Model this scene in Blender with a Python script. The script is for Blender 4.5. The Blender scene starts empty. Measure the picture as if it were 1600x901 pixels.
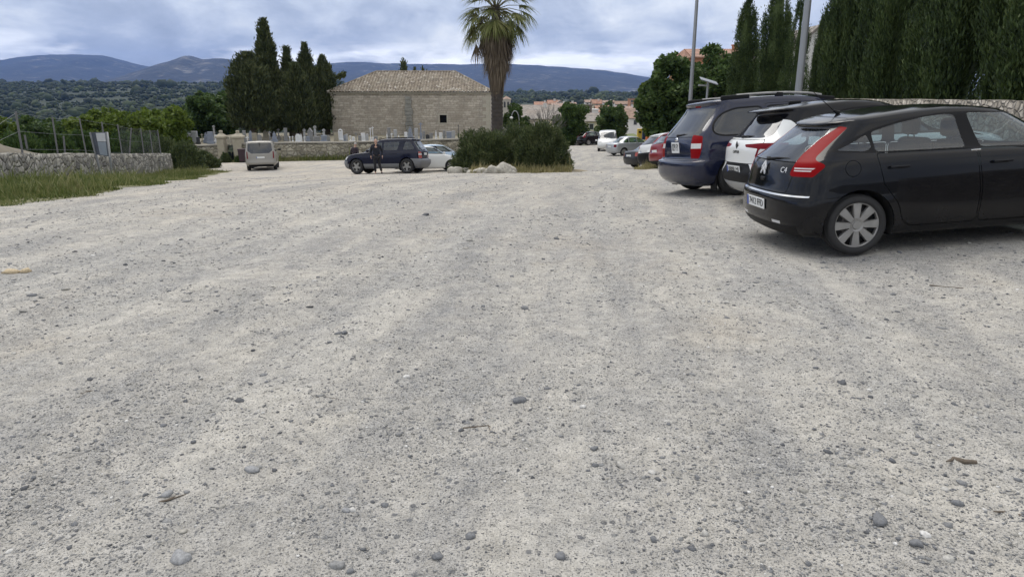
import bpy, bmesh, math, random
import numpy as np
from mathutils import Vector, Matrix
from mathutils.geometry import intersect_point_tri_2d
R = math.radians
COL = bpy.context.scene.collection
SC = bpy.context.scene
rnd = random.Random(7)
rng = np.random.default_rng(11)

# ------------------------------------------------------------------ camera numbers
FPX = 1080.0
PITCH = R(15.5)
CAMZ = 1.6
CT, ST = math.cos(PITCH), math.sin(PITCH)

def P(px, py, Y):
    """the world point at forward distance Y that the photograph shows at (px, py)"""
    v = (450.5 - py) / FPX
    k = Y / (CT + v * ST)
    return Vector(((px - 800) / FPX * k, Y, CAMZ + (-ST + v * CT) * k))

def pchip(pts):
    xs = np.array([p[0] for p in pts], float); ys = np.array([p[1] for p in pts], float)
    h = np.diff(xs); d = np.diff(ys) / h
    m = np.zeros_like(ys)
    if len(xs) == 2:
        m[:] = d[0]
    else:
        m[0], m[-1] = d[0], d[-1]
        for i in range(1, len(xs) - 1):
            m[i] = 0 if d[i-1] * d[i] <= 0 else 2 * d[i-1] * d[i] / (d[i-1] + d[i])
    def f(x):
        x = np.clip(np.asarray(x, float), xs[0], xs[-1])
        i = np.clip(np.searchsorted(xs, x) - 1, 0, len(xs) - 2)
        t = (x - xs[i]) / h[i]
        return ((2*t**3 - 3*t**2 + 1) * ys[i] + (t**3 - 2*t**2 + t) * h[i] * m[i]
                + (-2*t**3 + 3*t**2) * ys[i+1] + (t**3 - t**2) * h[i] * m[i+1])
    return f

def sstep(a, b, x):
    t = np.clip((np.asarray(x, float) - a) / (b - a), 0, 1)
    return t * t * (3 - 2 * t)

# ------------------------------------------------------------------ value noise (numpy)
_perm = np.random.default_rng(3).permutation(4096)
_val = np.random.default_rng(4).random(4096)
def _h(i, j, k):
    return _val[_perm[(_perm[(_perm[i & 4095] + j) & 4095] + k) & 4095]]
def vnoise(x, y, z=0.0):
    x, y, z = np.broadcast_arrays(np.asarray(x, float), np.asarray(y, float), np.asarray(z, float))
    i, j, k = np.floor(x).astype(int), np.floor(y).astype(int), np.floor(z).astype(int)
    u, v, w = x - i, y - j, z - k
    u, v, w = u*u*(3-2*u), v*v*(3-2*v), w*w*(3-2*w)
    def L(a, b, t): return a + (b - a) * t
    return L(L(L(_h(i,j,k), _h(i+1,j,k), u), L(_h(i,j+1,k), _h(i+1,j+1,k), u), v),
             L(L(_h(i,j,k+1), _h(i+1,j,k+1), u), L(_h(i,j+1,k+1), _h(i+1,j+1,k+1), u), v), w)
def fbm(x, y, z=0.0, o=4, g=0.5):
    s, a, t = 0, 1, 0
    for q in range(o):
        s = s + a * vnoise(np.asarray(x) * 2**q + 17.3*q, np.asarray(y) * 2**q + 9.1*q, np.asarray(z) * 2**q)
        t += a; a *= g
    return s / t

# ------------------------------------------------------------------ terrain
_prof = pchip([(-40,0.1),(-5,0.02),(0,0),(4,-0.005),(7,-0.03),(10,-0.1),(13,-0.22),(17,-0.45),(20,-0.69),(24,-1.03),(28,-1.40),
               (32,-1.78),(35,-2.08),(38,-2.36),(41,-2.55),(46,-2.76),(54,-3.02),(60,-3.20),(70,-3.55),(85,-4.3),(105,-6.2),(130,-8.0),(170,-9.3),(250,-10.5)])
def gz(x, y):
    x = np.asarray(x, float); y = np.asarray(y, float)
    z = _prof(y)
    z = z + np.where(x > 0, 0.030, 0.020) * np.clip(x, -40, 30) * sstep(16, 50, y)
    z = z + 0.068 * np.clip(x - 3.2, 0, 6) * sstep(3, 5.5, y) * (1 - sstep(26, 42, y))
    z = z - 0.035 * np.clip(-x - 8, 0, 20) * sstep(12, 24, y) * (1 - sstep(26, 44, y))
    return z
def G(x, y):
    return Vector((x, y, float(gz(x, y))))
def ground_at(px, py, ymax=140):
    """where the sight line of a pixel meets the ground"""
    lo = None; prev = 1.0
    for y in np.arange(1.2, ymax, 0.05):
        p = P(px, py, y)
        if p.z <= float(gz(p.x, p.y)):
            return p
    return P(px, py, ymax)
def gnormal(x, y, e=1.2):
    a = Vector((2*e, 0, float(gz(x+e, y) - gz(x-e, y)))); b = Vector((0, 2*e, float(gz(x, y+e) - gz(x, y-e))))
    return a.cross(b).normalized()
def stand_matrix(x, y, az, axles=(0.8, 3.4), half=0.75):
    """a frame resting with four wheels on the ground: local x along the heading (az clockwise from +Y)"""
    h = Vector((math.sin(az), math.cos(az), 0)); l = Vector((-h.y, h.x, 0)); o = Vector((x, y, 0))
    def g(a, s):
        p = o + h * a + l * (s * half); return Vector((p.x, p.y, float(gz(p.x, p.y))))
    rl, rr, fl, fr = g(axles[0], 1), g(axles[0], -1), g(axles[1], 1), g(axles[1], -1)
    fx = ((fl + fr) - (rl + rr)).normalized(); n = fx.cross((rl + fl) - (rr + fr)).normalized(); fy = n.cross(fx)
    c = (rl + rr) / 2 - fx * axles[0]
    return Matrix(((fx.x, fy.x, n.x, c.x), (fx.y, fy.y, n.y, c.y), (fx.z, fy.z, n.z, c.z), (0,0,0,1)))

# ------------------------------------------------------------------ scene tree
def tag(o, label=None, cat=None, group=None, kind=None):
    if label: o['label'] = label
    if cat: o['category'] = cat
    if group: o['group'] = group
    if kind: o['kind'] = kind
    return o
def thing(name, label, cat, loc=(0,0,0), rotz=0.0, group=None, matrix=None):
    o = bpy.data.objects.new(name, None); COL.objects.link(o)
    o.empty_display_size = 0.3
    if matrix is not None: o.matrix_world = matrix
    else:
        o.location = loc; o.rotation_euler = (0, 0, rotz)
    return tag(o, label, cat, group)
def link(name, me, mat=None, parent=None):
    o = bpy.data.objects.new(name, me); COL.objects.link(o)
    if mat is not None and not me.materials:
        for m in (mat if isinstance(mat, (list, tuple)) else [mat]): me.materials.append(m)
    if parent is not None: o.parent = parent
    return o
def np_mesh(name, V, F, smooth=False, fmat=None, colors=None):
    """V (n,3); F (m,k) array of equal polygons or list of index lists"""
    me = bpy.data.meshes.new(name)
    V = np.asarray(V, np.float32)
    if isinstance(F, np.ndarray):
        m, k = F.shape
        me.vertices.add(len(V)); me.vertices.foreach_set('co', V.ravel())
        me.loops.add(m*k); me.loops.foreach_set('vertex_index', F.astype(np.int32).ravel())
        me.polygons.add(m); me.polygons.foreach_set('loop_start', np.arange(0, m*k, k, dtype=np.int32))
        me.update(calc_edges=True)
    else:
        me.from_pydata([tuple(v) for v in V], [], [tuple(f) for f in F]); me.update()
    if smooth:
        me.polygons.foreach_set('use_smooth', np.ones(len(me.polygons), bool))
    if fmat is not None:
        me.polygons.foreach_set('material_index', np.asarray(fmat, np.int32))
    return me
def copy_tree(o, parent=None):
    c = o.copy(); COL.objects.link(c)
    if parent is not None: c.parent = parent
    for ch in o.children: copy_tree(ch, c)
    return c

class MB:
    """collects simple solids into one mesh"""
    def __init__(s): s.v = []; s.f = []; s.sm = []
    def add(s, V, F, smooth=False):
        b = len(s.v); s.v += [tuple(v) for v in V]; s.f += [tuple(i + b for i in f) for f in F]; s.sm += [smooth] * len(F); return s
    def box(s, c, d, rz=0.0, M=None):
        hx, hy, hz = d[0]/2, d[1]/2, d[2]/2
        V = [Vector((x, y, z)) for z in (-hz, hz) for x, y in ((-hx,-hy),(hx,-hy),(hx,hy),(-hx,hy))]
        if rz:
            m = Matrix.Rotation(rz, 3, 'Z'); V = [m @ v for v in V]
        V = [v + Vector(c) for v in V]
        if M is not None: V = [M @ v for v in V]
        return s.add(V, [(3,2,1,0),(4,5,6,7),(0,1,5,4),(1,2,6,5),(2,3,7,6),(3,0,4,7)])
    def bbox(s, c, d, r=0.01, seg=2, rz=0.0, M=None):
        """box with bevelled edges"""
        bm = bmesh.new(); bmesh.ops.create_cube(bm, size=1)
        for v in bm.verts: v.co = Vector((v.co.x*d[0], v.co.y*d[1], v.co.z*d[2]))
        bmesh.ops.bevel(bm, geom=bm.edges[:], offset=min(r, min(d)*0.49), segments=seg, profile=0.5, affect='EDGES')
        m = Matrix.Rotation(rz, 3, 'Z'); V = [m @ v.co + Vector(c) for v in bm.verts]
        if M is not None: V = [M @ v for v in V]
        bm.verts.index_update()
        F = [[v.index for v in f.verts] for f in bm.faces]; bm.free()
        return s.add(V, F)
    def tube(s, pts, r, n=8, cap=True, smooth=True):
        pts = [Vector(p) for p in pts]; rs = r if isinstance(r, (list, tuple)) else [r] * len(pts)
        V = []; F = []; up = None
        for i, p in enumerate(pts):
            t = (pts[min(i+1, len(pts)-1)] - pts[max(i-1, 0)])
            t = t.normalized() if t.length > 1e-9 else Vector((0,0,1))
            if up is None:
                up = Vector((1,0,0)) if abs(t.x) < 0.9 else Vector((0,1,0))
            a = (up - t * up.dot(t)).normalized(); up = a; b = t.cross(a)
            for k in range(n):
                g = 2*math.pi*k/n; V.append(p + (a*math.cos(g) + b*math.sin(g)) * rs[i])
        for i in range(len(pts)-1):
            for k in range(n):
                F.append((i*n+k, i*n+(k+1)%n, (i+1)*n+(k+1)%n, (i+1)*n+k))
        s.add(V, F, smooth)
        if cap:
            s.add(V[:n], [tuple(range(n-1, -1, -1))]); s.add(V[-n:], [tuple(range(n))])
        return s
    def lathe(s, prof, n=24, M=None, smooth=True):
        """prof (r, z) from bottom to top round the z axis"""
        V = []; F = []
        for (r, z) in prof:
            for k in range(n):
                g = 2*math.pi*k/n; V.append(Vector((r*math.cos(g), r*math.sin(g), z)))
        for i in range(len(prof)-1):
            for k in range(n): F.append((i*n+k, i*n+(k+1)%n, (i+1)*n+(k+1)%n, (i+1)*n+k))
        if M is not None: V = [M @ v for v in V]
        return s.add(V, F, smooth)
    def prism(s, poly, z0, z1, M=None):
        n = len(poly); V = [Vector((x, y, z0)) for x, y in poly] + [Vector((x, y, z1)) for x, y in poly]
        if M is not None: V = [M @ v for v in V]
        return s.add(V, [tuple(range(n-1,-1,-1)), tuple(range(n, 2*n))] + [(i, (i+1)%n, n+(i+1)%n, n+i) for i in range(n)])
    def build(s, name, mat, parent=None):
        me = bpy.data.meshes.new(name); me.from_pydata(s.v, [], s.f)
        me.polygons.foreach_set('use_smooth', np.array(s.sm, bool)); me.update()
        return link(name, me, mat, parent)

def ico(sub):
    bm = bmesh.new(); bmesh.ops.create_icosphere(bm, subdivisions=sub, radius=1.0)
    V = np.array([v.co[:] for v in bm.verts]); F = np.array([[v.index for v in f.verts] for f in bm.faces]); bm.free()
    return V, F
ICO1, ICO2, ICO3 = ico(1), ico(2), ico(3)

# ------------------------------------------------------------------ materials
def new_mat(name):
    m = bpy.data.materials.new(name); m.use_nodes = True
    nt = m.node_tree; nt.nodes.clear()
    out = nt.nodes.new('ShaderNodeOutputMaterial')
    return m, nt, out
class N:
    """small helper to wire nodes"""
    def __init__(s, nt): s.nt = nt
    def __call__(s, typ, ins=None, **kw):
        n = s.nt.nodes.new(typ)
        for k, v in kw.items(): setattr(n, k, v)
        for k, v in (ins or {}).items(): s.set(n.inputs[k], v)
        return n
    def set(s, sock, v):
        if hasattr(v, 'outputs'): s.nt.links.new(v.outputs[0], sock)
        elif isinstance(v, bpy.types.NodeSocket): s.nt.links.new(v, sock)
        else: sock.default_value = v
    def math(s, op, a, b=0.0, clamp=False):
        n = s.nt.nodes.new('ShaderNodeMath'); n.operation = op; n.use_clamp = clamp
        s.set(n.inputs[0], a); s.set(n.inputs[1], b); return n.outputs[0]
    def mix(s, f, a, b, blend='MIX'):
        n = s.nt.nodes.new('ShaderNodeMix'); n.data_type = 'RGBA'; n.blend_type = blend
        s.set(n.inputs[0], f); s.set(n.inputs[6], a if not isinstance(a, tuple) else (*a[:3], 1)); s.set(n.inputs[7], b if not isinstance(b, tuple) else (*b[:3], 1))
        return n.outputs[2]
    def ramp(s, f, stops, interp='LINEAR'):
        n = s.nt.nodes.new('ShaderNodeValToRGB'); cr = n.color_ramp; cr.interpolation = interp
        while len(cr.elements) > len(stops): cr.elements.remove(cr.elements[-1])
        while len(cr.elements) < len(stops): cr.elements.new(1.0)
        for e, (p, c) in zip(cr.elements, stops):
            e.position = p; e.color = (*c[:3], 1) if isinstance(c, tuple) else (c, c, c, 1)
        s.set(n.inputs[0], f); return n.outputs[0]
    def rng(s, f, a, b, c, d):
        n = s.nt.nodes.new('ShaderNodeMapRange'); s.set(n.inputs[0], f)
        for i, v in enumerate((a, b, c, d)): s.set(n.inputs[i+1], v)
        return n.outputs[0]
    def noise(s, scale, vec=None, detail=3.0, rough=0.5, dist=0.0):
        n = s('ShaderNodeTexNoise', {'Scale': scale, 'Detail': detail, 'Roughness': rough, 'Distortion': dist})
        if vec is not None: s.set(n.inputs['Vector'], vec)
        return n.outputs[0]
    def voro(s, scale, vec=None, feature='F1', rand=1.0):
        n = s('ShaderNodeTexVoronoi', {'Scale': scale, 'Randomness': rand}, feature=feature)
        if vec is not None: s.set(n.inputs['Vector'], vec)
        return n
    def obj(s): return s('ShaderNodeTexCoord').outputs['Object']
    def pos(s): return s('ShaderNodeNewGeometry').outputs['Position']
    def map(s, vec, scale=(1,1,1), rot=(0,0,0), loc=(0,0,0)):
        n = s('ShaderNodeMapping', {'Scale': scale, 'Rotation': rot, 'Location': loc}); s.set(n.inputs['Vector'], vec); return n.outputs[0]
    def bump(s, h, strength=0.3, dist=0.02, normal=None):
        n = s('ShaderNodeBump', {'Strength': strength, 'Distance': dist}); s.set(n.inputs['Height'], h)
        if normal is not None: s.set(n.inputs['Normal'], normal)
        return n.outputs[0]
    def bsdf(s, out, color, rough=0.6, normal=None, **kw):
        n = s('ShaderNodeBsdfPrincipled', {'Roughness': rough})
        s.set(n.inputs['Base Color'], (*color[:3], 1) if isinstance(color, tuple) else color)
        if normal is not None: s.set(n.inputs['Normal'], normal)
        for k, v in kw.items(): s.set(n.inputs[k.replace('_', ' ')], v)
        s.nt.links.new(n.outputs[0], out.inputs['Surface']); return n

def simple(name, color, rough=0.6, var=0.15, scale=6.0, bump=0.0, bscale=40.0, metallic=0.0, **kw):
    m, nt, out = new_mat(name); q = N(nt); o = q.obj()
    n = q.noise(scale, o, 4.0)
    c = q.mix(n, tuple(x * (1 - var) for x in color), tuple(min(1, x * (1 + var)) for x in color))
    nm = q.bump(q.noise(bscale, o, 3.0), bump, 0.01) if bump else None
    q.bsdf(out, c, rough, nm, Metallic=metallic, **kw)
    return m

def paint(name, color, rough=0.28, coat=0.6, dirt=0.12, metallic=0.0, dust=(0.32,0.29,0.25), spec=0.5):
    """car paint: slightly dusty lower down, dark cloth on its inner face"""
    m, nt, out = new_mat(name); q = N(nt); o = q.obj()
    sep = q('ShaderNodeSeparateXYZ', {0: o})
    low = q.rng(sep.outputs[2], 0.15, 0.75, 1.0, 0.15)
    n = q.noise(5.0, o, 5.0, 0.65)
    d = q.math('MULTIPLY', q.math('MULTIPLY', low, n), dirt * 2.2, True)
    c = q.mix(d, color, dust)
    r = q.math('ADD', q.math('MULTIPLY', d, 0.6), q.math('ADD', rough, q.math('MULTIPLY', q.noise(2.5, o, 3.0), 0.06)))
    b = q('ShaderNodeBsdfPrincipled', {'Roughness': r, 'Coat Weight': coat, 'Coat Roughness': 0.02, 'Metallic': metallic, 'Specular IOR Level': spec})
    q.set(b.inputs['Base Color'], c)
    inner = q('ShaderNodeBsdfDiffuse', {'Color': (0.03, 0.03, 0.032, 1)})
    mx = q('ShaderNodeMixShader', {0: q('ShaderNodeNewGeometry').outputs['Backfacing'], 1: b, 2: inner})
    nt.links.new(mx.outputs[0], out.inputs['Surface'])
    return m

def glass(name, tint=(0.55, 0.68, 0.66), dark=0.0):
    m, nt, out = new_mat(name); q = N(nt)
    t = q('ShaderNodeBsdfTransparent', {'Color': (*tint, 1)})
    g = q('ShaderNodeBsdfGlossy', {'Color': (0.95, 0.97, 1.0, 1), 'Roughness': 0.03})
    fr = q('ShaderNodeFresnel', {'IOR': q.math('ADD', 1.52, q.math('MULTIPLY', q('ShaderNodeNewGeometry').outputs['Backfacing'], 1/1.52 - 1.52))})
    f = q.math('ADD', q.math('MULTIPLY', fr, 1.1), 0.03, True)
    mx = q('ShaderNodeMixShader', {0: f, 1: t, 2: g})
    if dark:
        k = q('ShaderNodeBsdfDiffuse', {'Color': (0.012, 0.013, 0.015, 1)})
        m2 = q('ShaderNodeMixShader', {0: dark, 1: t, 2: k})
        q.set(mx.inputs[1], m2)
    nt.links.new(mx.outputs[0], out.inputs['Surface'])
    return m
# =================================================================== cars
def lin(pts):
    xs = [p[0] for p in pts]; ys = [p[1] for p in pts]
    return lambda x: np.interp(x, xs, ys)

def row(xr, xf, w, z, cR=0.25, nR=2.6, cF=0.45, nF=2.4):
    return dict(xr=xr, xf=xf, w=w, z=z, cR=cR, nR=nR, cF=cF, nF=nF)

def row_points(r, nR, nS, nF):
    wf = pchip(r['w']) if isinstance(r['w'], list) else (lambda x, c=r['w']: np.full_like(np.asarray(x, float), c))
    zf = pchip(r['z']) if isinstance(r['z'], list) else (lambda x, c=r['z']: np.full_like(np.asarray(x, float), c))
    xs, xe = r['xr'] + r['cR'], r['xf'] - r['cF']
    a = np.linspace(0, math.pi/2, nR + 1)[:-1]
    X1 = xs - r['cR'] * np.cos(a) ** (2 / r['nR']); f1 = np.sin(a) ** (2 / r['nR'])
    X2 = np.linspace(xs, xe, nS); f2 = np.ones(nS)
    b = np.linspace(math.pi/2, 0, nF + 1)[1:]
    X3 = xe + r['cF'] * np.clip(np.cos(b), 0, 1) ** (2 / r['nF']); f3 = np.clip(np.sin(b), 0, 1) ** (2 / r['nF'])
    X = np.concatenate([X1, X2, X3]); f = np.concatenate([f1, f2, f3])
    return np.stack([X, wf(X) * f, zf(X)], 1)

def loft_body(rows, nR=10, nS=26, nF=10, sub=3):
    K = np.stack([row_points(r, nR, nS, nF) for r in rows])          # rows, cols, 3
    out = [K[0]]
    for i in range(len(K) - 1):
        p1, p2 = K[i], K[i+1]
        p0 = K[i-1] if i > 0 else 2*p1 - p2
        p3 = K[i+2] if i + 2 < len(K) else 2*p2 - p1
        def dist(a, b): return np.maximum(np.linalg.norm(b - a, axis=1), 1e-4)[:, None] ** 0.5
        t0 = 0; t1 = dist(p0, p1); t2 = t1 + dist(p1, p2); t3 = t2 + dist(p2, p3)
        for s in range(1, sub + 1):
            t = t1 + (t2 - t1) * s / sub
            A1 = (t1-t)/(t1-t0)*p0 + (t-t0)/(t1-t0)*p1; A2 = (t2-t)/(t2-t1)*p1 + (t-t1)/(t2-t1)*p2; A3 = (t3-t)/(t3-t2)*p2 + (t-t2)/(t3-t2)*p3
            B1 = (t2-t)/(t2-t0)*A1 + (t-t0)/(t2-t0)*A2; B2 = (t3-t)/(t3-t1)*A2 + (t-t1)/(t3-t1)*A3
            out.append((t2-t)/(t2-t1)*B1 + (t-t1)/(t2-t1)*B2)
    g = np.stack(out)
    nr, nc = g.shape[:2]
    g[:, 0, 1] = 0; g[:, -1, 1] = 0; g[:, :, 1] = np.maximum(g[:, :, 1], 0)
    g[-1, :, 1] = 0
    # one ring per row: left side rear->front, then right side front->rear
    ring = np.concatenate([g, (g * np.array([1, -1, 1]))[:, -2:0:-1]], 1)
    n = ring.shape[1]
    V = ring.reshape(-1, 3)
    F = []
    for i in range(nr - 1):
        for j in range(n):
            k = (j + 1) % n
            F.append((i*n + k, i*n + j, (i+1)*n + j, (i+1)*n + k))
    # the underside: strips between mirrored columns of the first row
    for j in range(1, nc - 2):
        F.append((j, j+1, n-(j+1), n-j))
    F.append((0, 1, n-1)); F.append((nc-2, nc-1, nc))
    bm = bmesh.new()
    vs = [bm.verts.new(v) for v in V]
    for f in F:
        q = [vs[i] for i in f]
        try: bm.faces.new(q)
        except ValueError: pass
    bmesh.ops.remove_doubles(bm, verts=bm.verts[:], dist=1e-4)
    bmesh.ops.dissolve_degenerate(bm, dist=1e-5, edges=bm.edges[:])
    bm.normal_update()
    bmesh.ops.recalc_face_normals(bm, faces=bm.faces[:])
    bm.normal_update()
    lay = bm.verts.layers.float_vector.new('n0')
    for v in bm.verts: v[lay] = v.normal
    bm.faces.layers.int.new('pid')
    return bm

def chaikin(poly, n=2):
    for _ in range(n):
        q = []
        for i in range(len(poly)):
            a, b = poly[i], poly[(i+1) % len(poly)]
            q += [(a[0]*.75 + b[0]*.25, a[1]*.75 + b[1]*.25), (a[0]*.25 + b[0]*.75, a[1]*.25 + b[1]*.75)]
        poly = q
    return poly
def roundp(poly, r=0.04, seg=3):
    """round the corners of a polygon by radius-like cut r"""
    out = []; n = len(poly)
    for i in range(n):
        p, a, b = Vector(poly[i]), Vector(poly[i-1]), Vector(poly[(i+1) % n])
        da, db = (a-p), (b-p); ra = min(r, da.length*.45); rb = min(r, db.length*.45)
        s, e = p + da.normalized()*ra, p + db.normalized()*rb
        for k in range(seg + 1):
            t = k / seg; q = s*(1-t)**2 + p*2*t*(1-t) + e*t*t
            out.append((q.x, q.y))
    return out
def area2(p): return sum(p[i-1][0]*p[i][1] - p[i][0]*p[i-1][1] for i in range(len(p)))
def offs(poly, d):
    """offset a polygon outward by d"""
    if area2(poly) < 0: poly = poly[::-1]
    n = len(poly); out = []
    for i in range(n):
        p, a, b = Vector(poly[i]), Vector(poly[i-1]), Vector(poly[(i+1) % n])
        e1, e2 = (p-a).normalized(), (b-p).normalized()
        n1, n2 = Vector((e1.y, -e1.x)), Vector((e2.y, -e2.x))
        m = (n1 + n2)
        if m.length < 1e-6: m = n1
        m.normalize(); k = d / max(0.4, m.dot(n1))
        out.append((p.x + m.x*k, p.y + m.y*k))
    return out
def circ(cx, cy, r, n=24): return [(cx + r*math.cos(2*math.pi*i/n), cy + r*math.sin(2*math.pi*i/n)) for i in range(n)]
def inpoly(x, y, poly):
    c = False; j = len(poly) - 1
    for i in range(len(poly)):
        xi, yi = poly[i]; xj, yj = poly[j]
        if (yi > y) != (yj > y) and x < (xj - xi)*(y - yi)/(yj - yi) + xi: c = not c
        j = i
    return c

def axes_of(phi, mirror):
    if phi == 'top': return Vector((0,0,1)), Vector((1,0,0)), Vector((0,1,0))
    if phi == 'front': return Vector((1,0,0)), Vector((0,1,0)), Vector((0,0,1))
    c, s = math.cos(R(phi)), math.sin(R(phi))
    n = Vector((-c, -s, 0)); S = Vector((s, -c, 0))
    if mirror: n.y *= -1; S.y *= -1
    return n, S, Vector((0,0,1))

def cut(bm, poly, phi, pid, mirror=False, facing=0.1, keep=None):
    """cut the outline of poly into the skin and mark the faces inside with pid"""
    n, S, T = axes_of(phi, mirror)
    lay = bm.faces.layers.int['pid']
    s0, s1 = min(p[0] for p in poly), max(p[0] for p in poly); t0, t1 = min(p[1] for p in poly), max(p[1] for p in poly)
    fs = []
    for f in bm.faces:
        if f.normal.dot(n) <= facing: continue
        ss = [v.co.dot(S) for v in f.verts]; ts = [v.co.dot(T) for v in f.verts]
        if max(ss) < s0 or min(ss) > s1 or max(ts) < t0 or min(ts) > t1: continue
        fs.append(f)
    geom = list({v for f in fs for v in f.verts}) + list({e for f in fs for e in f.edges}) + fs
    for i in range(len(poly)):
        p, q = poly[i-1], poly[i]
        ds, dt = q[0]-p[0], q[1]-p[1]
        if abs(ds) + abs(dt) < 1e-6: continue
        no = (S*dt - T*ds).normalized()
        ret = bmesh.ops.bisect_plane(bm, geom=geom, dist=1e-5, plane_co=S*p[0] + T*p[1], plane_no=no)
        geom = [g for g in ret['geom'] if g.is_valid]
    for f in geom:
        if isinstance(f, bmesh.types.BMFace):
            c = f.calc_center_median()
            if inpoly(c.dot(S), c.dot(T), poly) and (keep is None or f[lay] in keep):
                f[lay] = pid

def split(bm, ids):
    """faces of bm with pid in ids -> (mesh data with the loft's smooth normals)"""
    lay = bm.faces.layers.int['pid']; nl = bm.verts.layers.float_vector['n0']
    idx = {}; V = []; Nn = []; F = []
    for f in bm.faces:
        if f[lay] in ids:
            q = []
            for v in f.verts:
                if v not in idx:
                    idx[v] = len(V); V.append(v.co[:]); Nn.append(v[nl].normalized()[:])
                q.append(idx[v])
            F.append(q)
    return V, Nn, F
def skin_mesh(name, V, Nn, F, off=0.0, thick=0.0):
    if off: V = [tuple(a + b*off for a, b in zip(v, n)) for v, n in zip(V, Nn)]
    me = bpy.data.meshes.new(name); me.from_pydata(V, [], F)
    me.polygons.foreach_set('use_smooth', np.ones(len(F), bool)); me.update()
    me.normals_split_custom_set_from_vertices(Nn)
    return me

def text_mesh(body, size, name='lettering', extrude=0.002):
    cu = bpy.data.curves.new(name, 'FONT'); cu.body = body; cu.size = size; cu.extrude = extrude; cu.align_x = 'CENTER'; cu.align_y = 'CENTER'
    o = bpy.data.objects.new(name, cu); COL.objects.link(o)
    dg = bpy.context.evaluated_depsgraph_get(); dg.update()
    me = bpy.data.meshes.new_from_object(o.evaluated_get(dg)); me.name = name
    bpy.data.objects.remove(o); bpy.data.curves.remove(cu)
    return me

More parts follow.
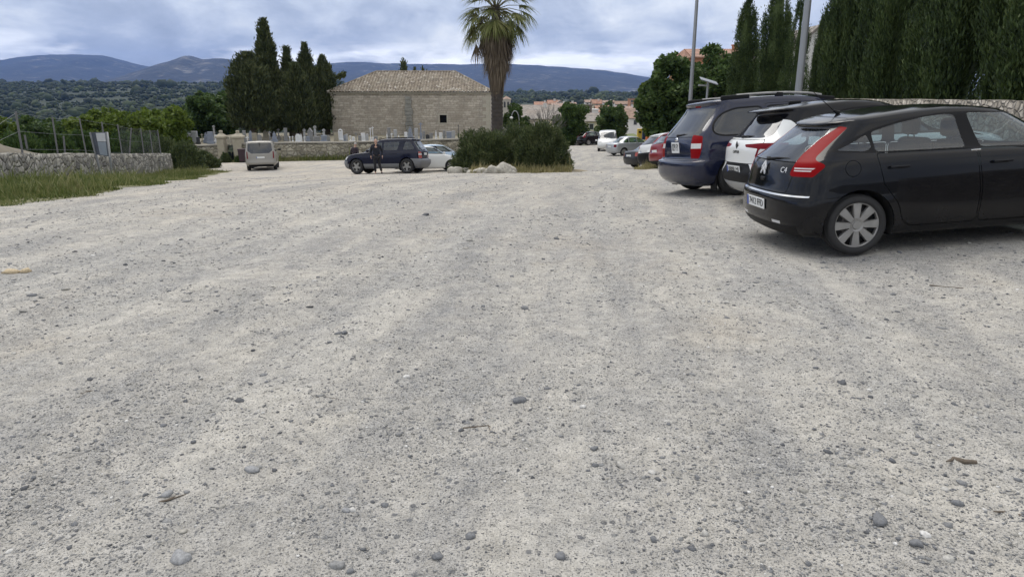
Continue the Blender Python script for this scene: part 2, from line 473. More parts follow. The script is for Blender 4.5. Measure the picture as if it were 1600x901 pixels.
from mathutils.bvhtree import BVHTree
_surf = {}
def rear_x(root, y, z):
    h = _surf[root.name].ray_cast(Vector((-2, y, z)), Vector((1, 0, 0)))[0]
    return h.x if h else 0.0
def side_y(root, x, z, s):
    h = _surf[root.name].ray_cast(Vector((x, 3*s, z)), Vector((0, -s, 0)))[0]
    return h.y if h else 0.8*s
def top_z(root, x, y):
    h = _surf[root.name].ray_cast(Vector((x, y, 4)), Vector((0, 0, -1)))[0]
    return h.z if h else 1.4
M = {}
def car_materials():
    M['black'] = paint('black_car_paint', (0.0032, 0.0036, 0.0055), 0.10, 0.25, 0.022, 0.0, spec=0.18)
    M['navy'] = paint('navy_car_paint', (0.007, 0.011, 0.034), 0.12, 0.40, 0.03, spec=0.35)
    M['darknavy'] = paint('dark_navy_car_paint', (0.005, 0.007, 0.022), 0.16, 0.2, 0.03, spec=0.25)
    M['white'] = paint('white_car_paint', (0.72, 0.73, 0.72), 0.28, 0.6, 0.10)
    M['silver'] = paint('silver_car_paint', (0.42, 0.44, 0.46), 0.32, 0.6, 0.10, 0.35)
    M['beige'] = paint('beige_grey_van_paint', (0.27, 0.255, 0.225), 0.34, 0.5, 0.12, 0.2)
    M['red'] = paint('red_car_paint', (0.20, 0.008, 0.016), 0.28, 0.35, 0.05, spec=0.35)
    M['charcoal'] = paint('charcoal_car_paint', (0.014, 0.015, 0.018), 0.30, 0.3, 0.06, spec=0.35)
    M['bluegrey'] = paint('blue_grey_car_paint', (0.36, 0.47, 0.60), 0.28, 0.5, 0.06, 0.2)
    M['cladding'] = simple('grey_plastic_cladding', (0.075, 0.078, 0.082), 0.55, 0.12, 8, 0.15, 300)
    M['greybumper'] = simple('grey_bumper_plastic', (0.16, 0.165, 0.175), 0.5, 0.10, 6, 0.1, 300)
    M['blackplastic'] = simple('black_plastic', (0.010, 0.010, 0.011), 0.5, 0.2, 8, 0.1, 300, Specular_IOR_Level=0.15)
    M['skid'] = simple('skid_plate_silver', (0.42, 0.43, 0.44), 0.4, 0.1, 6, metallic=0.4)
    M['chrome'] = simple('chrome_trim', (0.75, 0.76, 0.78), 0.16, 0.05, 10, metallic=1.0)
    M['emblem'] = simple('silver_emblem', (0.62, 0.63, 0.65), 0.35, 0.05, 10)
    M['glass'] = glass('car_glass', (0.50, 0.60, 0.62))
    M['glass_dark'] = glass('privacy_glass', (0.10, 0.11, 0.13), 0.55)
    M['glass_mid'] = glass('tinted_car_glass', (0.30, 0.36, 0.38), 0.15)
    M['rubber'] = simple('tyre_rubber', (0.020, 0.020, 0.021), 0.75, 0.25, 12, 0.3, 160)
    M['alloy'] = simple('wheel_alloy', (0.30, 0.295, 0.285), 0.40, 0.35, 9, metallic=0.55)
    M['hubdark'] = simple('wheel_recess', (0.012, 0.012, 0.012), 0.7, 0.2)
    M['disc'] = simple('brake_disc_steel', (0.10, 0.095, 0.09), 0.5, 0.2, 20, metallic=0.6)
    M['liner'] = simple('wheel_arch_liner', (0.010, 0.010, 0.010), 0.85, 0.2)
    M['seat'] = simple('seat_fabric', (0.035, 0.038, 0.042), 0.85, 0.15, 20, 0.2, 250)
    M['plate'] = simple('number_plate_white', (0.70, 0.71, 0.70), 0.4, 0.06)
    M['plateblue'] = simple('number_plate_blue', (0.02, 0.06, 0.30), 0.4, 0.06)
    M['ink'] = simple('number_plate_ink', (0.012, 0.012, 0.014), 0.5, 0.05)
    def lamp(name, c, rough=0.35, bump=0.08):
        m, nt, out = new_mat(name); q = N(nt); o = q.obj()
        st = q('ShaderNodeTexWave', {'Scale': 28.0, 'Distortion': 0.3}, bands_direction='Z'); q.set(st.inputs['Vector'], o)
        cc = q.mix(q.math('MULTIPLY', st.outputs[1], 0.3), c, tuple(x*0.55 for x in c))
        q.bsdf(out, cc, rough, q.bump(st.outputs[1], bump, 0.004), Coat_Weight=0.0, Coat_Roughness=0.08, Specular_IOR_Level=0.06)
        return m
    M['lampred'] = lamp('red_lamp_lens', (0.23, 0.003, 0.005))
    M['lampdarkred'] = lamp('dark_red_lamp_lens', (0.16, 0.008, 0.016))
    M['lampclear'] = lamp('clear_lamp_lens', (0.62, 0.62, 0.62), 0.1)
    M['lampsmoke'] = lamp('smoked_lamp_lens', (0.22, 0.23, 0.25), 0.1)
    M['lamppink'] = lamp('faded_red_lamp_lens', (0.42, 0.12, 0.11), 0.2)

_wheels = {}
def make_wheel(car, x, y, r, wdt, style, far=False, ratio=0.68):
    """tyre and rim, the axle along y; style: spokes8, star5, plain, dark"""
    side = 1 if y > 0 else -1
    wheel = 'wheel'
    seg = 20 if far else 44
    key = (round(r,3), round(wdt,3), style, far)
    if key not in _wheels:
        rr = r * ratio
        h = wdt/2
        t = MB()
        prof = [(rr*0.98, -h*0.86), (rr*1.03, -h*0.97), (r*0.86, -h*1.04), (r*0.945, -h*0.92), (r*0.985, -h*0.72), (r, -h*0.35)]
        if not far:
            for k in (-0.3, 0.0, 0.3):                              # tread grooves
                prof += [(r, h*(k-0.07)), (r-0.007, h*(k-0.05)), (r-0.007, h*(k+0.05)), (r, h*(k+0.07))]
        prof += [(r, h*0.35), (r*0.985, h*0.72), (r*0.945, h*0.92), (r*0.86, h*1.04), (rr*1.03, h*0.97), (rr*0.98, h*0.86)]
        t.lathe(prof, seg)
        rim = MB(); z = h*0.80
        rim.lathe([(rr*0.93, z-0.05), (rr*0.93, z-0.004), (rr*0.965, z+0.002), (rr*1.0, z), (rr*1.005, z-0.03)], seg)
        if style in ('spokes8', 'star5', 'plain'):
            ns = {'spokes8': 8, 'star5': 5, 'plain': 7}[style]
            for k in range(ns):
                Mx = Matrix.Rotation(2*math.pi*k/ns + (math.pi/2 if style != 'spokes8' else 0), 4, 'Z')
                if style == 'spokes8': a0, a1, r0 = 0.027, 0.040, rr*0.27
                elif style == 'star5': a0, a1, r0 = 0.055, 0.034, rr*0.10
                else: a0, a1, r0 = 0.07, 0.085, rr*0.2
                sc = rr / 0.207
                a0 *= sc; a1 *= sc
                zz = z - 0.004
                V = [(r0,-a0,zz-0.012),(r0,a0,zz-0.012),(rr*0.95,a1,zz-0.001),(rr*0.95,-a1,zz-0.001),
                     (r0,-a0*.82,zz+0.004),(r0,a0*.82,zz+0.004),(rr*0.95,a1*.88,zz+0.005),(rr*0.95,-a1*.88,zz+0.005)]
                V = [Mx @ Vector(v) for v in V]
                V2 = [Mx @ Vector(v) for v in [(r0,-a0,zz-0.04),(r0,a0,zz-0.04),(rr*0.95,a1,zz-0.04),(rr*0.95,-a1,zz-0.04)]]
                rim.add(V + V2, [(4,5,6,7),(0,1,5,4),(1,2,6,5),(2,3,7,6),(3,0,4,7),(8,9,1,0),(9,10,2,1),(11,8,0,3)])
            rim.lathe([(0.0, z+0.006), (rr*0.17, z+0.006)][::-1], 24, smooth=False); rim.lathe([(rr*0.17, z+0.006), (rr*0.19, z-0.004), (rr*0.21, z-0.004), (rr*0.29, z+0.002), (rr*0.31, z-0.006), (rr*0.31, z-0.03)][::-1], 24, smooth=False)
        elif style == 'dark':
            rim.lathe([(0.0, z-0.02), (rr*0.3, z-0.015), (rr*0.6, z-0.03), (rr*0.93, z-0.02)][::-1], 20)
        back = MB()
        back.lathe([(0.0, z-0.055), (rr*0.94, z-0.055), (rr*0.94, -h*0.8), (0.0, -h*0.8)][::-1], 20)
        dk = MB(); dk.lathe([(rr*0.2, z-0.048), (rr*0.62, z-0.046)][::-1], 24)
        _wheels[key] = [t.build('tyre', M['rubber']), rim.build('rim', M['hubdark'] if style == 'dark' else M['alloy']), back.build('wheel_hub', M['hubdark']), dk.build('brake_disc', M['disc'])]
        for o in _wheels[key]: bpy.data.objects.remove(o) if False else None
        protos = _wheels[key]
        _wheels[key] = [(o.name.split('.')[0], o.data) for o in protos]
        for o in protos: bpy.data.objects.remove(o)
    w = bpy.data.objects.new('wheel', None); COL.objects.link(w); w.parent = car; w.empty_display_size = 0.2
    w.location = (x, y, r); w.rotation_euler = (R(-90) if side > 0 else R(90), 0, 0)
    for nm, me in _wheels[key]:
        if far and nm in ('brake_disc',): continue
        link(nm, me, None, w)

def plate(car, x, y, z, text, w=0.52, h=0.11, tilt=0.0, yaw=0.0, blue=True, name='number_plate'):
    """a number plate facing backwards (-x)"""
    mb = MB(); mb.bbox((0,0,0), (w, 0.008, h), 0.003)
    o = mb.build(name, M['plate'], car)
    o.matrix_local = Matrix.Translation((x, y, z)) @ Matrix.Rotation(R(-90) + yaw, 4, 'Z') @ Matrix.Rotation(tilt, 4, 'X')
    if blue:
        b = MB(); b.box((-w/2 + 0.022, -0.006, 0), (0.04, 0.004, h*0.94)); b.build('country_band', M['plateblue'], o)
    if text:
        me = text_mesh(text, h*0.92); me.materials.clear(); me.materials.append(M['ink'])
        xs = [v.co.x for v in me.vertices]; k = (w*0.80) / max(1e-6, max(xs) - min(xs))
        t = link('plate_lettering', me, None, o)
        t.matrix_local = Matrix.Translation((0.022 if blue else 0, -0.0055, 0)) @ Matrix.Rotation(R(90), 4, 'X') @ Matrix.Diagonal((k, 1, 1, 1))
    return o

def car(name, label, cat, loc, az, spec, mats, group=None, scale=(1,1,1), far=False, skip=()):
    """build one vehicle from its spec; mats maps the roles of the pieces to materials"""
    root = thing(name, label, cat, group=group, matrix=stand_matrix(loc[0], loc[1], az, spec['axles']) @ Matrix.Diagonal((*scale, 1)))
    q = spec['far'] if far else (10, 26, 10, 3)
    bm = loft_body(spec['rows'], *q)
    if 'shape' in spec: spec['shape'](bm)
    _surf[root.name] = BVHTree.FromBMesh(bm)
    roles = []                                                      # pid -> (name, role, off)
    GAP = 999
    for pc in spec['pieces']:
        nm, role, poly, phi = pc[:4]; o = pc[4] if len(pc) > 4 else {}
        if nm in skip: continue
        both = o.get('both', phi not in (0, 'top', 'front'))
        if far:
            if o.get('near'): continue
        else:
            if o.get('faronly'): continue
        for mir in ((False, True) if both else (False,)):
            fc = o.get('facing', 0.1); kp = o.get('keep')
            gap = o.get('gap', 0.0)
            if nm == 'arch_gap' or role == 'gap':
                cut(bm, poly, phi, GAP, mir, fc, kp); continue
            roles.append((nm, role, o.get('off', 0.0))); pid = len(roles)
            if gap and not far:
                cut(bm, offs(poly, gap), phi, GAP, mir, fc, kp)
                cut(bm, poly, phi, pid, mir, fc)
            else:
                cut(bm, poly, phi, pid, mir, fc, kp)
    V, Nn, F = split(bm, {0})
    body = link('body', skin_mesh('body', V, Nn, F), mats['body'], root)
    for i, (nm, role, off) in enumerate(roles):
        V, Nn, F = split(bm, {i + 1})
        if F: link(nm, skin_mesh(nm, V, Nn, F, off), mats[role], root)
    bm.free()
    # arch liners, wheels
    r = spec['wheel'][0]; wd = spec['wheel'][1]; tw = spec['track']/2
    for x in spec['axles']:
        for s in (1, -1):
            a = MB(); ra = spec['arch']
            n = 16; V = []
            for k in range(n + 1):
                g = R(-18) + R(216)*k/n
                for yy in (tw*s + 0.16*s, s*0.30): V.append((x + ra*1.005*math.cos(g), yy if yy*s < spec['half']-0.03 else s*(spec['half']-0.03), r + ra*1.005*math.sin(g)))
            a.add(V, [(2*k, 2*k+1, 2*k+3, 2*k+2) for k in range(n)])
            a.add([(x, s*0.30, r)] + V[1::2], [(0, k+1, k+2) for k in range(n)])
            a.build('wheel_arch', M['liner'], root)
            make_wheel(root, x, (tw)*s, r, wd, spec.get('rim', 'plain') if 'rim' not in mats else mats['rim'], far, spec.get('ratio', .68))
    # interior: solid tub added to block light through panel gaps, seats, dashboard
    it = spec.get('interior')
    if it:
        ax0, ax1 = spec['axles']; ar = spec['arch']; zt = it[2] + 0.26; z0 = 0.30
        m = MB(); m.box(((ax0+ax1)/2, 0, (zt+z0)/2), (ax1-ax0-2*ar-.02, (spec['half']-.10)*2, zt-z0))
        m.box(((ax0+it[0]*.5)/2, 0, (zt+.5)/2), (ax0-it[0]*.5, .59, zt-.5)); m.box((ax0+.1, 0, (zt+.5)/2), (ax0*.9, .60, zt-.52))
        m.build('cabin_light_block', M['seat'], root)
        if not far:
            for (sx, sy, wdt) in it[4]:
                s = MB()
                s.bbox((sx, sy, it[2]+0.22), (0.16, wdt, 0.58), 0.06, 3)
                seat = s.build('seat', M['seat'], root)
                for hy in ((0,) if wdt < 0.7 else (-wdt/3.2, wdt/3.2)):
                    hr = MB(); hr.bbox((sx-0.05, sy+hy, it[2]+0.64), (0.11, 0.27, 0.20), 0.06, 4)
                    for d in (-0.06, 0.06): hr.tube([(sx-0.04, sy+hy+d, it[2]+0.46), (sx-0.045, sy+hy+d, it[2]+0.58)], 0.008, 6)
                    hr.build('headrest', M['seat'], seat)
            d = MB(); d.bbox((it[1]-0.22, 0, it[2]+0.22), (0.45, it[3]*1.85, 0.26), 0.08, 3)
            d.build('dashboard', M['seat'], root)
            w = MB(); wx = it[1]-0.55
            pts = [(wx+0.06*math.cos(2*math.pi*k/16), 0.36+0.18*math.sin(2*math.pi*k/16), it[2]+0.30+0.16*math.cos(2*math.pi*k/16)) for k in range(17)]
            w.tube(pts, 0.013, 6, cap=False); w.build('steering_wheel', M['blackplastic'], root)
    return root

def handle(root, x, y, z, mat, length=0.2):
    s = 1 if y > 0 else -1
    y = side_y(root, x, z, s)
    d = MB(); d.bbox((x, y + 0.028*s, z), (length, 0.022, 0.028), 0.010, 3)
    d.bbox((x - length*.4, y + 0.012*s, z), (0.03, 0.03, 0.024), 0.006); d.bbox((x + length*.4, y + 0.012*s, z), (0.03, 0.03, 0.024), 0.006)
    d.build('door_handle', mat, root)
def mirror(root, x, y, z, mat, sz=(0.12, 0.2, 0.14)):
    s = 1 if y > 0 else -1
    d = MB(); d.bbox((x, y + s*0.16, z + 0.03), sz, 0.05, 3); d.bbox((x+0.02, y + s*0.04, z), (0.06, 0.12, 0.04), 0.015)
    d.build('wing_mirror', mat, root)
def wiper(root, x, y0, z0, y1, z1, xk):
    w = MB(); w.bbox((x, y0, z0), (0.05, 0.07, 0.05), 0.015); w.tube([(x-0.02, y0, z0), (x + xk*.5 - 0.02, (y0+y1)/2, (z0+z1)/2+0.01), (x+xk, y1, z1)], [0.017, 0.013, 0.008], 6)
    w.build('rear_wiper', M['blackplastic'], root)
# ------------------------------------------------------------------ the vehicle outlines
def hatch_spec():
    rows = [
        row(0.16, 4.12, 0.70, 0.19, .25, 2.6, .5, 2.4),
        row(0.08, 4.20, 0.82, [(0,.25),(.6,.20),(3.6,.20),(4.26,.22)], .30, 2.6, .5, 2.4),
        row(0.02, 4.24, 0.868, [(0,.33),(.9,.30),(3.6,.30),(4.26,.32)], .34, 2.6, .55, 2.4),
        row(0.00, 4.26, 0.885, [(0,.50),(2,.46),(4.26,.48)], .36, 2.6, .60, 2.4),
        row(0.005, 4.25, 0.886, [(0,.625),(2,.58),(4.26,.58)], .38, 2.5, .60, 2.4),
        row(0.035, 4.22, 0.880, [(0,.66),(2,.68),(4.26,.66)], .36, 2.5, .60, 2.4),
        row(0.07, 4.12, 0.868, [(0,.80),(2,.80),(3.2,.76),(4.2,.71)], .36, 2.5, .62, 2.4),
        row(0.12, 3.95, [(0,.80),(.8,.835),(3,.835),(4,.80)], [(0,.96),(1,.985),(2.6,.955),(3.2,.90),(3.95,.79)], .34, 2.5, .62, 2.3),
        row(0.17, 3.58, [(0,.74),(.8,.800),(2.6,.795),(3.5,.72)], [(0,1.01),(1,1.03),(2.6,1.00),(3.1,.945),(3.58,.875)], .34, 2.5, .60, 2.3),
        row(0.23, 3.20, [(0,.70),(.8,.770),(2.6,.765),(3.1,.71)], [(0,1.055),(1,1.07),(2.6,1.045),(3.2,.965)], .34, 2.5, .55, 2.6),
        row(0.40, 2.84, [(0,.62),(.9,.705),(2.3,.70),(2.8,.64)], [(0.3,1.18),(1,1.20),(2.2,1.21),(2.84,1.175)], .32, 2.6, .48, 2.8),
        row(0.58, 2.50, [(0,.555),(1,.635),(2,.63),(2.5,.58)], [(0.45,1.295),(1,1.375),(1.8,1.405),(2.5,1.36)], .30, 2.7, .40, 3.0),
        row(0.53, 2.36, [(0,.51),(1,.565),(2,.56),(2.5,.51)], [(0.5,1.325),(.9,1.400),(1.7,1.445),(2.36,1.40)], .30, 2.7, .38, 3.0),
        row(0.70, 2.15, .34, [(0.5,1.36),(.9,1.425),(1.6,1.470),(2.15,1.44)], .25, 2.4, .34, 3.0),
        row(0.95, 1.95, .001, [(0.5,1.38),(.9,1.435),(1.6,1.478),(1.95,1.468)], .25, 2.2, .34, 3.0)]
    trim = [(.44,1.08),(.84,1.043),(1.95,1.022),(3.16,.975),(3.06,1.01),(2.84,1.165),(2.60,1.285),(2.36,1.360),(2.0,1.385),(1.65,1.392),(1.28,1.358),(.94,1.285),(.66,1.175)]
    quarter = [(.525,1.088),(.81,1.062),(.885,1.10),(.85,1.228),(.68,1.145)]
    wrear = [(.915,1.054),(1.84,1.036),(1.775,1.36),(1.71,1.374),(1.46,1.362),(1.16,1.312),(.90,1.248)]
    wfront = [(2.0,1.033),(3.02,1.0),(2.97,1.04),(2.78,1.16),(2.55,1.280),(2.33,1.348),(1.90,1.374)]
    dr = roundp([(.905,1.036),(1.93,1.017),(1.965,.62),(1.95,.285),(1.26,.285),(1.175,.36),(1.135,.52),(.98,.72)], .05)
    df = roundp([(1.957,1.016),(3.10,.968),(3.11,.50),(2.96,.285),(1.98,.285),(1.995,.62)], .05)
    rear_lamp = [(.46,.865),(.48,.840),(.735,.840),(.835,.940),(.825,.965),(.725,1.005),(.712,1.03),(.79,1.14),(.925,1.305),(.835,1.318),(.675,1.205),(.545,1.055)]
    pieces = [
        ('bumper', 'bumper', [(-.80,.16),(.80,.16),(.80,.655),(-.80,.655)], 0, dict(facing=.35)),
        ('bumper_trim', 'chrome', [(-.83,.634),(.83,.634),(.83,.649),(-.83,.649)], 0, dict(facing=.05, both=False, near=True, off=.006)),
        ('bumper_skirt', 'plastic', [(-.70,.15),(.70,.15),(.74,.33),(-.74,.33)], 0, dict(facing=.3)),
        ('bumper_reflector', 'lampclear', [(-.52,.335),(-.36,.335),(-.36,.365),(-.52,.365)], 0, dict(near=True, facing=.1)),
        ('bumper_reflector', 'lampclear', [(.52,.335),(.36,.335),(.36,.365),(.52,.365)], 0, dict(near=True, facing=.1)),
        ('tailgate', 'body', roundp([(-.56,.665),(.56,.665),(.60,.975),(-.60,.975)], .05), 0, dict(facing=.3, gap=.008, near=True)),
        ('rear_window', 'glass', roundp([(-.61,.985),(.61,.985),(.48,1.285),(-.48,1.285)], .05), 0, dict(facing=.2, keep={0})),
        ('windscreen', 'glass', roundp([(-.68,.955),(.68,.955),(.53,1.385),(-.53,1.385)], .06), 'front', dict(facing=.2)),
        ('window_trim', 'plastic', roundp(trim, .03, 2), 90, dict(facing=.3)),
        ('side_window', 'glass', roundp(quarter, .03, 2), 90, dict(facing=.3)),
        ('side_window', 'glass', roundp(wrear, .03, 2), 90, dict(facing=.3)),
        ('side_window', 'glass', roundp(wfront, .03, 2), 90, dict(facing=.3)),
        ('door', 'body', dr, 90, dict(facing=.2, gap=.007, near=True)),
        ('door', 'body', df, 90, dict(facing=.2, gap=.007, near=True)),
        ('fuel_flap', 'body', circ(.655,.905,.076,20), 90, dict(gap=.006, near=True, both=False)),
        ('tail_lamp', 'lamp', roundp(rear_lamp, .012, 1), 48, dict(facing=.05)),
        ('lamp_reflector', 'lampclear', [(.51,.893),(.70,.893),(.715,.905),(.51,.905)], 48, dict(near=True, facing=.05)),
        ('lamp_reflector', 'lampclear', [(.51,.917),(.725,.917),(.745,.929),(.51,.929)], 48, dict(near=True, facing=.05)),
        ('headlamp', 'lampclear', [(-.80,.60),(-.42,.62),(-.45,.72),(-.80,.80)], 'front', dict(facing=-.05)),
        ('headlamp', 'lampclear', [(.80,.60),(.42,.62),(.45,.72),(.80,.80)], 'front', dict(facing=-.05)),
        ('grille', 'plastic', roundp([(-.45,.28),(.45,.28),(.52,.46),(-.52,.46)], .05), 'front', dict(facing=.2)),
        ('arch_gap', 'gap', circ(.73,.316,.372,30), 90, dict(facing=-.3)),
        ('arch_gap', 'gap', circ(3.34,.316,.372,30), 90, dict(facing=-.3))]
    return dict(rows=rows, pieces=pieces, wheel=(.318,.21), axles=(.73,3.34), track=1.50, arch=.372, half=.885, far=(6,14,6,2), rim='spokes8', ratio=.745,
                interior=(.6, 3.0, .58, .66, [(1.02, 0, 1.2), (2.0, -.36, .5), (2.0, .36, .5)]))

def suv_spec():
    """small crossover with a contrasting roof; the outline of the white car"""
    rows = [
        row(0.22, 4.05, 0.66, 0.21, .25, 2.6, .5, 2.4),
        row(0.12, 4.13, 0.78, [(0,.30),(.6,.24),(3.6,.24),(4.2,.26)], .30, 2.6, .5, 2.4),
        row(0.03, 4.19, 0.86, [(0,.40),(.9,.34),(3.6,.34),(4.2,.36)], .36, 2.6, .55, 2.4),
        row(0.00, 4.23, 0.89, [(0,.54),(2,.50),(4.26,.54)], .38, 2.6, .60, 2.4),
        row(0.04, 4.22, 0.895, [(0,.66),(2,.64),(4.26,.66)], .40, 2.5, .60, 2.4),
        row(0.05, 4.18, 0.885, [(0,.80),(2,.78),(4.26,.78)], .40, 2.5, .60, 2.4),
        row(0.06, 4.08, 0.870, [(0,.92),(2,.89),(3.2,.88),(4.2,.86)], .40, 2.5, .62, 2.4),
        row(0.10, 3.90, [(0,.80),(.8,.835),(3,.835),(4,.80)], [(0,1.02),(1,.99),(2.6,.965),(3.2,.95),(3.95,.92)], .38, 2.5, .62, 2.3),
        row(0.16, 3.50, [(0,.74),(.8,.795),(2.6,.79),(3.5,.72)], [(0,1.08),(1,1.04),(2.6,1.01),(3.1,.99),(3.55,.98)], .36, 2.5, .60, 2.3),
        row(0.24, 3.08, [(0,.70),(.8,.765),(2.6,.755),(3.1,.70)], [(0,1.14),(1,1.09),(2.6,1.06),(3.12,1.03)], .36, 2.5, .55, 2.6),
        row(0.40, 2.72, [(0,.62),(.9,.70),(2.3,.69),(2.7,.63)], [(0.3,1.29),(1,1.29),(2.2,1.29),(2.72,1.26)], .34, 2.6, .48, 2.8),
        row(0.52, 2.38, [(0,.56),(1,.635),(2,.63),(2.4,.58)], [(0.45,1.42),(1,1.46),(1.7,1.475),(2.36,1.43)], .30, 2.7, .40, 3.0),
        row(0.34, 2.24, [(0,.54),(1,.58),(2,.57),(2.4,.52)], [(0.3,1.455),(.8,1.50),(1.5,1.535),(2.22,1.48)], .30, 2.7, .38, 3.0),
        row(0.50, 2.10, .34, [(0.3,1.48),(.8,1.53),(1.5,1.568),(2.05,1.53)], .25, 2.4, .34, 3.0),
        row(0.80, 1.85, .001, [(0.3,1.50),(.8,1.54),(1.5,1.575),(1.85,1.56)], .25, 2.2, .34, 3.0)]
    trim = [(.86,1.07),(1.05,1.035),(2.03,1.005),(3.08,.975),(2.96,1.09),(2.72,1.25),(2.45,1.37),(2.20,1.43),(1.90,1.445),(1.50,1.43),(1.15,1.37),(.95,1.25)]
    wrear = [(1.00,1.065),(1.94,1.03),(1.90,1.40),(1.80,1.415),(1.50,1.40),(1.20,1.345),(1.02,1.24)]
    wfront = [(2.06,1.03),(2.95,1.00),(2.86,1.11),(2.67,1.235),(2.42,1.345),(2.19,1.405),(2.03,1.415)]
    roofside = [(-.1,1.165),(.50,1.15),(.72,1.06),(3.2,.96),(3.2,1.7),(-.1,1.7)]
    lamp_side = roundp([(.25,.985),(.28,.945),(.54,.925),(.49,.80),(.70,.79),(.82,.86),(.95,.93),(.97,.995),(.6,1.005)], .02, 2)
    pieces = [
        ('roof', 'roof', [(.72,1.06),(1.0,1.055),(3.08,.985),(3.2,1.0),(3.2,1.7),(.30,1.7),(.30,1.40),(.62,1.31),(.78,1.16)], 90, dict(facing=-.2)),
        ('roof', 'roof', [(-.2,-.9),(3.05,-.9),(3.05,.9),(-.2,.9)], 'top', dict(facing=.25, keepz=1.2, keep={1,2})),
        ('roof', 'roof', [(-.66,1.385),(.66,1.385),(.70,1.7),(-.70,1.7)], 0, dict(facing=-.3)),
        ('lower_bumper', 'plastic', [(-.86,.15),(.86,.15),(.86,.50),(.60,.53),(.42,.70),(-.42,.70),(-.60,.53),(-.86,.50)], 0, dict(facing=.25)),
        ('skid_plate', 'skid', roundp([(-.66,.22),(.66,.22),(.74,.42),(.60,.40),(-.60,.40),(-.74,.42)], .03), 0, dict(facing=.2)),
        ('sill_cladding', 'plastic', [(.30,.15),(4.0,.15),(4.0,.38),(.30,.38)], 90, dict(facing=.2)),
        ('tailgate', 'body', roundp([(-.58,.70),(.58,.70),(.66,.93),(.64,1.05),(-.64,1.05),(-.66,.93)], .04), 0, dict(facing=.3, gap=.008, near=True)),
        ('rear_window', 'glass', roundp([(-.65,1.075),(.65,1.075),(.55,1.375),(-.55,1.375)], .07), 0, dict(facing=.2)),
        ('windscreen', 'glass', roundp([(-.66,1.045),(.66,1.045),(.52,1.45),(-.52,1.45)], .06), 'front', dict(facing=.2)),
        ('window_trim', 'plastic', roundp(trim, .03, 2), 90, dict(facing=.3)),
        ('side_window', 'glass', roundp(wrear, .03, 2), 90, dict(facing=.3)),
        ('side_window', 'glass', roundp(wfront, .03, 2), 90, dict(facing=.3)),
        ('tail_lamp', 'lamp', lamp_side, 42, dict(facing=-.05)),
        ('lamp_reflector', 'lampclear', roundp([(.54,.82),(.65,.815),(.70,.915),(.575,.92)], .02, 1), 42, dict(near=True, facing=.05)),
        ('bumper_vent', 'plastic', [(.55,.585),(.80,.575),(.80,.635),(.55,.64)], 42, dict(near=True)),
        ('headlamp', 'lampclear', [(-.82,.74),(-.42,.74),(-.45,.84),(-.82,.90)], 'front', dict(facing=-.05)),
        ('headlamp', 'lampclear', [(.82,.74),(.42,.74),(.45,.84),(.82,.90)], 'front', dict(facing=-.05)),
        ('grille', 'plastic', roundp([(-.40,.56),(.40,.56),(.44,.76),(-.44,.76)], .05), 'front', dict(facing=.2)),
        ('grille', 'plastic', roundp([(-.60,.28),(.60,.28),(.66,.46),(-.66,.46)], .05), 'front', dict(facing=.2)),
        ('arch_gap', 'gap', circ(.75,.335,.395,30), 90, dict(facing=-.3)),
        ('arch_gap', 'gap', circ(3.39,.335,.395,30), 90, dict(facing=-.3))]
    return dict(rows=rows, pieces=pieces, wheel=(.335,.215), axles=(.75,3.39), track=1.54, arch=.395, half=.895, far=(6,14,6,2), rim='spokes8',
                interior=(.6, 3.0, .66, .66, [(1.02, 0, 1.2), (2.0, -.36, .5), (2.0, .36, .5)]))

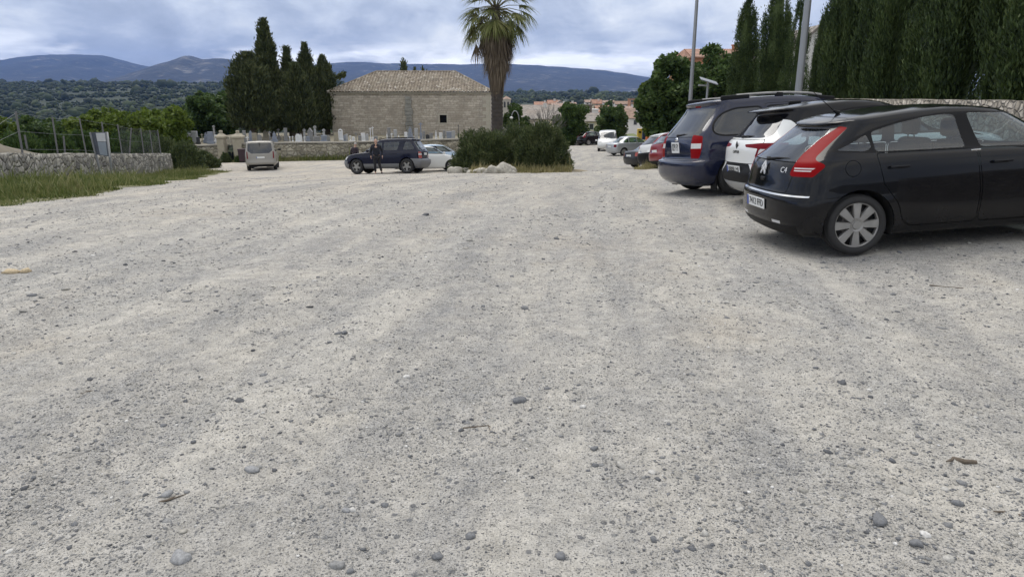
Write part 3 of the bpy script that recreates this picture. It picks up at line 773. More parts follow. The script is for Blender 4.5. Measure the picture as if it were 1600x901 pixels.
def minivan_spec():
    rows = [
        row(0.20, 4.62, 0.76, 0.20, .25, 2.8, .6, 2.4),
        row(0.08, 4.70, 0.88, [(0,.30),(.6,.23),(4.2,.23),(4.8,.25)], .30, 2.8, .6, 2.4),
        row(0.01, 4.76, 0.955, [(0,.40),(.9,.33),(4.2,.33),(4.8,.35)], .34, 2.8, .6, 2.4),
        row(0.00, 4.81, 0.985, [(0,.56),(2,.50),(4.8,.52)], .34, 2.8, .65, 2.4),
        row(0.02, 4.80, 0.990, [(0,.655),(2,.64),(4.8,.62)], .34, 2.8, .65, 2.4),
        row(0.11, 4.76, 0.985, [(0,.68),(2,.70),(4.8,.68)], .28, 2.8, .65, 2.4),
        row(0.13, 4.70, 0.975, [(0,.86),(2,.85),(3.6,.83),(4.8,.76)], .26, 2.9, .66, 2.4),
        row(0.15, 4.55, [(0,.92),(1,.955),(3.4,.95),(4.5,.88)], [(0,1.02),(1,.99),(3,.97),(3.7,.95),(4.6,.86)], .26, 2.9, .66, 2.3),
        row(0.17, 4.20, [(0,.90),(1,.925),(3,.92),(4.2,.84)], [(0,1.08),(1,1.05),(3,1.03),(3.7,1.0),(4.2,.95)], .26, 3.0, .64, 2.3),
        row(0.20, 3.85, [(0,.88),(1,.90),(3,.89),(3.8,.80)], [(0,1.14),(1,1.11),(3,1.09),(3.85,1.05)], .26, 3.0, .58, 2.6),
        row(0.42, 3.40, [(0,.80),(1,.835),(2.8,.83),(3.4,.75)], [(0,1.38),(1,1.38),(2.6,1.37),(3.40,1.33)], .26, 3.0, .52, 2.8),
        row(0.60, 2.98, [(0,.74),(1,.775),(2.5,.77),(3.0,.70)], [(0.4,1.60),(1,1.635),(2.2,1.64),(2.98,1.585)], .24, 3.0, .46, 3.0),
        row(0.56, 2.85, [(0,.70),(1,.73),(2.4,.72),(3.0,.64)], [(0.3,1.655),(.8,1.70),(1.7,1.715),(2.85,1.645)], .26, 3.0, .44, 3.0),
        row(0.70, 2.70, .42, [(0.3,1.69),(.8,1.725),(1.7,1.745),(2.7,1.70)], .25, 2.4, .40, 3.0),
        row(1.0, 2.40, .001, [(0.3,1.70),(.8,1.735),(1.7,1.755),(2.4,1.735)], .25, 2.2, .40, 3.0)]
    wq = roundp([(.46,1.16),(.62,1.10),(1.42,1.085),(1.44,1.54),(.92,1.535),(.66,1.46),(.50,1.30)], .10, 4)
    ws = roundp([(1.56,1.085),(2.50,1.07),(2.50,1.53),(1.56,1.54)], .05, 2)
    wf = roundp([(2.60,1.07),(3.72,1.04),(3.50,1.22),(3.10,1.42),(2.60,1.52)], .05, 2)
    ds = roundp([(1.50,1.60),(2.55,1.59),(2.55,.30),(1.55,.30),(1.50,.62)], .06, 2)
    pieces = [
        ('bumper', 'bumper', [(-1.0,.15),(1.0,.15),(1.0,.675),(-1.0,.675)], 0, dict(facing=.25)),
        ('tailgate', 'body', roundp([(-.66,.70),(.66,.70),(.68,1.085),(-.68,1.085)], .04), 0, dict(facing=.3, gap=.008, near=True)),
        ('rear_window', 'glass', roundp([(-.76,1.10),(.76,1.10),(.64,1.585),(-.64,1.585)], .06), 0, dict(facing=.25)),
        ('brake_lamp', 'lamp', [(-.12,1.612),(.12,1.612),(.12,1.642),(-.12,1.642)], 0, dict(facing=.05, near=True)),
        ('windscreen', 'glassf', roundp([(-.74,1.06),(.74,1.06),(.62,1.60),(-.62,1.60)], .06), 'front', dict(facing=.2)),
        ('door', 'body', ds, 90, dict(facing=.1, gap=.006, near=True)),
        ('window_trim', 'plastic', offs(wq, .03), 90, dict(facing=.2)),
        ('window_trim', 'plastic', offs(ws, .03), 90, dict(facing=.2)),
        ('side_window', 'glass', wq, 90, dict(facing=.2)),
        ('side_window', 'glass', ws, 90, dict(facing=.2)),
        ('side_window', 'glassf', wf, 90, dict(facing=.2)),
        ('tail_lamp', 'lamp', roundp([(.555,.71),(.77,.71),(.83,.90),(.815,1.10),(.57,1.13),(.545,.90)], .03, 2), 40, dict(facing=-.05)),
        ('lamp_reflector', 'lampclear', [(.552,.885),(.80,.885),(.805,.975),(.555,.975)], 40, dict(facing=-.05)),
        ('headlamp', 'lampclear', [(-.9,.66),(-.5,.66),(-.5,.78),(-.9,.86)], 'front', dict(facing=-.05)),
        ('headlamp', 'lampclear', [(.9,.66),(.5,.66),(.5,.78),(.9,.86)], 'front', dict(facing=-.05)),
        ('arch_gap', 'gap', circ(.88,.345,.405,30), 90, dict(facing=-.3)),
        ('arch_gap', 'gap', circ(3.9,.345,.405,30), 90, dict(facing=-.3))]
    return dict(rows=rows, pieces=pieces, wheel=(.345,.225), axles=(.88,3.9), track=1.72, arch=.405, half=.985, far=(6,16,6,2), rim='star5',
                interior=(.6, 3.6, .72, .80, [(1.0, 0, 1.3), (2.1, -.42, .5), (2.1, .42, .5)]))

def offroad_spec():
    """boxy SUV with grey lower cladding"""
    rows = [
        row(0.16, 4.48, 0.70, 0.26, .25, 2.8, .5, 2.6),
        row(0.06, 4.54, 0.82, [(0,.40),(.8,.30),(3.8,.30),(4.6,.34)], .28, 2.8, .5, 2.6),
        row(0.00, 4.59, 0.905, [(0,.50),(2,.42),(4.6,.48)], .30, 2.8, .5, 2.6),
        row(0.01, 4.59, 0.915, [(0,.68),(2,.56),(4.6,.64)], .30, 2.8, .5, 2.6),
        row(0.12, 4.55, 0.912, [(0,.71),(2,.70),(4.6,.70)], .24, 2.8, .5, 2.6),
        row(0.14, 4.46, 0.905, [(0,.88),(2,.86),(4.6,.84)], .24, 2.8, .5, 2.6),
        row(0.15, 4.32, 0.885, [(0,1.03),(2,1.01),(3.2,.99),(4.4,.93)], .24, 2.9, .5, 2.5),
        row(0.17, 3.95, [(0,.83),(1,.855),(3.0,.85),(4,.78)], [(0,1.09),(2,1.07),(3.2,1.05),(4,1.0)], .24, 3.0, .5, 2.5),
        row(0.20, 3.50, [(0,.81),(1,.835),(2.8,.83),(3.5,.76)], [(0,1.15),(2,1.12),(3.5,1.07)], .24, 3.0, .5, 2.7),
        row(0.38, 3.05, [(0,.74),(1,.77),(2.5,.765),(3.1,.70)], [(0,1.40),(2,1.38),(3.05,1.34)], .24, 3.0, .45, 2.8),
        row(0.52, 2.72, [(0,.70),(1,.725),(2.3,.72),(2.8,.66)], [(0.4,1.60),(1,1.63),(2.0,1.62),(2.72,1.57)], .22, 3.0, .42, 3.0),
        row(0.46, 2.60, [(0,.66),(1,.68),(2.3,.68),(2.8,.62)], [(0.4,1.65),(1,1.69),(2.0,1.68),(2.6,1.63)], .24, 3.0, .42, 3.0),
        row(0.70, 2.40, .40, [(0.4,1.68),(1,1.715),(2.0,1.71),(2.6,1.67)], .25, 2.4, .40, 3.0),
        row(1.00, 2.20, .001, [(0.4,1.69),(1,1.72),(2.0,1.72),(2.6,1.69)], .25, 2.2, .40, 3.0)]
    pieces = [
        ('lower_cladding', 'cladding', [(-1,.15),(1,.15),(1,.715),(-1,.715)], 0, dict(facing=.2)),
        ('lower_cladding', 'cladding', [(.0,.2),(4.6,.2),(4.6,.50),(1.2,.50),(.9,.75),(.0,.72)], 90, dict(facing=.2)),
        ('front_bumper', 'cladding', [(-1,.2),(1,.2),(1,.66),(-1,.66)], 'front', dict(facing=.2)),
        ('number_plate_recess', 'plastic', roundp([(-.42,.86),(.42,.86),(.42,1.06),(-.42,1.06)], .04, 1), 0, dict(facing=.3)),
        ('rear_window', 'glass', roundp([(-.68,1.13),(.68,1.13),(.60,1.58),(-.60,1.58)], .05, 2), 0, dict(facing=.25)),
        ('windscreen', 'glass', roundp([(-.68,1.08),(.68,1.08),(.60,1.59),(-.60,1.59)], .05, 2), 'front', dict(facing=.2)),
        ('side_window', 'glass', roundp([(.46,1.17),(1.10,1.16),(.98,1.56),(.68,1.55)], .06, 2), 90, dict(facing=.2)),
        ('side_window', 'glass', roundp([(1.42,1.15),(2.18,1.14),(2.16,1.55),(1.28,1.56)], .05, 2), 90, dict(facing=.2)),
        ('side_window', 'glass', roundp([(2.28,1.14),(3.28,1.11),(3.05,1.28),(2.72,1.48),(2.26,1.54)], .05, 2), 90, dict(facing=.2)),
        ('tail_lamp', 'lamp', roundp([(.50,.75),(.80,.75),(.80,1.06),(.56,1.06)], .03, 1), 40, dict(facing=-.05)),
        ('lamp_reflector', 'lampclear', [(.50,.90),(.80,.90),(.80,.98),(.52,.98)], 40, dict(facing=-.05)),
        ('headlamp', 'lampclear', [(-.85,.72),(-.5,.72),(-.5,.86),(-.85,.86)], 'front', dict(facing=-.05)),
        ('headlamp', 'lampclear', [(.85,.72),(.5,.72),(.5,.86),(.85,.86)], 'front', dict(facing=-.05)),
        ('grille', 'plastic', roundp([(-.42,.70),(.42,.70),(.46,.88),(-.46,.88)], .04, 1), 'front', dict(facing=.2)),
        ('arch_gap', 'gap', circ(.90,.37,.43,24), 90, dict(facing=-.3)),
        ('arch_gap', 'gap', circ(3.72,.37,.43,24), 90, dict(facing=-.3))]
    return dict(rows=rows, pieces=pieces, wheel=(.37,.26), axles=(.90,3.72), track=1.58, arch=.43, half=.905, far=(8,20,8,2), rim='star5', ratio=.63,
                interior=(.6, 3.2, .80, .72, [(1.2, 0, 1.3), (2.2, -.38, .5), (2.2, .38, .5)]))

def van_spec():
    rows = [
        row(0.14, 4.70, 0.76, 0.26, .2, 3.0, .6, 2.4),
        row(0.04, 4.80, 0.90, [(0,.40),(.8,.30),(4,.30),(5,.34)], .22, 3.0, .6, 2.4),
        row(0.00, 4.90, 0.975, [(0,.52),(2,.46),(5,.50)], .24, 3.0, .65, 2.4),
        row(0.04, 4.90, 0.985, [(0,.68),(2,.66),(5,.66)], .22, 3.0, .65, 2.4),
        row(0.06, 4.78, 0.985, [(0,.92),(3,.90),(5,.84)], .20, 3.0, .65, 2.4),
        row(0.08, 4.50, [(0,.975),(3.4,.96),(4.5,.88)], [(0,1.12),(3,1.08),(4.5,1.02)], .18, 3.0, .64, 2.4),
        row(0.10, 4.10, [(0,.96),(3,.94),(4.1,.84)], [(0,1.22),(3,1.18),(4.1,1.14)], .18, 3.2, .60, 2.6),
        row(0.16, 3.70, [(0,.90),(3,.89),(3.7,.80)], [(0,1.50),(3,1.48),(3.7,1.46)], .18, 3.2, .55, 2.8),
        row(0.24, 3.30, [(0,.845),(2.8,.84),(3.3,.76)], [(0,1.78),(3,1.78),(3.3,1.76)], .18, 3.2, .50, 3.0),
        row(0.28, 3.10, [(0,.79),(2.8,.78),(3.2,.70)], [(0.2,1.88),(1,1.90),(3,1.87)], .2, 3.0, .50, 3.0),
        row(0.45, 2.90, .45, [(0.2,1.93),(1,1.95),(3,1.91)], .25, 2.4, .45, 3.0),
        row(0.80, 2.60, .001, [(0.2,1.95),(1,1.97),(3,1.94)], .25, 2.2, .45, 3.0)]
    pieces = [
        ('bumper', 'bumper', [(-1,.15),(1,.15),(1,.60),(-1,.60)], 0, dict(facing=.2)),
        ('bumper_skirt', 'plastic', [(-.8,.15),(.8,.15),(.8,.42),(-.8,.42)], 0, dict(facing=.2)),
        ('tailgate', 'body', roundp([(-.80,.66),(.80,.66),(.80,1.10),(-.80,1.10)], .03, 1), 0, dict(facing=.3, gap=.01)),
        ('rear_window', 'glass', roundp([(-.56,1.14),(.56,1.14),(.80,1.32),(.75,1.80),(-.75,1.80),(-.80,1.32)], .05, 2), 0, dict(facing=.25)),
        ('windscreen', 'glass', roundp([(-.76,1.16),(.76,1.16),(.66,1.78),(-.66,1.78)], .05, 2), 'front', dict(facing=.2)),
        ('side_window', 'glass', roundp([(.40,1.22),(1.55,1.20),(1.55,1.70),(.46,1.72)], .06, 2), 90, dict(facing=.2)),
        ('side_window', 'glass', roundp([(1.68,1.20),(2.66,1.19),(2.66,1.70),(1.68,1.70)], .05, 2), 90, dict(facing=.2)),
        ('side_window', 'glass', roundp([(2.78,1.19),(3.85,1.17),(3.4,1.55),(3.18,1.68),(2.78,1.69)], .05, 2), 90, dict(facing=.2)),
        ('tail_lamp', 'lamp', roundp([(.76,.78),(.84,.82),(.86,1.28),(.79,1.26)], .03, 1), 25, dict(facing=-.2)),
        ('headlamp', 'lampclear', [(-.9,.80),(-.55,.80),(-.55,.98),(-.9,1.02)], 'front', dict(facing=-.05)),
        ('headlamp', 'lampclear', [(.9,.80),(.55,.80),(.55,.98),(.9,1.02)], 'front', dict(facing=-.05)),
        ('arch_gap', 'gap', circ(.98,.34,.40,20), 90, dict(facing=-.3)),
        ('arch_gap', 'gap', circ(3.90,.34,.40,20), 90, dict(facing=-.3))]
    return dict(rows=rows, pieces=pieces, wheel=(.34,.22), axles=(.98,3.90), track=1.72, arch=.40, half=.975, far=(8,18,8,2), rim='plain',
                interior=(.6, 3.6, .72, .80, []))

def sedan_spec():
    rows = [
        row(0.16, 4.12, 0.66, 0.20, .25, 2.6, .5, 2.4),
        row(0.06, 4.18, 0.78, [(0,.30),(.6,.23),(3.6,.22),(4.2,.24)], .28, 2.6, .5, 2.4),
        row(0.01, 4.22, 0.825, [(0,.46),(2,.42),(4.2,.46)], .30, 2.6, .55, 2.4),
        row(0.00, 4.22, 0.835, [(0,.58),(2,.56),(4.2,.58)], .30, 2.5, .55, 2.4),
        row(0.04, 4.15, 0.830, [(0,.74),(2,.70),(4.2,.68)], .30, 2.5, .6, 2.4),
        row(0.07, 4.00, 0.815, [(0,.88),(1,.86),(2.6,.83),(4.2,.74)], .30, 2.5, .6, 2.3),
        row(0.14, 3.60, [(0,.74),(1,.785),(3,.78),(3.6,.70)], [(0,.94),(.7,.945),(2.6,.90),(3.6,.82)], .30, 2.5, .6, 2.3),
        row(0.52, 3.10, [(.4,.68),(1,.74),(2.6,.735),(3.1,.66)], [(.4,.975),(1,.955),(2.6,.92),(3.1,.90)], .40, 2.5, .55, 2.6),
        row(0.82, 2.75, [(.6,.60),(1.2,.67),(2.3,.665),(2.8,.60)], [(.6,1.16),(1.5,1.17),(2.75,1.13)], .40, 2.6, .48, 2.8),
        row(1.12, 2.42, [(.9,.54),(1.4,.605),(2.2,.60),(2.5,.54)], [(1.0,1.33),(1.6,1.355),(2.42,1.31)], .34, 2.7, .40, 3.0),
        row(1.20, 2.30, [(.9,.48),(1.4,.54),(2.2,.54),(2.5,.48)], [(1.0,1.365),(1.6,1.395),(2.3,1.35)], .30, 2.7, .38, 3.0),
        row(1.40, 2.15, .30, [(1.0,1.40),(1.6,1.42),(2.3,1.39)], .25, 2.4, .34, 3.0),
        row(1.55, 2.0, .001, [(1.0,1.41),(1.6,1.425),(2.3,1.41)], .2, 2.2, .2, 3.0)]
    pieces = [
        ('rear_window', 'glass', roundp([(-.56,.985),(.56,.985),(.46,1.32),(-.46,1.32)], .05, 2), 0, dict(facing=.1)),
        ('windscreen', 'glass', roundp([(-.62,.93),(.62,.93),(.50,1.33),(-.50,1.33)], .05, 2), 'front', dict(facing=.2)),
        ('side_window', 'glass', roundp([(.86,.985),(1.32,.965),(1.28,1.26),(1.10,1.22)], .04, 2), 90, dict(facing=.2)),
        ('side_window', 'glass', roundp([(1.38,.965),(2.02,.95),(1.98,1.315),(1.40,1.31)], .04, 2), 90, dict(facing=.2)),
        ('side_window', 'glass', roundp([(2.10,.95),(2.92,.925),(2.64,1.13),(2.40,1.28),(2.06,1.315)], .04, 2), 90, dict(facing=.2)),
        ('tail_lamp', 'lamp', roundp([(.48,.66),(.74,.66),(.74,.86),(.50,.86)], .03, 1), 40, dict(facing=-.05)),
        ('headlamp', 'lampclear', [(-.78,.60),(-.42,.60),(-.42,.72),(-.78,.74)], 'front', dict(facing=-.05)),
        ('headlamp', 'lampclear', [(.78,.60),(.42,.60),(.42,.72),(.78,.74)], 'front', dict(facing=-.05)),
        ('arch_gap', 'gap', circ(.86,.295,.345,20), 90, dict(facing=-.3)),
        ('arch_gap', 'gap', circ(3.32,.295,.345,20), 90, dict(facing=-.3))]
    return dict(rows=rows, pieces=pieces, wheel=(.295,.185), axles=(.86,3.32), track=1.43, arch=.345, half=.83, far=(7,18,7,2), rim='plain',
                interior=(.9, 2.9, .58, .62, []))
# =================================================================== sky, light, air
SUN_EL, SUN_AZ = 58.0, -25.0        # azimuth clockwise from +Y
def build_sky():
    w = bpy.data.worlds.new('World'); SC.world = w; w.use_nodes = True
    nt = w.node_tree; nt.nodes.clear(); q = N(nt)
    out = nt.nodes.new('ShaderNodeOutputWorld')
    sky = nt.nodes.new('ShaderNodeTexSky'); sky.sky_type = 'NISHITA'; sky.sun_disc = False
    sky.sun_elevation = R(SUN_EL); sky.sun_rotation = R(SUN_AZ); sky.dust_density = 2.0
    d = q('ShaderNodeVectorMath', {0: q('ShaderNodeTexCoord').outputs['Generated']}, operation='NORMALIZE').outputs[0]
    sp = q('ShaderNodeSeparateXYZ', {0: d}); x, y, z = sp.outputs
    zz = q.math('ADD', q.math('MAXIMUM', z, 0.0), 0.33)
    pl = q('ShaderNodeCombineXYZ', {0: q.math('DIVIDE', x, zz), 1: q.math('DIVIDE', y, zz), 2: 0.0}).outputs[0]
    pl = q.map(pl, (1.05, 0.85, 1.0), (0, 0, R(18)), (3.7, 1.2, 0))
    big = q.noise(1.25, pl, 7.0, 0.56, 0.25)
    fine = q.noise(4.2, pl, 6.0, 0.6, 0.3)
    n = q.math('ADD', q.math('MULTIPLY', big, 0.60), q.math('MULTIPLY', fine, 0.40))
    lit = q.ramp(n, [(0.34, (0.43,0.50,0.65)), (0.43, (0.56,0.64,0.80)), (0.50, (0.76,0.84,0.98)), (0.57, (1.0,1.06,1.14)), (0.66, (1.36,1.38,1.38))])
    # overcast sky brightens towards the zenith; a pale slot over the far mountains
    up = q.rng(z, 0.08, 0.75, 1.0, 1.45)
    zen = q.mix(q.rng(z, 0.12, 0.6, 0.0, 1.0), (1,1,1), (1.12, 1.03, 0.90))
    lit = q.mix(1.0, lit, zen, 'MULTIPLY')
    slotn = q.noise(2.2, q.map(d, (3.0, 3.0, 26.0)), 4.0, 0.6)
    zw = q.math('ADD', z, q.math('MULTIPLY', q.math('SUBTRACT', slotn, 0.5), 0.035))
    slot = q.math('MULTIPLY', q.rng(zw, 0.028, 0.042, 0.0, 1.0), q.rng(zw, 0.052, 0.075, 1.0, 0.0))
    slot = q.math('MULTIPLY', slot, q.rng(q.noise(5.0, q.map(d, (1.0, 1.0, 4.0)), 4.0, 0.6), 0.42, 0.56, 0.0, 1.0), True)
    lit = q.mix(q.math('MULTIPLY', slot, 0.6), lit, (2.2, 2.2, 2.15))
    cl = q('ShaderNodeVectorMath', {0: lit, 'Scale': q.math('MULTIPLY', up, 9.6)}, operation='SCALE').outputs[0]
    cov = q.rng(n, 0.30, 0.42, 0.93, 0.97)
    c = q.mix(cov, sky.outputs[0], cl)
    bg = q('ShaderNodeBackground', {'Strength': 0.075}); q.set(bg.inputs['Color'], c)
    nt.links.new(bg.outputs[0], out.inputs['Surface'])
    s = bpy.data.lights.new('sun', 'SUN'); s.energy = 1.5; s.angle = R(38); s.color = (1.0, 0.95, 0.88)
    o = bpy.data.objects.new('sun', s); COL.objects.link(o)
    dv = Vector((math.sin(R(SUN_AZ))*math.cos(R(SUN_EL)), math.cos(R(SUN_AZ))*math.cos(R(SUN_EL)), math.sin(R(SUN_EL))))
    o.rotation_euler = dv.to_track_quat('Z', 'Y').to_euler()

def build_haze():
    mb = MB(); mb.box((0, 5600, 300), (34000, 12200, 740))
    m, nt, out = new_mat('hazy_air'); q = N(nt)
    v = q('ShaderNodeVolumePrincipled', {'Color': (0.24, 0.44, 1.0, 1), 'Density': 5.2e-5, 'Anisotropy': 0.0})
    nt.links.new(v.outputs[0], out.inputs['Volume'])
    tag(mb.build('haze', m), kind='stuff')

# =================================================================== ground
def gravel_material():
    m, nt, out = new_mat('gravel_lot'); q = N(nt); p = q.pos()
    flat = q.map(p, (1,1,0))
    big = q.noise(0.16, flat, 5.0, 0.6, 0.4)
    turned = q.map(flat, (1,1,1), (0,0,R(9))); streak = q.noise(1.5, q.map(turned, (1.0, 0.16, 1)), 7.0, 0.68, 0.35)
    track = q.noise(1.15, q.map(turned, (1.0, 0.028, 1), (0,0,0), (3.3,0,0)), 2.0, 0.5, 0.1)
    patch = q.noise(2.6, flat, 7.0, 0.70, 0.5)
    dens = q.math('ADD', q.math('ADD', q.math('MULTIPLY', streak, 0.5), q.math('MULTIPLY', patch, 0.35)), q.math('MULTIPLY', big, 0.15))
    dens = q.rng(dens, 0.43, 0.60, 0.0, 1.0)
    fine = q.noise(110.0, flat, 5.0, 0.8)
    mid = q.noise(9.0, flat, 9.0, 0.80)
    sand = q.mix(q.rng(big, 0.35, 0.65, 0, 1), (0.45,0.425,0.378), (0.40,0.382,0.35))
    sp = q('ShaderNodeSeparateXYZ', {0: p})
    # the ground turns paler and more sandy further off and to the left
    warm = q.math('MULTIPLY', q.rng(sp.outputs[1], 7, 20, 0, 1), q.rng(sp.outputs[0], -6, 3, 1.0, 0.30))
    sand = q.mix(q.math('MULTIPLY', warm, 0.9), sand, (0.50,0.445,0.365))
    sand = q.mix(q.rng(track, 0.46, 0.60, 0.0, 0.35), sand, (0.46,0.445,0.41))
    sand = q.mix(q.math('MULTIPLY', dens, 0.62), sand, (0.235,0.24,0.25))
    tan = q.rng(q.noise(0.42, q.map(flat, (1,1,0), (0,0,0), (7,3,0)), 4.0, 0.6), 0.58, 0.72, 0, 0.5)
    sand = q.mix(tan, sand, (0.36,0.315,0.255))
    grit = q.math('ADD', q.math('MULTIPLY', fine, 0.55), q.math('MULTIPLY', mid, 0.45))
    col = q.mix(1.0, sand, q.ramp(grit, [(0.36, 0.34), (0.44, 0.80), (0.51, 1.05), (0.60, 1.42)]), 'MULTIPLY')
    h = q.math('ADD', q.math('ADD', q.math('MULTIPLY', fine, 0.004), q.math('MULTIPLY', mid, 0.010)), q.math('MULTIPLY', q.noise(70.0, flat, 3.0, .6), 0.006))
    for sc, thr0, thr1, hh in ((30.0, 0.99, 0.84, 0.008), (75.0, 0.92, 0.60, 0.005), (160.0, 0.80, 0.40, 0.003)):
        wob = q('ShaderNodeVectorMath', {0: flat, 1: q('ShaderNodeVectorMath', {0: q('ShaderNodeTexNoise', {'Scale': sc*1.6, 'Vector': flat, 'Detail': 1.0}).outputs[1], 'Scale': 0.35/sc}, operation='SCALE')}, operation='ADD').outputs[0]
        v = q('ShaderNodeTexVoronoi', {'Scale': sc}, voronoi_dimensions='2D'); q.set(v.inputs['Vector'], wob)
        cs = q('ShaderNodeSeparateColor', {0: v.outputs['Color']})
        thr = q.rng(dens, 0, 1, thr0, thr1)
        on = q.rng(q.math('SUBTRACT', cs.outputs[0], thr), 0.0, 0.02, 0.0, 1.0)
        shape = q.rng(v.outputs['Distance'], 0.30, 0.46, 1.0, 0.0)
        msk = q.math('MULTIPLY', on, shape)
        st = q.ramp(cs.outputs[1], [(0.0, (0.06,0.063,0.07)), (0.35, (0.15,0.155,0.165)), (0.65, (0.26,0.26,0.255)), (0.86, (0.40,0.375,0.33)), (1.0, (0.58,0.57,0.55))])
        col = q.mix(q.math('MULTIPLY', msk, 0.85), col, st)
        dome = q.math('MULTIPLY', msk, q.rng(v.outputs['Distance'], 0.0, 0.46, 1.0, 0.35))
        h = q.math('ADD', h, q.math('MULTIPLY', dome, hh))
    nm = q('ShaderNodeBump', {'Strength': 0.9, 'Distance': 1.0}); q.set(nm.inputs['Height'], h)
    b = q.bsdf(out, col, 0.95, nm.outputs[0]); b.inputs['Specular IOR Level'].default_value = 0.15
    return m

def micro(x, y):
    """bumps and shallow ruts of the gravel, a few centimetres"""
    k = sstep(0.5, 2, y) * (1 - sstep(40, 60, y))
    z = 0.030 * (fbm(x*0.55, y*0.40, 3.0, 4) - 0.5) + 0.016 * (fbm(x*2.3 + y*.6, y*1.7, 9.0, 3) - 0.5) + 0.014 * (fbm(x*9, y*9, 1.0, 4, .65) - 0.5)
    u = x * math.cos(R(9)) - y * math.sin(R(9)) + 0.5*fbm(y*.15, x*.1, 0)
    for c, dp in ((-5.2, .022), (-3.7, .024), (-1.9, .026), (-.45, .024), (1.1, .018), (2.6, .018)): z = z - dp * np.exp(-((u - c)**2) / 0.07) + dp*.5 * np.exp(-((u - c - .34)**2) / 0.03)
    return z * k
def grid_faces(nr, nc):
    i, j = np.meshgrid(np.arange(nr-1), np.arange(nc-1), indexing='ij'); a = (i*nc + j).ravel()
    return np.stack([a, a+1, a+nc+1, a+nc], 1)

def build_ground():
    ys = [-14, -8, -4, -2, -.8, 0, .5, .9]
    y = 1.2
    while y < 150: ys.append(y); y += max(0.03, 0.0115 * y)
    ys = np.array(ys)
    t = [0.0]
    while t[-1] < 1.7:
        a = t[-1]; t.append(a + (0.0065 if a < .36 else .010 if a < .72 else .03 if a < 1 else .1))
    t = np.array(sorted([-v for v in t[1:]] + t))
    Yg, T = np.meshgrid(ys, t, indexing='ij'); Xg = T * (np.maximum(Yg, 0) + 5.0)
    Z = gz(Xg, Yg) + micro(Xg, Yg)
    V = np.stack([Xg.ravel(), Yg.ravel(), Z.ravel()], 1)
    tag(link('ground', np_mesh('ground', V, grid_faces(len(ys), len(t)), True), gravel_material()), kind='structure')

def stone_material(name, stops, rough=0.85):
    m, nt, out = new_mat(name); q = N(nt)
    r = q('ShaderNodeNewGeometry').outputs['Random Per Island']
    o = q.pos()
    c = q.mix(1.0, q.ramp(r, stops), q.ramp(q.noise(90.0, o, 4.0, 0.7), [(0.3, 0.65), (0.7, 1.3)]), 'MULTIPLY')
    q.bsdf(out, c, rough, q.bump(q.noise(220.0, o, 3.0), 0.5, 0.003)); return m

def lumps(base, pos, size, flat, seed, amp=0.25):
    """many rough stones in one array: base icosphere, one centre and size each"""
    g = np.random.default_rng(seed); V0, F0 = base; n = len(pos); k = len(V0)
    ax = size[:, None] * g.uniform(0.7, 1.35, (n, 3)); ax[:, 2] *= flat
    jit = 1 + amp * (g.random((n, k)) - 0.5) * 2
    V = V0[None] * jit[..., None] * ax[:, None, :]
    a = g.uniform(0, 2*math.pi, n); ti = g.normal(0, .25, n)
    c, s = np.cos(ti)[:, None], np.sin(ti)[:, None]
    X, Z = V[..., 0]*c - V[..., 2]*s, V[..., 0]*s + V[..., 2]*c
    V = np.stack([X, V[..., 1], Z], -1)
    c, s = np.cos(a)[:, None], np.sin(a)[:, None]
    V = np.stack([V[..., 0]*c - V[..., 1]*s, V[..., 0]*s + V[..., 1]*c, V[..., 2]], -1) + pos[:, None, :]
    F = (F0[None] + (np.arange(n) * k)[:, None, None]).reshape(-1, F0.shape[1])
    return V.reshape(-1, 3), F

def build_stones():
    g = np.random.default_rng(21)
    def scatter(n, y0, y1, med, sig, cut):
        y = y0 * (y1 / y0) ** g.random(n); x = (g.random(n)*2 - 1) * (0.86*y + 0.7)
        u = x*math.cos(R(9)) - y*math.sin(R(9)); w = x*math.sin(R(9)) + y*math.cos(R(9))
        d = 0.5*fbm(u*0.9, w*0.13, 2.0, 4, .6) + 0.5*fbm(x*1.4, y*1.4, 5.0, 4, .6)
        keep = (d + g.normal(0, .05, n) > cut) & (g.random(n) < (np.clip((y - 4)/8, .1, 1) if y0 > 4 else 1))
        x, y = x[keep], y[keep]
        s = med * np.exp(g.normal(0, sig, len(x)))
        return x, y, s
    Vs = []; Fs = []; b = 0
    for n, y0, y1, med, sig, cut, base, fl in ((70000, 1.7, 7.0, .0031, .45, .43, ICO1, .60), (25000, 2.2, 15, .0050, .46, .46, ICO1, .5), (42000, 4.5, 34, .0082, .50, .465, ICO1, .5), (1200, 1.9, 24, .0100, .34, .50, ICO2, .5), (150, 2.2, 26, .019, .25, .5, ICO2, .45)):
        x, y, s = scatter(n, y0, y1, med, sig, cut)
        z = gz(x, y) + micro(x, y) + s*fl*0.02
        V, F = lumps(base, np.stack([x, y, z], 1), s, fl, int(med*1e5) + n % 97, .38 if base is ICO1 else .22)
        Vs.append(V); Fs.append(F + b); b += len(V)
    m = stone_material('gravel_stones', [(0.0, (0.075,0.078,0.085)), (0.25, (0.15,0.155,0.165)), (0.55, (0.24,0.24,0.237)), (0.78, (0.33,0.315,0.28)), (0.95, (0.42,0.41,0.385)), (1.0, (0.62,0.61,0.59))])
    tag(link('gravel', np_mesh('gravel', np.concatenate(Vs), np.concatenate(Fs), False), m), kind='stuff')

def rock_mesh(name, seed, s, amp=0.35, base=ICO3, freq=1.6, smooth=True):
    V = base[0].copy(); g = seed * 7.31
    d = 1 + amp * (fbm(V[:,0]*freq + g, V[:,1]*freq, V[:,2]*freq + g, 4) - 0.5) * 2
    V = V * d[:, None] * np.array(s)[None]
    return np_mesh(name, V, base[1], smooth)

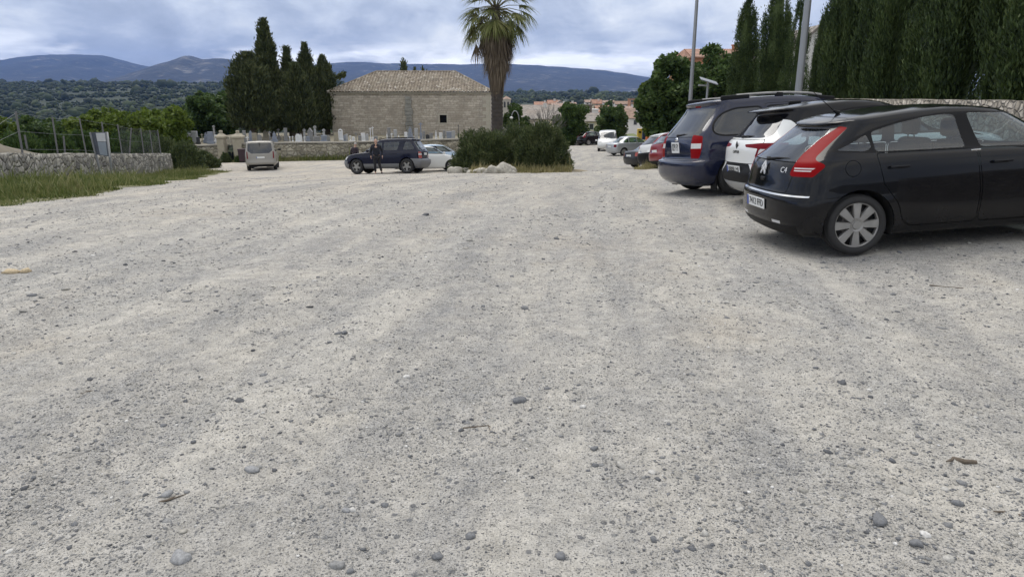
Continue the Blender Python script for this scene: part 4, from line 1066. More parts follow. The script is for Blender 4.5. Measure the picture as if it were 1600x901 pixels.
def build_single_stones():
    grey = stone_material('bluish_stone', [(0, (0.13,0.134,0.142)), (1, (0.16,0.164,0.172))])
    pale = stone_material('pale_stone', [(0, (0.55,0.54,0.52)), (1, (0.58,0.57,0.55))])
    tanm = stone_material('tan_stone', [(0, (0.44,0.35,0.22)), (1, (0.47,0.38,0.25))])
    mid = stone_material('grey_stone', [(0, (0.25,0.255,0.262)), (1, (0.28,0.284,0.29))])
    L = [(812, 634, .030, grey, 'round dark grey pebble near the middle of the gravel', 'pebble', 1.3),
         (911, 642, .017, pale, 'small white pebble right of the round dark pebble', 'pebble', 1),
         (541, 800, .017, mid, 'pale bluish pebble with a rounded top, low in the picture', 'pebble', 1),
         (684, 877, .021, grey, 'dark egg-shaped stone close to the bottom edge', 'stone', .9),
         (547, 888, .015, grey, 'small slate-blue stone at the bottom edge, left of the dark egg-shaped one', 'stone', .9),
         (17, 426, .060, tanm, 'tan rock at the left edge of the gravel, the left one of two', 'rock', 1.2),
         (41, 424, .050, tanm, 'tan rock at the left edge of the gravel, the right one of two', 'rock', 1.1),
         (395, 742, .024, mid, 'flat bluish stone left of centre in the rutted gravel', 'stone', 1.4),
         (262, 776, .020, mid, 'grey stone beside the dry weeds at lower left', 'stone', 1.2),
         (283, 882, .030, mid, 'large flat blue-grey stone at the bottom left', 'stone', 1.6),
         (735, 845, .018, grey, 'dark stone above the bottom edge right of the egg-shaped one', 'stone', 1.2),
         (876, 872, .018, grey, 'rounded dark stone at the bottom edge right of centre', 'stone', 1.3),
         (1429, 858, .022, grey, 'blackish stone low on the right', 'stone', 1),
         (1370, 830, .026, grey, 'flat dark stone low on the right, above the blackish one', 'stone', 1.5),
         (602, 792, .015, grey, 'small black pebble right of the pale bluish pebble', 'pebble', 1.1),
         (928, 705, .016, grey, 'dark pebble below the small white pebble', 'pebble', 1.3)]
    for k, (px, py, s, m, lab, cat, el) in enumerate(L):
        p = ground_at(px, py)
        z = float(gz(p.x, p.y) + micro(np.array([p.x]), np.array([p.y]))[0]) + s*.12
        o = link(cat, rock_mesh(cat, k + 1, (s*el, s, s*.62), .75, ICO2, 1.7, False), m); o.location = (p.x, p.y, z); o.rotation_euler = (0, 0, k*1.3)
        tag(o, lab, cat, 'single stones lying on the gravel')
    wood = simple('dry_twig_bark', (0.13, 0.105, 0.08), 0.85, 0.3, 30, 0.4, 200)
    T = [([(106,628),(122,618),(140,614),(158,612)], .006, 'thin curved dry twig on the gravel at left', 'twig'),
         ([(1488,723),(1506,727),(1524,728)], .014, 'short thick brown stick on the gravel at right', 'stick'),
         ([(724,671),(745,669),(763,667),(775,676),(783,684),(785,700)], .004, 'bent dry twig with a hooked end in the middle foreground', 'twig'),
         ([(988,853),(1004,866),(1020,878),(1050,888)], .005, 'long dry twig at the bottom edge right of centre', 'twig'),
         ([(235,792),(262,785),(290,772),(300,768)], .006, 'dry weed stem among the stones at lower left', 'twig'),
         ([(1578,806),(1592,813),(1600,818)], .012, 'brown stick end at the right border', 'stick'),
         ([(1452,447),(1478,450),(1505,452)], .005, 'straight dry twig lying in front of the black hatchback', 'twig'),
         ([(466,622),(498,621),(530,626)], .004, 'fine straight twig left of the round dark pebble', 'twig')]
    for pts, r, lab, cat in T:
        ps = [ground_at(*q) + Vector((0, 0, r + .006)) for q in pts]
        mb = MB(); mb.tube(ps, [r*(1 - .12*i) for i in range(len(ps))], 6)
        b = ps[len(ps)//2]; c = ps[len(ps)//2 - 1]; side = (b - c).cross(Vector((0,0,1))).normalized()
        mb.tube([c, c + (b - c)*1.1 + side*r*9 + Vector((0,0,r*2))], [r*.6, r*.25], 5)
        tag(mb.build(cat, wood), lab, cat, 'dry twigs on the gravel')

# =================================================================== valley, hills, mountains
_vl = pchip([(100,-8.0),(140,-10.2),(200,-15),(400,-27),(700,-26),(1100,-8),(1500,12),(2000,33),(2350,39),(2800,20),(5000,0),(14000,-5)])
_vr = pchip([(100,-8.0),(140,-9.6),(200,-11.5),(400,-15),(700,-15),(1200,-8),(2000,6),(2600,15),(3200,10),(5000,0),(14000,-5)])
def vz(x, y):
    x = np.asarray(x, float); y = np.asarray(y, float); t = x / np.maximum(y, 1)
    k = sstep(-.26, -.06, t)
    z = _vl(y)*(1-k) + _vr(y)*k
    amp = sstep(150, 1600, y) * 9 * (1 - .6*k)
    return z + amp * (fbm(x*0.0022 + 3, y*0.0022, 1.0, 5) - 0.5) * 2
def build_valley():
    m, nt, out = new_mat('valley_scrubland'); q = N(nt); p = q.map(q.pos(), (1,1,0))
    a = q.noise(0.012, p, 6.0, 0.62); b = q.noise(0.06, p, 4.0, 0.6)
    c = q.ramp(q.math('ADD', q.math('MULTIPLY', a, .6), q.math('MULTIPLY', b, .4)), [(0.36, (0.010,0.018,0.008)), (0.55, (0.020,0.032,0.013)), (0.64, (0.038,0.050,0.022)), (0.71, (0.10,0.095,0.055)), (0.78, (0.26,0.23,0.17))])
    q.bsdf(out, c, 0.95, q.bump(b, 0.6, 2.0))
    ys = 118 * (14000/118) ** np.linspace(0, 1, 170); t = np.linspace(-1.25, 1.25, 260)
    Yg, T = np.meshgrid(ys, t, indexing='ij'); Xg = Yg * T
    V = np.stack([Xg.ravel(), Yg.ravel(), (vz(Xg, Yg) - 0.6).ravel()], 1)
    tag(link('valley', np_mesh('valley', V, grid_faces(len(ys), len(t)), True), m), kind='structure')
def build_woods():
    g = np.random.default_rng(5); n = 42000
    y = 190 * (2600/190) ** (g.random(n) ** 0.75); t = g.uniform(-.86, .55, n); x = t*y
    d = fbm(x*0.010, y*0.010, 7.0, 4); keep = (d > .33) & ~((t > -.10) & (y < 420))
    x, y = x[keep], y[keep]; n = len(x)
    s = np.exp(g.normal(-.1, .5, n)) * np.interp(y, [190, 2600], [1.5, 3.3])
    z = vz(x, y) + s*.45
    V, F = lumps(ICO1, np.stack([x, y, z], 1), s, .85, 8, .3)
    m, nt, out = new_mat('distant_tree_crowns'); q = N(nt); r = q('ShaderNodeNewGeometry').outputs['Random Per Island']
    c = q.ramp(r, [(0, (0.012,0.020,0.010)), (.5, (0.022,0.034,0.014)), (.85, (0.036,0.052,0.019)), (1, (0.065,0.085,0.03))])
    q.bsdf(out, c, 0.95, q.bump(q.noise(1.2, q.pos(), 4.0, .7), 0.9, 0.8))
    tag(link('woodland', np_mesh('woodland', V, F, False), m), kind='stuff')
def elev(py):
    v = (450.5 - py) / FPX
    return (-ST + v*CT) / (CT + v*ST)
def mountain(name, ridge, Y0, Yr, Y1, seed, px0, px1, base=0.0):
    f = pchip([(a, elev(b) * Yr + CAMZ) for a, b in ridge])
    px = np.linspace(px0, px1, 380); s = np.linspace(0, 1, 70)
    S, PX = np.meshgrid(s, px, indexing='ij')
    Yg = Y0 + (Y1 - Y0) * S
    Tn = (PX - 800) / FPX / (CT + .28*ST); Xg = Tn * Yr * (0.35 + 0.65 * Yg / Yr)
    u = np.where(Yg < Yr, (Yg - Y0)/(Yr - Y0), (Y1 - Yg)/(Y1 - Yr))
    H = f(PX)
    rid = 1 - np.abs(fbm(Xg*0.0011 + seed, Yg*0.0004, seed, 5)*2 - 1)
    z = base + (H - base) * (u ** 0.85) * (1 + (rid - 0.75) * 0.55 * (1 - u**6)) + 18*(fbm(Xg*.006, Yg*.006, seed, 3) - .5)*(u < .999)
    V = np.stack([Xg.ravel(), Yg.ravel(), z.ravel()], 1)
    m, nt, out = new_mat(name + '_rock'); q = N(nt); p = q.pos()
    a = q.noise(0.0022, p, 6.0, 0.65); b = q.noise(0.012, p, 5.0, 0.65)
    c = q.ramp(q.math('ADD', q.math('MULTIPLY', a, .5), q.math('MULTIPLY', b, .5)), [(0.38, (0.004,0.007,0.007)), (0.53, (0.011,0.015,0.013)), (0.59, (0.065,0.064,0.055)), (0.68, (0.26,0.25,0.215))])
    q.bsdf(out, c, 0.95, q.bump(b, 1.0, 30.0))
    tag(link('mountains', np_mesh(name, V, grid_faces(len(s), len(px)), True), m), kind='structure')
def build_mountains():
    mountain('far_range', [(-500,104),(-100,100),(0,96),(60,89),(110,85.5),(165,87),(200,95),(235,103),(280,109),(420,108),(520,99),(560,97),(620,100),(700,101),(780,99),(850,103),(900,107),(960,113),(1010,121),(1060,130),(1150,138),(2200,142)],
             6200, 9600, 11500, 3.0, -500, 2200)
    mountain('rocky_peak', [(60,141),(120,138),(170,128),(215,113),(250,102),(285,93),(303,87.5),(312,90),(322,93),(345,91.5),(375,94),(410,101),(460,113),(520,126),(580,138),(640,143)],
             4700, 6600, 8200, 8.0, 60, 640)
# =================================================================== walls, chapel, graves, town
def terrace(x, y):
    return 1.40 - 2.0*sstep(31, 54, y) + 0*np.asarray(x, float)
def terrace_x(y): return 7.0 + .157*np.asarray(y, float)
_wx = pchip([(0, -7.0), (12, -11.5), (21.5, -15.7), (30, -18.6), (38, -20.8), (46, -22.6), (60, -25)])
def wall_x(y): return _wx(y)

def rubble(name, cols=((0.16,0.15,0.14), (0.26,0.245,0.22), (0.36,0.34,0.30), (0.46,0.43,0.37)), sc=(3.2,3.2,4.4), joint=(0.10,0.095,0.085), moss=0.0, jw=0.055):
    m, nt, out = new_mat(name); q = N(nt); p = q.pos()
    wob = q('ShaderNodeVectorMath', {0: p, 1: q('ShaderNodeVectorMath', {0: q('ShaderNodeTexNoise', {'Scale': 2.2, 'Vector': p, 'Detail': 2.0}).outputs[1], 'Scale': 0.22}, operation='SCALE')}, operation='ADD').outputs[0]
    v = q.map(wob, sc)
    f = q('ShaderNodeTexVoronoi', {'Scale': 1.0}); q.set(f.inputs['Vector'], v)
    e = q('ShaderNodeTexVoronoi', {'Scale': 1.0}, feature='DISTANCE_TO_EDGE'); q.set(e.inputs['Vector'], v)
    cs = q('ShaderNodeSeparateColor', {0: f.outputs['Color']})
    c = q.ramp(cs.outputs[0], [(i/(len(cols)-1), k) for i, k in enumerate(cols)])
    n = q.noise(9.0, p, 5.0, .65); c = q.mix(1.0, c, q.ramp(n, [(.3,.62),(.5,1.0),(.7,1.3)]), 'MULTIPLY')
    j = q.rng(e.outputs['Distance'], jw*.3, jw, 1.0, 0.0); c = q.mix(j, c, joint)
    if moss: c = q.mix(q.math('MULTIPLY', q.rng(q.noise(1.3, p, 4.0, .6), .5, .7, 0, 1), moss), c, (0.15,0.14,0.09))
    h = q.math('ADD', q.math('MULTIPLY', q.rng(e.outputs['Distance'], 0, .18, 0, 1), 1.0), q.math('MULTIPLY', n, .5))
    q.bsdf(out, c, .95, q.bump(h, 1.0, 0.06)); return m

def wall_run(path, thick, seed=1.0, step=.14, vs=9, rough=.05, deep=.35):
    """a rubble wall along path of (x, y, base z, top z): one mesh with uneven faces and top"""
    P_ = np.array(path, float); seg = np.linalg.norm(np.diff(P_[:, :2], axis=0), axis=1); s = np.concatenate([[0], np.cumsum(seg)])
    n = max(4, int(s[-1]/step)); u = np.linspace(0, s[-1], n)
    X, Y, B, T = (np.interp(u, s, P_[:, i]) for i in range(4))
    dx, dy = np.gradient(X), np.gradient(Y); l = np.hypot(dx, dy); nx, ny = dy/l, -dx/l
    T = T + rough*1.6*(fbm(u*1.1 + seed, 0*u, seed, 4) - .5)
    prof = [(-.5, f) for f in np.linspace(0, 1, vs)] + [(0, 1.0)] + [(.5, f) for f in np.linspace(1, 0, vs)]
    cols = []
    for o, f in prof:
        z = (B - deep) + (T - B + deep)*f; k = rough*2*(fbm(u*2.1 + seed, z*2.3, o*5 + seed, 3) - .5)
        w = o*thick*(1 + .12*(1-f)) + (np.sign(o) if o else 0)*k
        cols.append(np.stack([X + nx*w, Y + ny*w, z + (k*.5 if f > .98 else 0)], 1))
    V = np.stack(cols, 1); nc = V.shape[1]
    F = grid_faces(n, nc)
    V2 = V.reshape(-1, 3); caps = [list(range(nc)), list(range((n-1)*nc, n*nc))[::-1]]
    return V2, [list(f) for f in F] + caps

def build_walls():
    rub = rubble('dry_stone_wall', ((0.15,0.145,0.135),(0.24,0.23,0.205),(0.33,0.315,0.28),(0.42,0.40,0.35)), (2.5,2.5,4.0), (0.13,0.12,0.105), .35, .04)
    path = []
    for y in np.linspace(13, 46, 16):
        x = float(wall_x(y)); top = CAMZ + y*(-.0782) if y > 21 else CAMZ - 21*.0782 + (21-y)*.035
        path.append((x, y, float(gz(x, y)), top))
    V, F = wall_run(path, .5, 2.0); me = np_mesh('stone_wall', V, F, True)
    tag(link('stone_wall', me, rub), 'grey rubble stone wall with grass at its foot, on the left', 'wall')
    # bank of earth behind it
    yy = np.linspace(16, 40, 40); u = np.linspace(0, 1, 16); Yg, U = np.meshgrid(yy, u, indexing='ij')
    Xg = wall_x(Yg) - .2 - U*9; top = CAMZ - Yg*.0782; base = gz(Xg, Yg) - .15
    edge = np.minimum(1, U*30)*sstep(16, 20, Yg)*(1 - sstep(36, 40, Yg))*(1 - sstep(.6, .98, U))
    Zg = base + np.maximum(0, top - .2 - base + 1.3*sstep(0, .35, U)*(1 - sstep(24, 33, Yg)) + .3*(fbm(Xg*.8, Yg*.8, 3, 4) - .5))*edge
    tag(link('earth_bank', np_mesh('earth_bank', np.stack([Xg.ravel(), Yg.ravel(), Zg.ravel()], 1), grid_faces(40, 16), True), simple('dry_earth', (0.15,0.13,0.095), .95, .45, 1.1, .7, 9)), kind='structure')
    # rough pasture behind the stone wall
    yy = np.linspace(12, 118, 70); u = np.linspace(0, 1, 30); Yg, U = np.meshgrid(yy, u, indexing='ij'); Xg = wall_x(np.minimum(Yg, 60)) - .3 - np.maximum(Yg - 60, 0)*.1 - U*(40 + .8*Yg)
    Zg = gz(Xg, Yg) + .05 + .35*fbm(Xg*.4, Yg*.4, 6, 3)*sstep(0, .05, U) - .3*sstep(100, 118, Yg)
    tag(link('pasture', np_mesh('pasture', np.stack([Xg.ravel(), Yg.ravel(), Zg.ravel()], 1), grid_faces(70, 30), True), simple('pasture_weeds', (0.075,0.085,0.035), .95, .5, .6, .8, 5)), kind='structure')
    # retaining wall at right with the terrace above
    rub2 = rubble('pale_retaining_wall', ((0.22,0.20,0.165), (0.31,0.28,0.235), (0.38,0.345,0.295), (0.46,0.425,0.37)), (5.6,5.6,8.0), (0.24,0.22,0.19))
    path = [(float(terrace_x(y)), y, float(gz(terrace_x(y), y)), float(terrace(0, y)) + .13) for y in np.linspace(2, 52, 26)]
    V, F = wall_run(path, .45, 5.0, rough=.03); tag(link('retaining_wall', np_mesh('retaining_wall', V, F, True), rub2), 'pale stone retaining wall behind the parked cars under the cypress hedge', 'wall')
    yy = np.linspace(-6, 75, 60); u = np.linspace(0, 1, 14); Yg, U = np.meshgrid(yy, u, indexing='ij'); Xg = terrace_x(Yg) + .1 + U*46
    Zg = terrace(Xg, Yg) + .1*fbm(Xg*.6, Yg*.6, 2, 3)
    tag(link('terrace_ground', np_mesh('terrace_ground', np.stack([Xg.ravel(), Yg.ravel(), Zg.ravel()], 1), grid_faces(60, 14), True), simple('terrace_soil', (0.11,0.10,0.065), .95, .4, 1.0, .5, 8)), kind='structure')
    # cemetery wall
    rub3 = rubble('cemetery_wall_rubble', ((0.19,0.175,0.14), (0.29,0.265,0.205), (0.36,0.33,0.26), (0.44,0.41,0.33)), (2.5,2.5,3.3), (0.20,0.18,0.14), .35)
    cap = simple('cemetery_wall_coping', (0.27,0.25,0.21), .9, .35, 1.5, .5, 12)
    def cem(pxs, name, lab):
        path = []
        for px, ty in pxs:
            t = P(px, ty, 58); path.append((t.x, 58, float(gz(t.x, 58)) - .1, t.z - .10))
        V, F = wall_run(path, .5, px0 := float(pxs[0][0]), step=.2); o = tag(link(name, np_mesh(name, V, F, True), rub3), lab, 'wall')
        V, F = wall_run([(a, b, d + .02, d + .12) for a, b, c, d in path], .62, 3.0, step=.3, vs=3, rough=.02, deep=0); link('coping', np_mesh('coping', V, F, False), cap, o)
    cem([(268, 228), (300, 227), (342, 225.5)], 'cemetery_wall', 'short rubble cemetery wall left of the gate, partly behind dark shrubs')
    cem([(374, 224.5), (450, 222.3), (540, 221.5), (640, 219), (720, 216.5), (850, 214)], 'cemetery_wall', 'long rubble cemetery wall right of the gate, below the chapel')
    # gate
    ash = simple('pale_granite_pillar', (0.37,0.335,0.26), .9, .28, 3, .4, 25)
    for px, w, lab in ((345.0, .66, 'left stone gate pillar with pyramid cap, narrower one'), (371.0, .80, 'right stone gate pillar with pyramid cap, wider one')):
        t = P(px, 207, 57.9); b = float(gz(t.x, 57.9)); h = t.z - b - .45
        g = thing('gate_pillar', lab, 'pillar', (t.x, 57.9, b), 0, 'pillars of the cemetery gate')
        m = MB(); m.bbox((0,0,h/2 - .1), (w*.86, .75, h + .2), .03); m.bbox((0,0,h*.52), (w*.89, .78, .05), .015); m.build('shaft', ash, g)
        c = MB(); c.bbox((0,0,h + .08), (w*1.1, .95, .16), .03)
        k = w*.5; c.add([(-k,-.42,h+.16),(k,-.42,h+.16),(k,.42,h+.16),(-k,.42,h+.16),(0,0,h+.48)], [(0,1,4),(1,2,4),(2,3,4),(3,0,4)])
        c.bbox((0,0,h+.50), (.26,.26,.22), .06); c.build('cap', ash, g)
    iron = simple('gate_iron', (0.030,0.038,0.055), .5, .2, 6, metallic=.5)
    t = P(358, 207, 58.6); b = float(gz(t.x, 58.6)); g = thing('iron_gate', 'dark blue iron gate standing between the two stone pillars', 'gate', (t.x, 58.6, b))
    for s in (-1, 1):
        m = MB(); w = .42; x0 = s*.24
        for i in range(8): m.tube([(x0 - .2 + i*.4/7, 0, .08), (x0 - .2 + i*.4/7, 0, 1.95 + .12*math.sin(i*math.pi/7))], .011, 5)
        for z in (.12, .75, 1.35, 1.9): m.bbox((x0, 0, z), (w, .03, .045), .008)
        m.box((x0, .012, .43), (w*.95, .008, .62)); m.build('gate_leaf', iron, g)
    # cemetery ground
    xs = np.linspace(-30, -1.0, 30); ys = np.linspace(58.3, 100, 30); X, Yg = np.meshgrid(xs, ys); Z = -2.35 + .1*fbm(X*.4, Yg*.4, 1, 3) - 2.8*sstep(78, 98, Yg)
    tag(link('cemetery_ground', np_mesh('cemetery_ground', np.stack([X.ravel(), Yg.ravel(), Z.ravel()], 1), grid_faces(30, 30), True), simple('cemetery_soil', (0.20,0.18,0.13), .95, .3, 1.0)), kind='structure')
    binm = simple('dark_maroon_plastic', (0.035,0.018,0.026), .5, .2)
    q = P(381.5, 250, 56.8); z = float(gz(q.x, 56.8)); g = thing('wheelie_bin', 'dark upright bin against the cemetery wall, left of the beige van', 'bin', (q.x, 56.8, z))
    m = MB(); m.add([(-.26,-.28,.08),(.26,-.28,.08),(.26,.28,.08),(-.26,.28,.08),(-.33,-.36,1.0),(.33,-.36,1.0),(.33,.36,1.0),(-.33,.36,1.0)], [(3,2,1,0),(4,5,6,7),(0,1,5,4),(1,2,6,5),(2,3,7,6),(3,0,4,7)]); m.build('container', binm, g)
    m = MB(); m.bbox((0,0,1.04), (.70,.78,.08), .03); m.build('lid', binm, g)
    for s in (1,-1):
        m = MB(); m.lathe([(0,-.02),(.09,-.02),(.09,.02),(0,.02)], 12, Matrix.Translation((s*.27,.25,.09)) @ Matrix.Rotation(R(90),4,'Y')); m.build('wheel', binm, g)

def build_chapel():
    m, nt, out = new_mat('chapel_ashlar'); q = N(nt); p = q.pos()
    sp = q('ShaderNodeSeparateXYZ', {0: p}); wv = q.noise(1.6, p, 4.0)
    vec = q('ShaderNodeCombineXYZ', {0: q.math('ADD', sp.outputs[0], sp.outputs[1]), 1: q.math('ADD', sp.outputs[2], q.math('MULTIPLY', wv, .20)), 2: 0.0}).outputs[0]
    br = q('ShaderNodeTexBrick', {'Scale': 1.0, 'Mortar Size': .018, 'Mortar Smooth': .4, 'Bias': 0.0, 'Brick Width': .62, 'Row Height': .225,
        'Color1': (0.36,0.318,0.258,1), 'Color2': (0.52,0.468,0.392,1), 'Mortar': (0.265,0.235,0.197,1)}); br.offset_frequency = 2; br.squash = 1.4; br.squash_frequency = 3
    q.set(br.inputs['Vector'], vec)
    c = br.outputs['Color']
    c = q.mix(1.0, c, q.ramp(q.noise(5.0, p, 5.0, .65), [(.3,.70),(.5,1.0),(.7,1.22)]), 'MULTIPLY')
    c = q.mix(q.rng(q.noise(.5, p, 4.0, .6), .48, .66, 0, .55), c, (0.29,0.25,0.20))
    stain = q.math('MULTIPLY', q.rng(q.noise(.9, q.map(p, (2.2,2.2,.35)), 4.0, .6), .55, .70, 0, 1), .4)
    c = q.mix(stain, c, (0.19,0.18,0.16))
    q.bsdf(out, c, .95, q.bump(q.math('ADD', br.outputs['Fac'], q.math('MULTIPLY', q.noise(14.0, p, 4.0), -.6)), -.9, .03))
    dressed = simple('dressed_stone', (0.42,0.39,0.32), .9, .2, 2.0, .4, 14)
    Y0, D = 75.0, 9.0; x0, x1 = P(516, 145, Y0).x, P(766, 143.5, Y0).x; ze = P(640, 144.5, Y0).z; zb = -2.75; zr = P(650, 113, Y0 + D/2).z
    c = thing('chapel', 'long stone hermitage chapel with hipped tile roof and one small dark window', 'chapel', (0,0,0))
    wx, wz = P(692.5, 186, Y0).x, P(692.5, 186, Y0).z; ww, wh = .40, .43
    mb = MB(); xs = [x0, wx-ww, wx+ww, x1]; zs = [zb, wz-wh, wz+wh, ze]
    for i in range(3):
        for k in range(3):
            if i == 1 and k == 1: continue
            mb.add([(xs[i],Y0,zs[k]),(xs[i+1],Y0,zs[k]),(xs[i+1],Y0,zs[k+1]),(xs[i],Y0,zs[k+1])], [(0,1,2,3)])
    mb.add([(x1,Y0,zb),(x1,Y0+D,zb),(x1,Y0+D,ze),(x1,Y0,ze)], [(0,1,2,3)]); mb.add([(x0,Y0+D,zb),(x0,Y0,zb),(x0,Y0,ze),(x0,Y0+D,ze)], [(0,1,2,3)]); mb.add([(x1,Y0+D,zb),(x0,Y0+D,zb),(x0,Y0+D,ze),(x1,Y0+D,ze)], [(0,1,2,3)])
    mb.build('wall', m, c)
    w = MB(); t = .14
    for (cx, cz, sx, sz) in ((wx, wz+wh+t/2-.03, 2*ww+2*t-.06, t), (wx, wz-wh-t/2+.03, 2*ww+2*t-.06, t), (wx-ww-t/2+.03, wz, t, 2*wh-.06), (wx+ww+t/2-.03, wz, t, 2*wh-.06)): w.box((cx, Y0+.12, cz), (sx, .28, sz))
    win = w.build('window', dressed, c)
    r = MB(); r.box((wx, Y0+.60, wz), (2*ww+.3, .06, 2*wh+.3)); r.build('dark_opening', simple('window_dark', (0.012,0.012,0.012), .9, .1), win)
    g_ = MB()
    for dx in (-.13, .13): g_.box((wx+dx, Y0+.32, wz), (.025,.025,2*wh))
    g_.box((wx, Y0+.34, wz), (2*ww,.025,.025)); g_.build('window_bars', M['blackplastic'], win)
    co = MB(); co.bbox(((x0+x1)/2, Y0-.06, ze-.07), (x1-x0+.3, .22, .17), .03); co.bbox((x1+.05, Y0+D/2, ze-.07), (.22, D, .17), .03); co.build('cornice', dressed, c)
    # buttress of weathered blocks in the middle, corner stones at right
    lich = simple('lichen_stone', (0.25,0.245,0.22), .95, .5, 1.6, .8, 8)
    b = MB(); g = random.Random(3); bx = P(639, 180, Y0).x; z = zb
    while z < ze - .5:
        h = g.uniform(.28, .42); w_ = g.uniform(.62, .86) * (1.0 if z < ze - 1.5 else .9); b.bbox((bx + g.uniform(-.05,.05), Y0 - .10, z + h/2), (w_, .34 + g.uniform(-.05,.05), h - .015), .04, 2); z += h
    b.build('buttress', lich, c)
    b = MB(); z = zb; k = 0
    while z < ze - .25:
        h = .36; L = .85 if k % 2 else .5; b.bbox((x1 - L/2 + .02, Y0 + .06, z + h/2), (L, .17, h - .02), .02); z += h; k += 1
    b.build('corner_stones', dressed, c)
    # roof: four slopes of barrel tiles
    tm, nt, out = new_mat('old_roof_tiles'); q = N(nt); p = q.pos()
    v = q('ShaderNodeTexVoronoi', {'Scale': 3.6}); q.set(v.inputs['Vector'], q.map(p, (1,1,1.0)))
    cs = q('ShaderNodeSeparateColor', {0: v.outputs['Color']})
    cc = q.ramp(cs.outputs[0], [(0,(0.135,0.11,0.085)),(.3,(0.19,0.158,0.12)),(.6,(0.24,0.203,0.155)),(.9,(0.29,0.25,0.20)),(1,(0.43,0.40,0.35))])
    cc = q.mix(q.rng(q.noise(.45, p, 5.0, .6), .5, .7, 0, .5), cc, (0.20,0.185,0.15)); cc = q.mix(1.0, cc, q.ramp(q.noise(9.0, p, 4.0, .7), [(.3,.7),(.7,1.25)]), 'MULTIPLY')
    q.bsdf(out, cc, .95, q.bump(q.noise(10.0, p, 3.0), .5, .03))
    oh = .28; ex0, ex1, ey0, ey1 = x0 - oh, x1 + oh, Y0 - oh, Y0 + D + oh; rx0, rx1 = P(588, 113, Y0 + D/2).x, P(711, 113, Y0 + D/2).x; ym = Y0 + D/2
    A, B_, C_, D_ = Vector((ex0,ey0,ze)), Vector((ex1,ey0,ze)), Vector((ex1,ey1,ze)), Vector((ex0,ey1,ze)); R0, R1 = Vector((rx0,ym,zr)), Vector((rx1,ym,zr))
    V = []; F = []
    def slope(a, b, tl, tr, per=.31):
        """tiled slope over eave a-b, its top edge from tl to tr"""
        L = (b - a).length; d = (b - a).normalized(); up = ((tl + tr)/2 - (a + b)/2); nrm = d.cross(up).normalized()
        s0, s1 = (tl - a).dot(d), (tr - a).dot(d); upv = (tl - a) - d*s0; n = int(L/per*8)
        base = len(V); rowsN = 15
        for i in range(n + 1):
            s = L*i/n; f = min(1.0, s/s0 if s < s0 and s0 > 1e-6 else (L - s)/(L - s1) if s > s1 else 1.0); f = max(f, 0.0)
            ph = (s/per) % 1.0; bump = .13*abs(math.sin(math.pi*ph)) ** .9
            for r_ in range(rowsN):
                u = r_/(rowsN - 1); V.append(a + d*s + upv*(f*u) + nrm*(bump + .02*((u*rowsN) % 1.0)))
        for i in range(n):
            for r_ in range(rowsN - 1): F.append((base+i*rowsN+r_, base+(i+1)*rowsN+r_, base+(i+1)*rowsN+r_+1, base+i*rowsN+r_+1))
    slope(A, B_, R0, R1); slope(B_, C_, R1, R1 + Vector((0,.001,0))); slope(C_, D_, R1, R0); slope(D_, A, R0, R0 - Vector((0,.001,0)))
    roof = link('roof', np_mesh('roof', [v[:] for v in V], F, False), tm, c)
    rd = MB()
    for a, b in ((R0,R1),(A,R0),(B_,R1),(C_,R1),(D_,R0)): rd.tube([a + Vector((0,0,.05)), b + Vector((0,0,.05))], .13, 7)
    rd.build('ridge_tiles', tm, roof)
    un = MB(); un.box(((ex0+ex1)/2, (ey0+ey1)/2, ze - .02), (ex1-ex0-.05, ey1-ey0-.05, .03)); un.build('eaves_board', dressed, c)

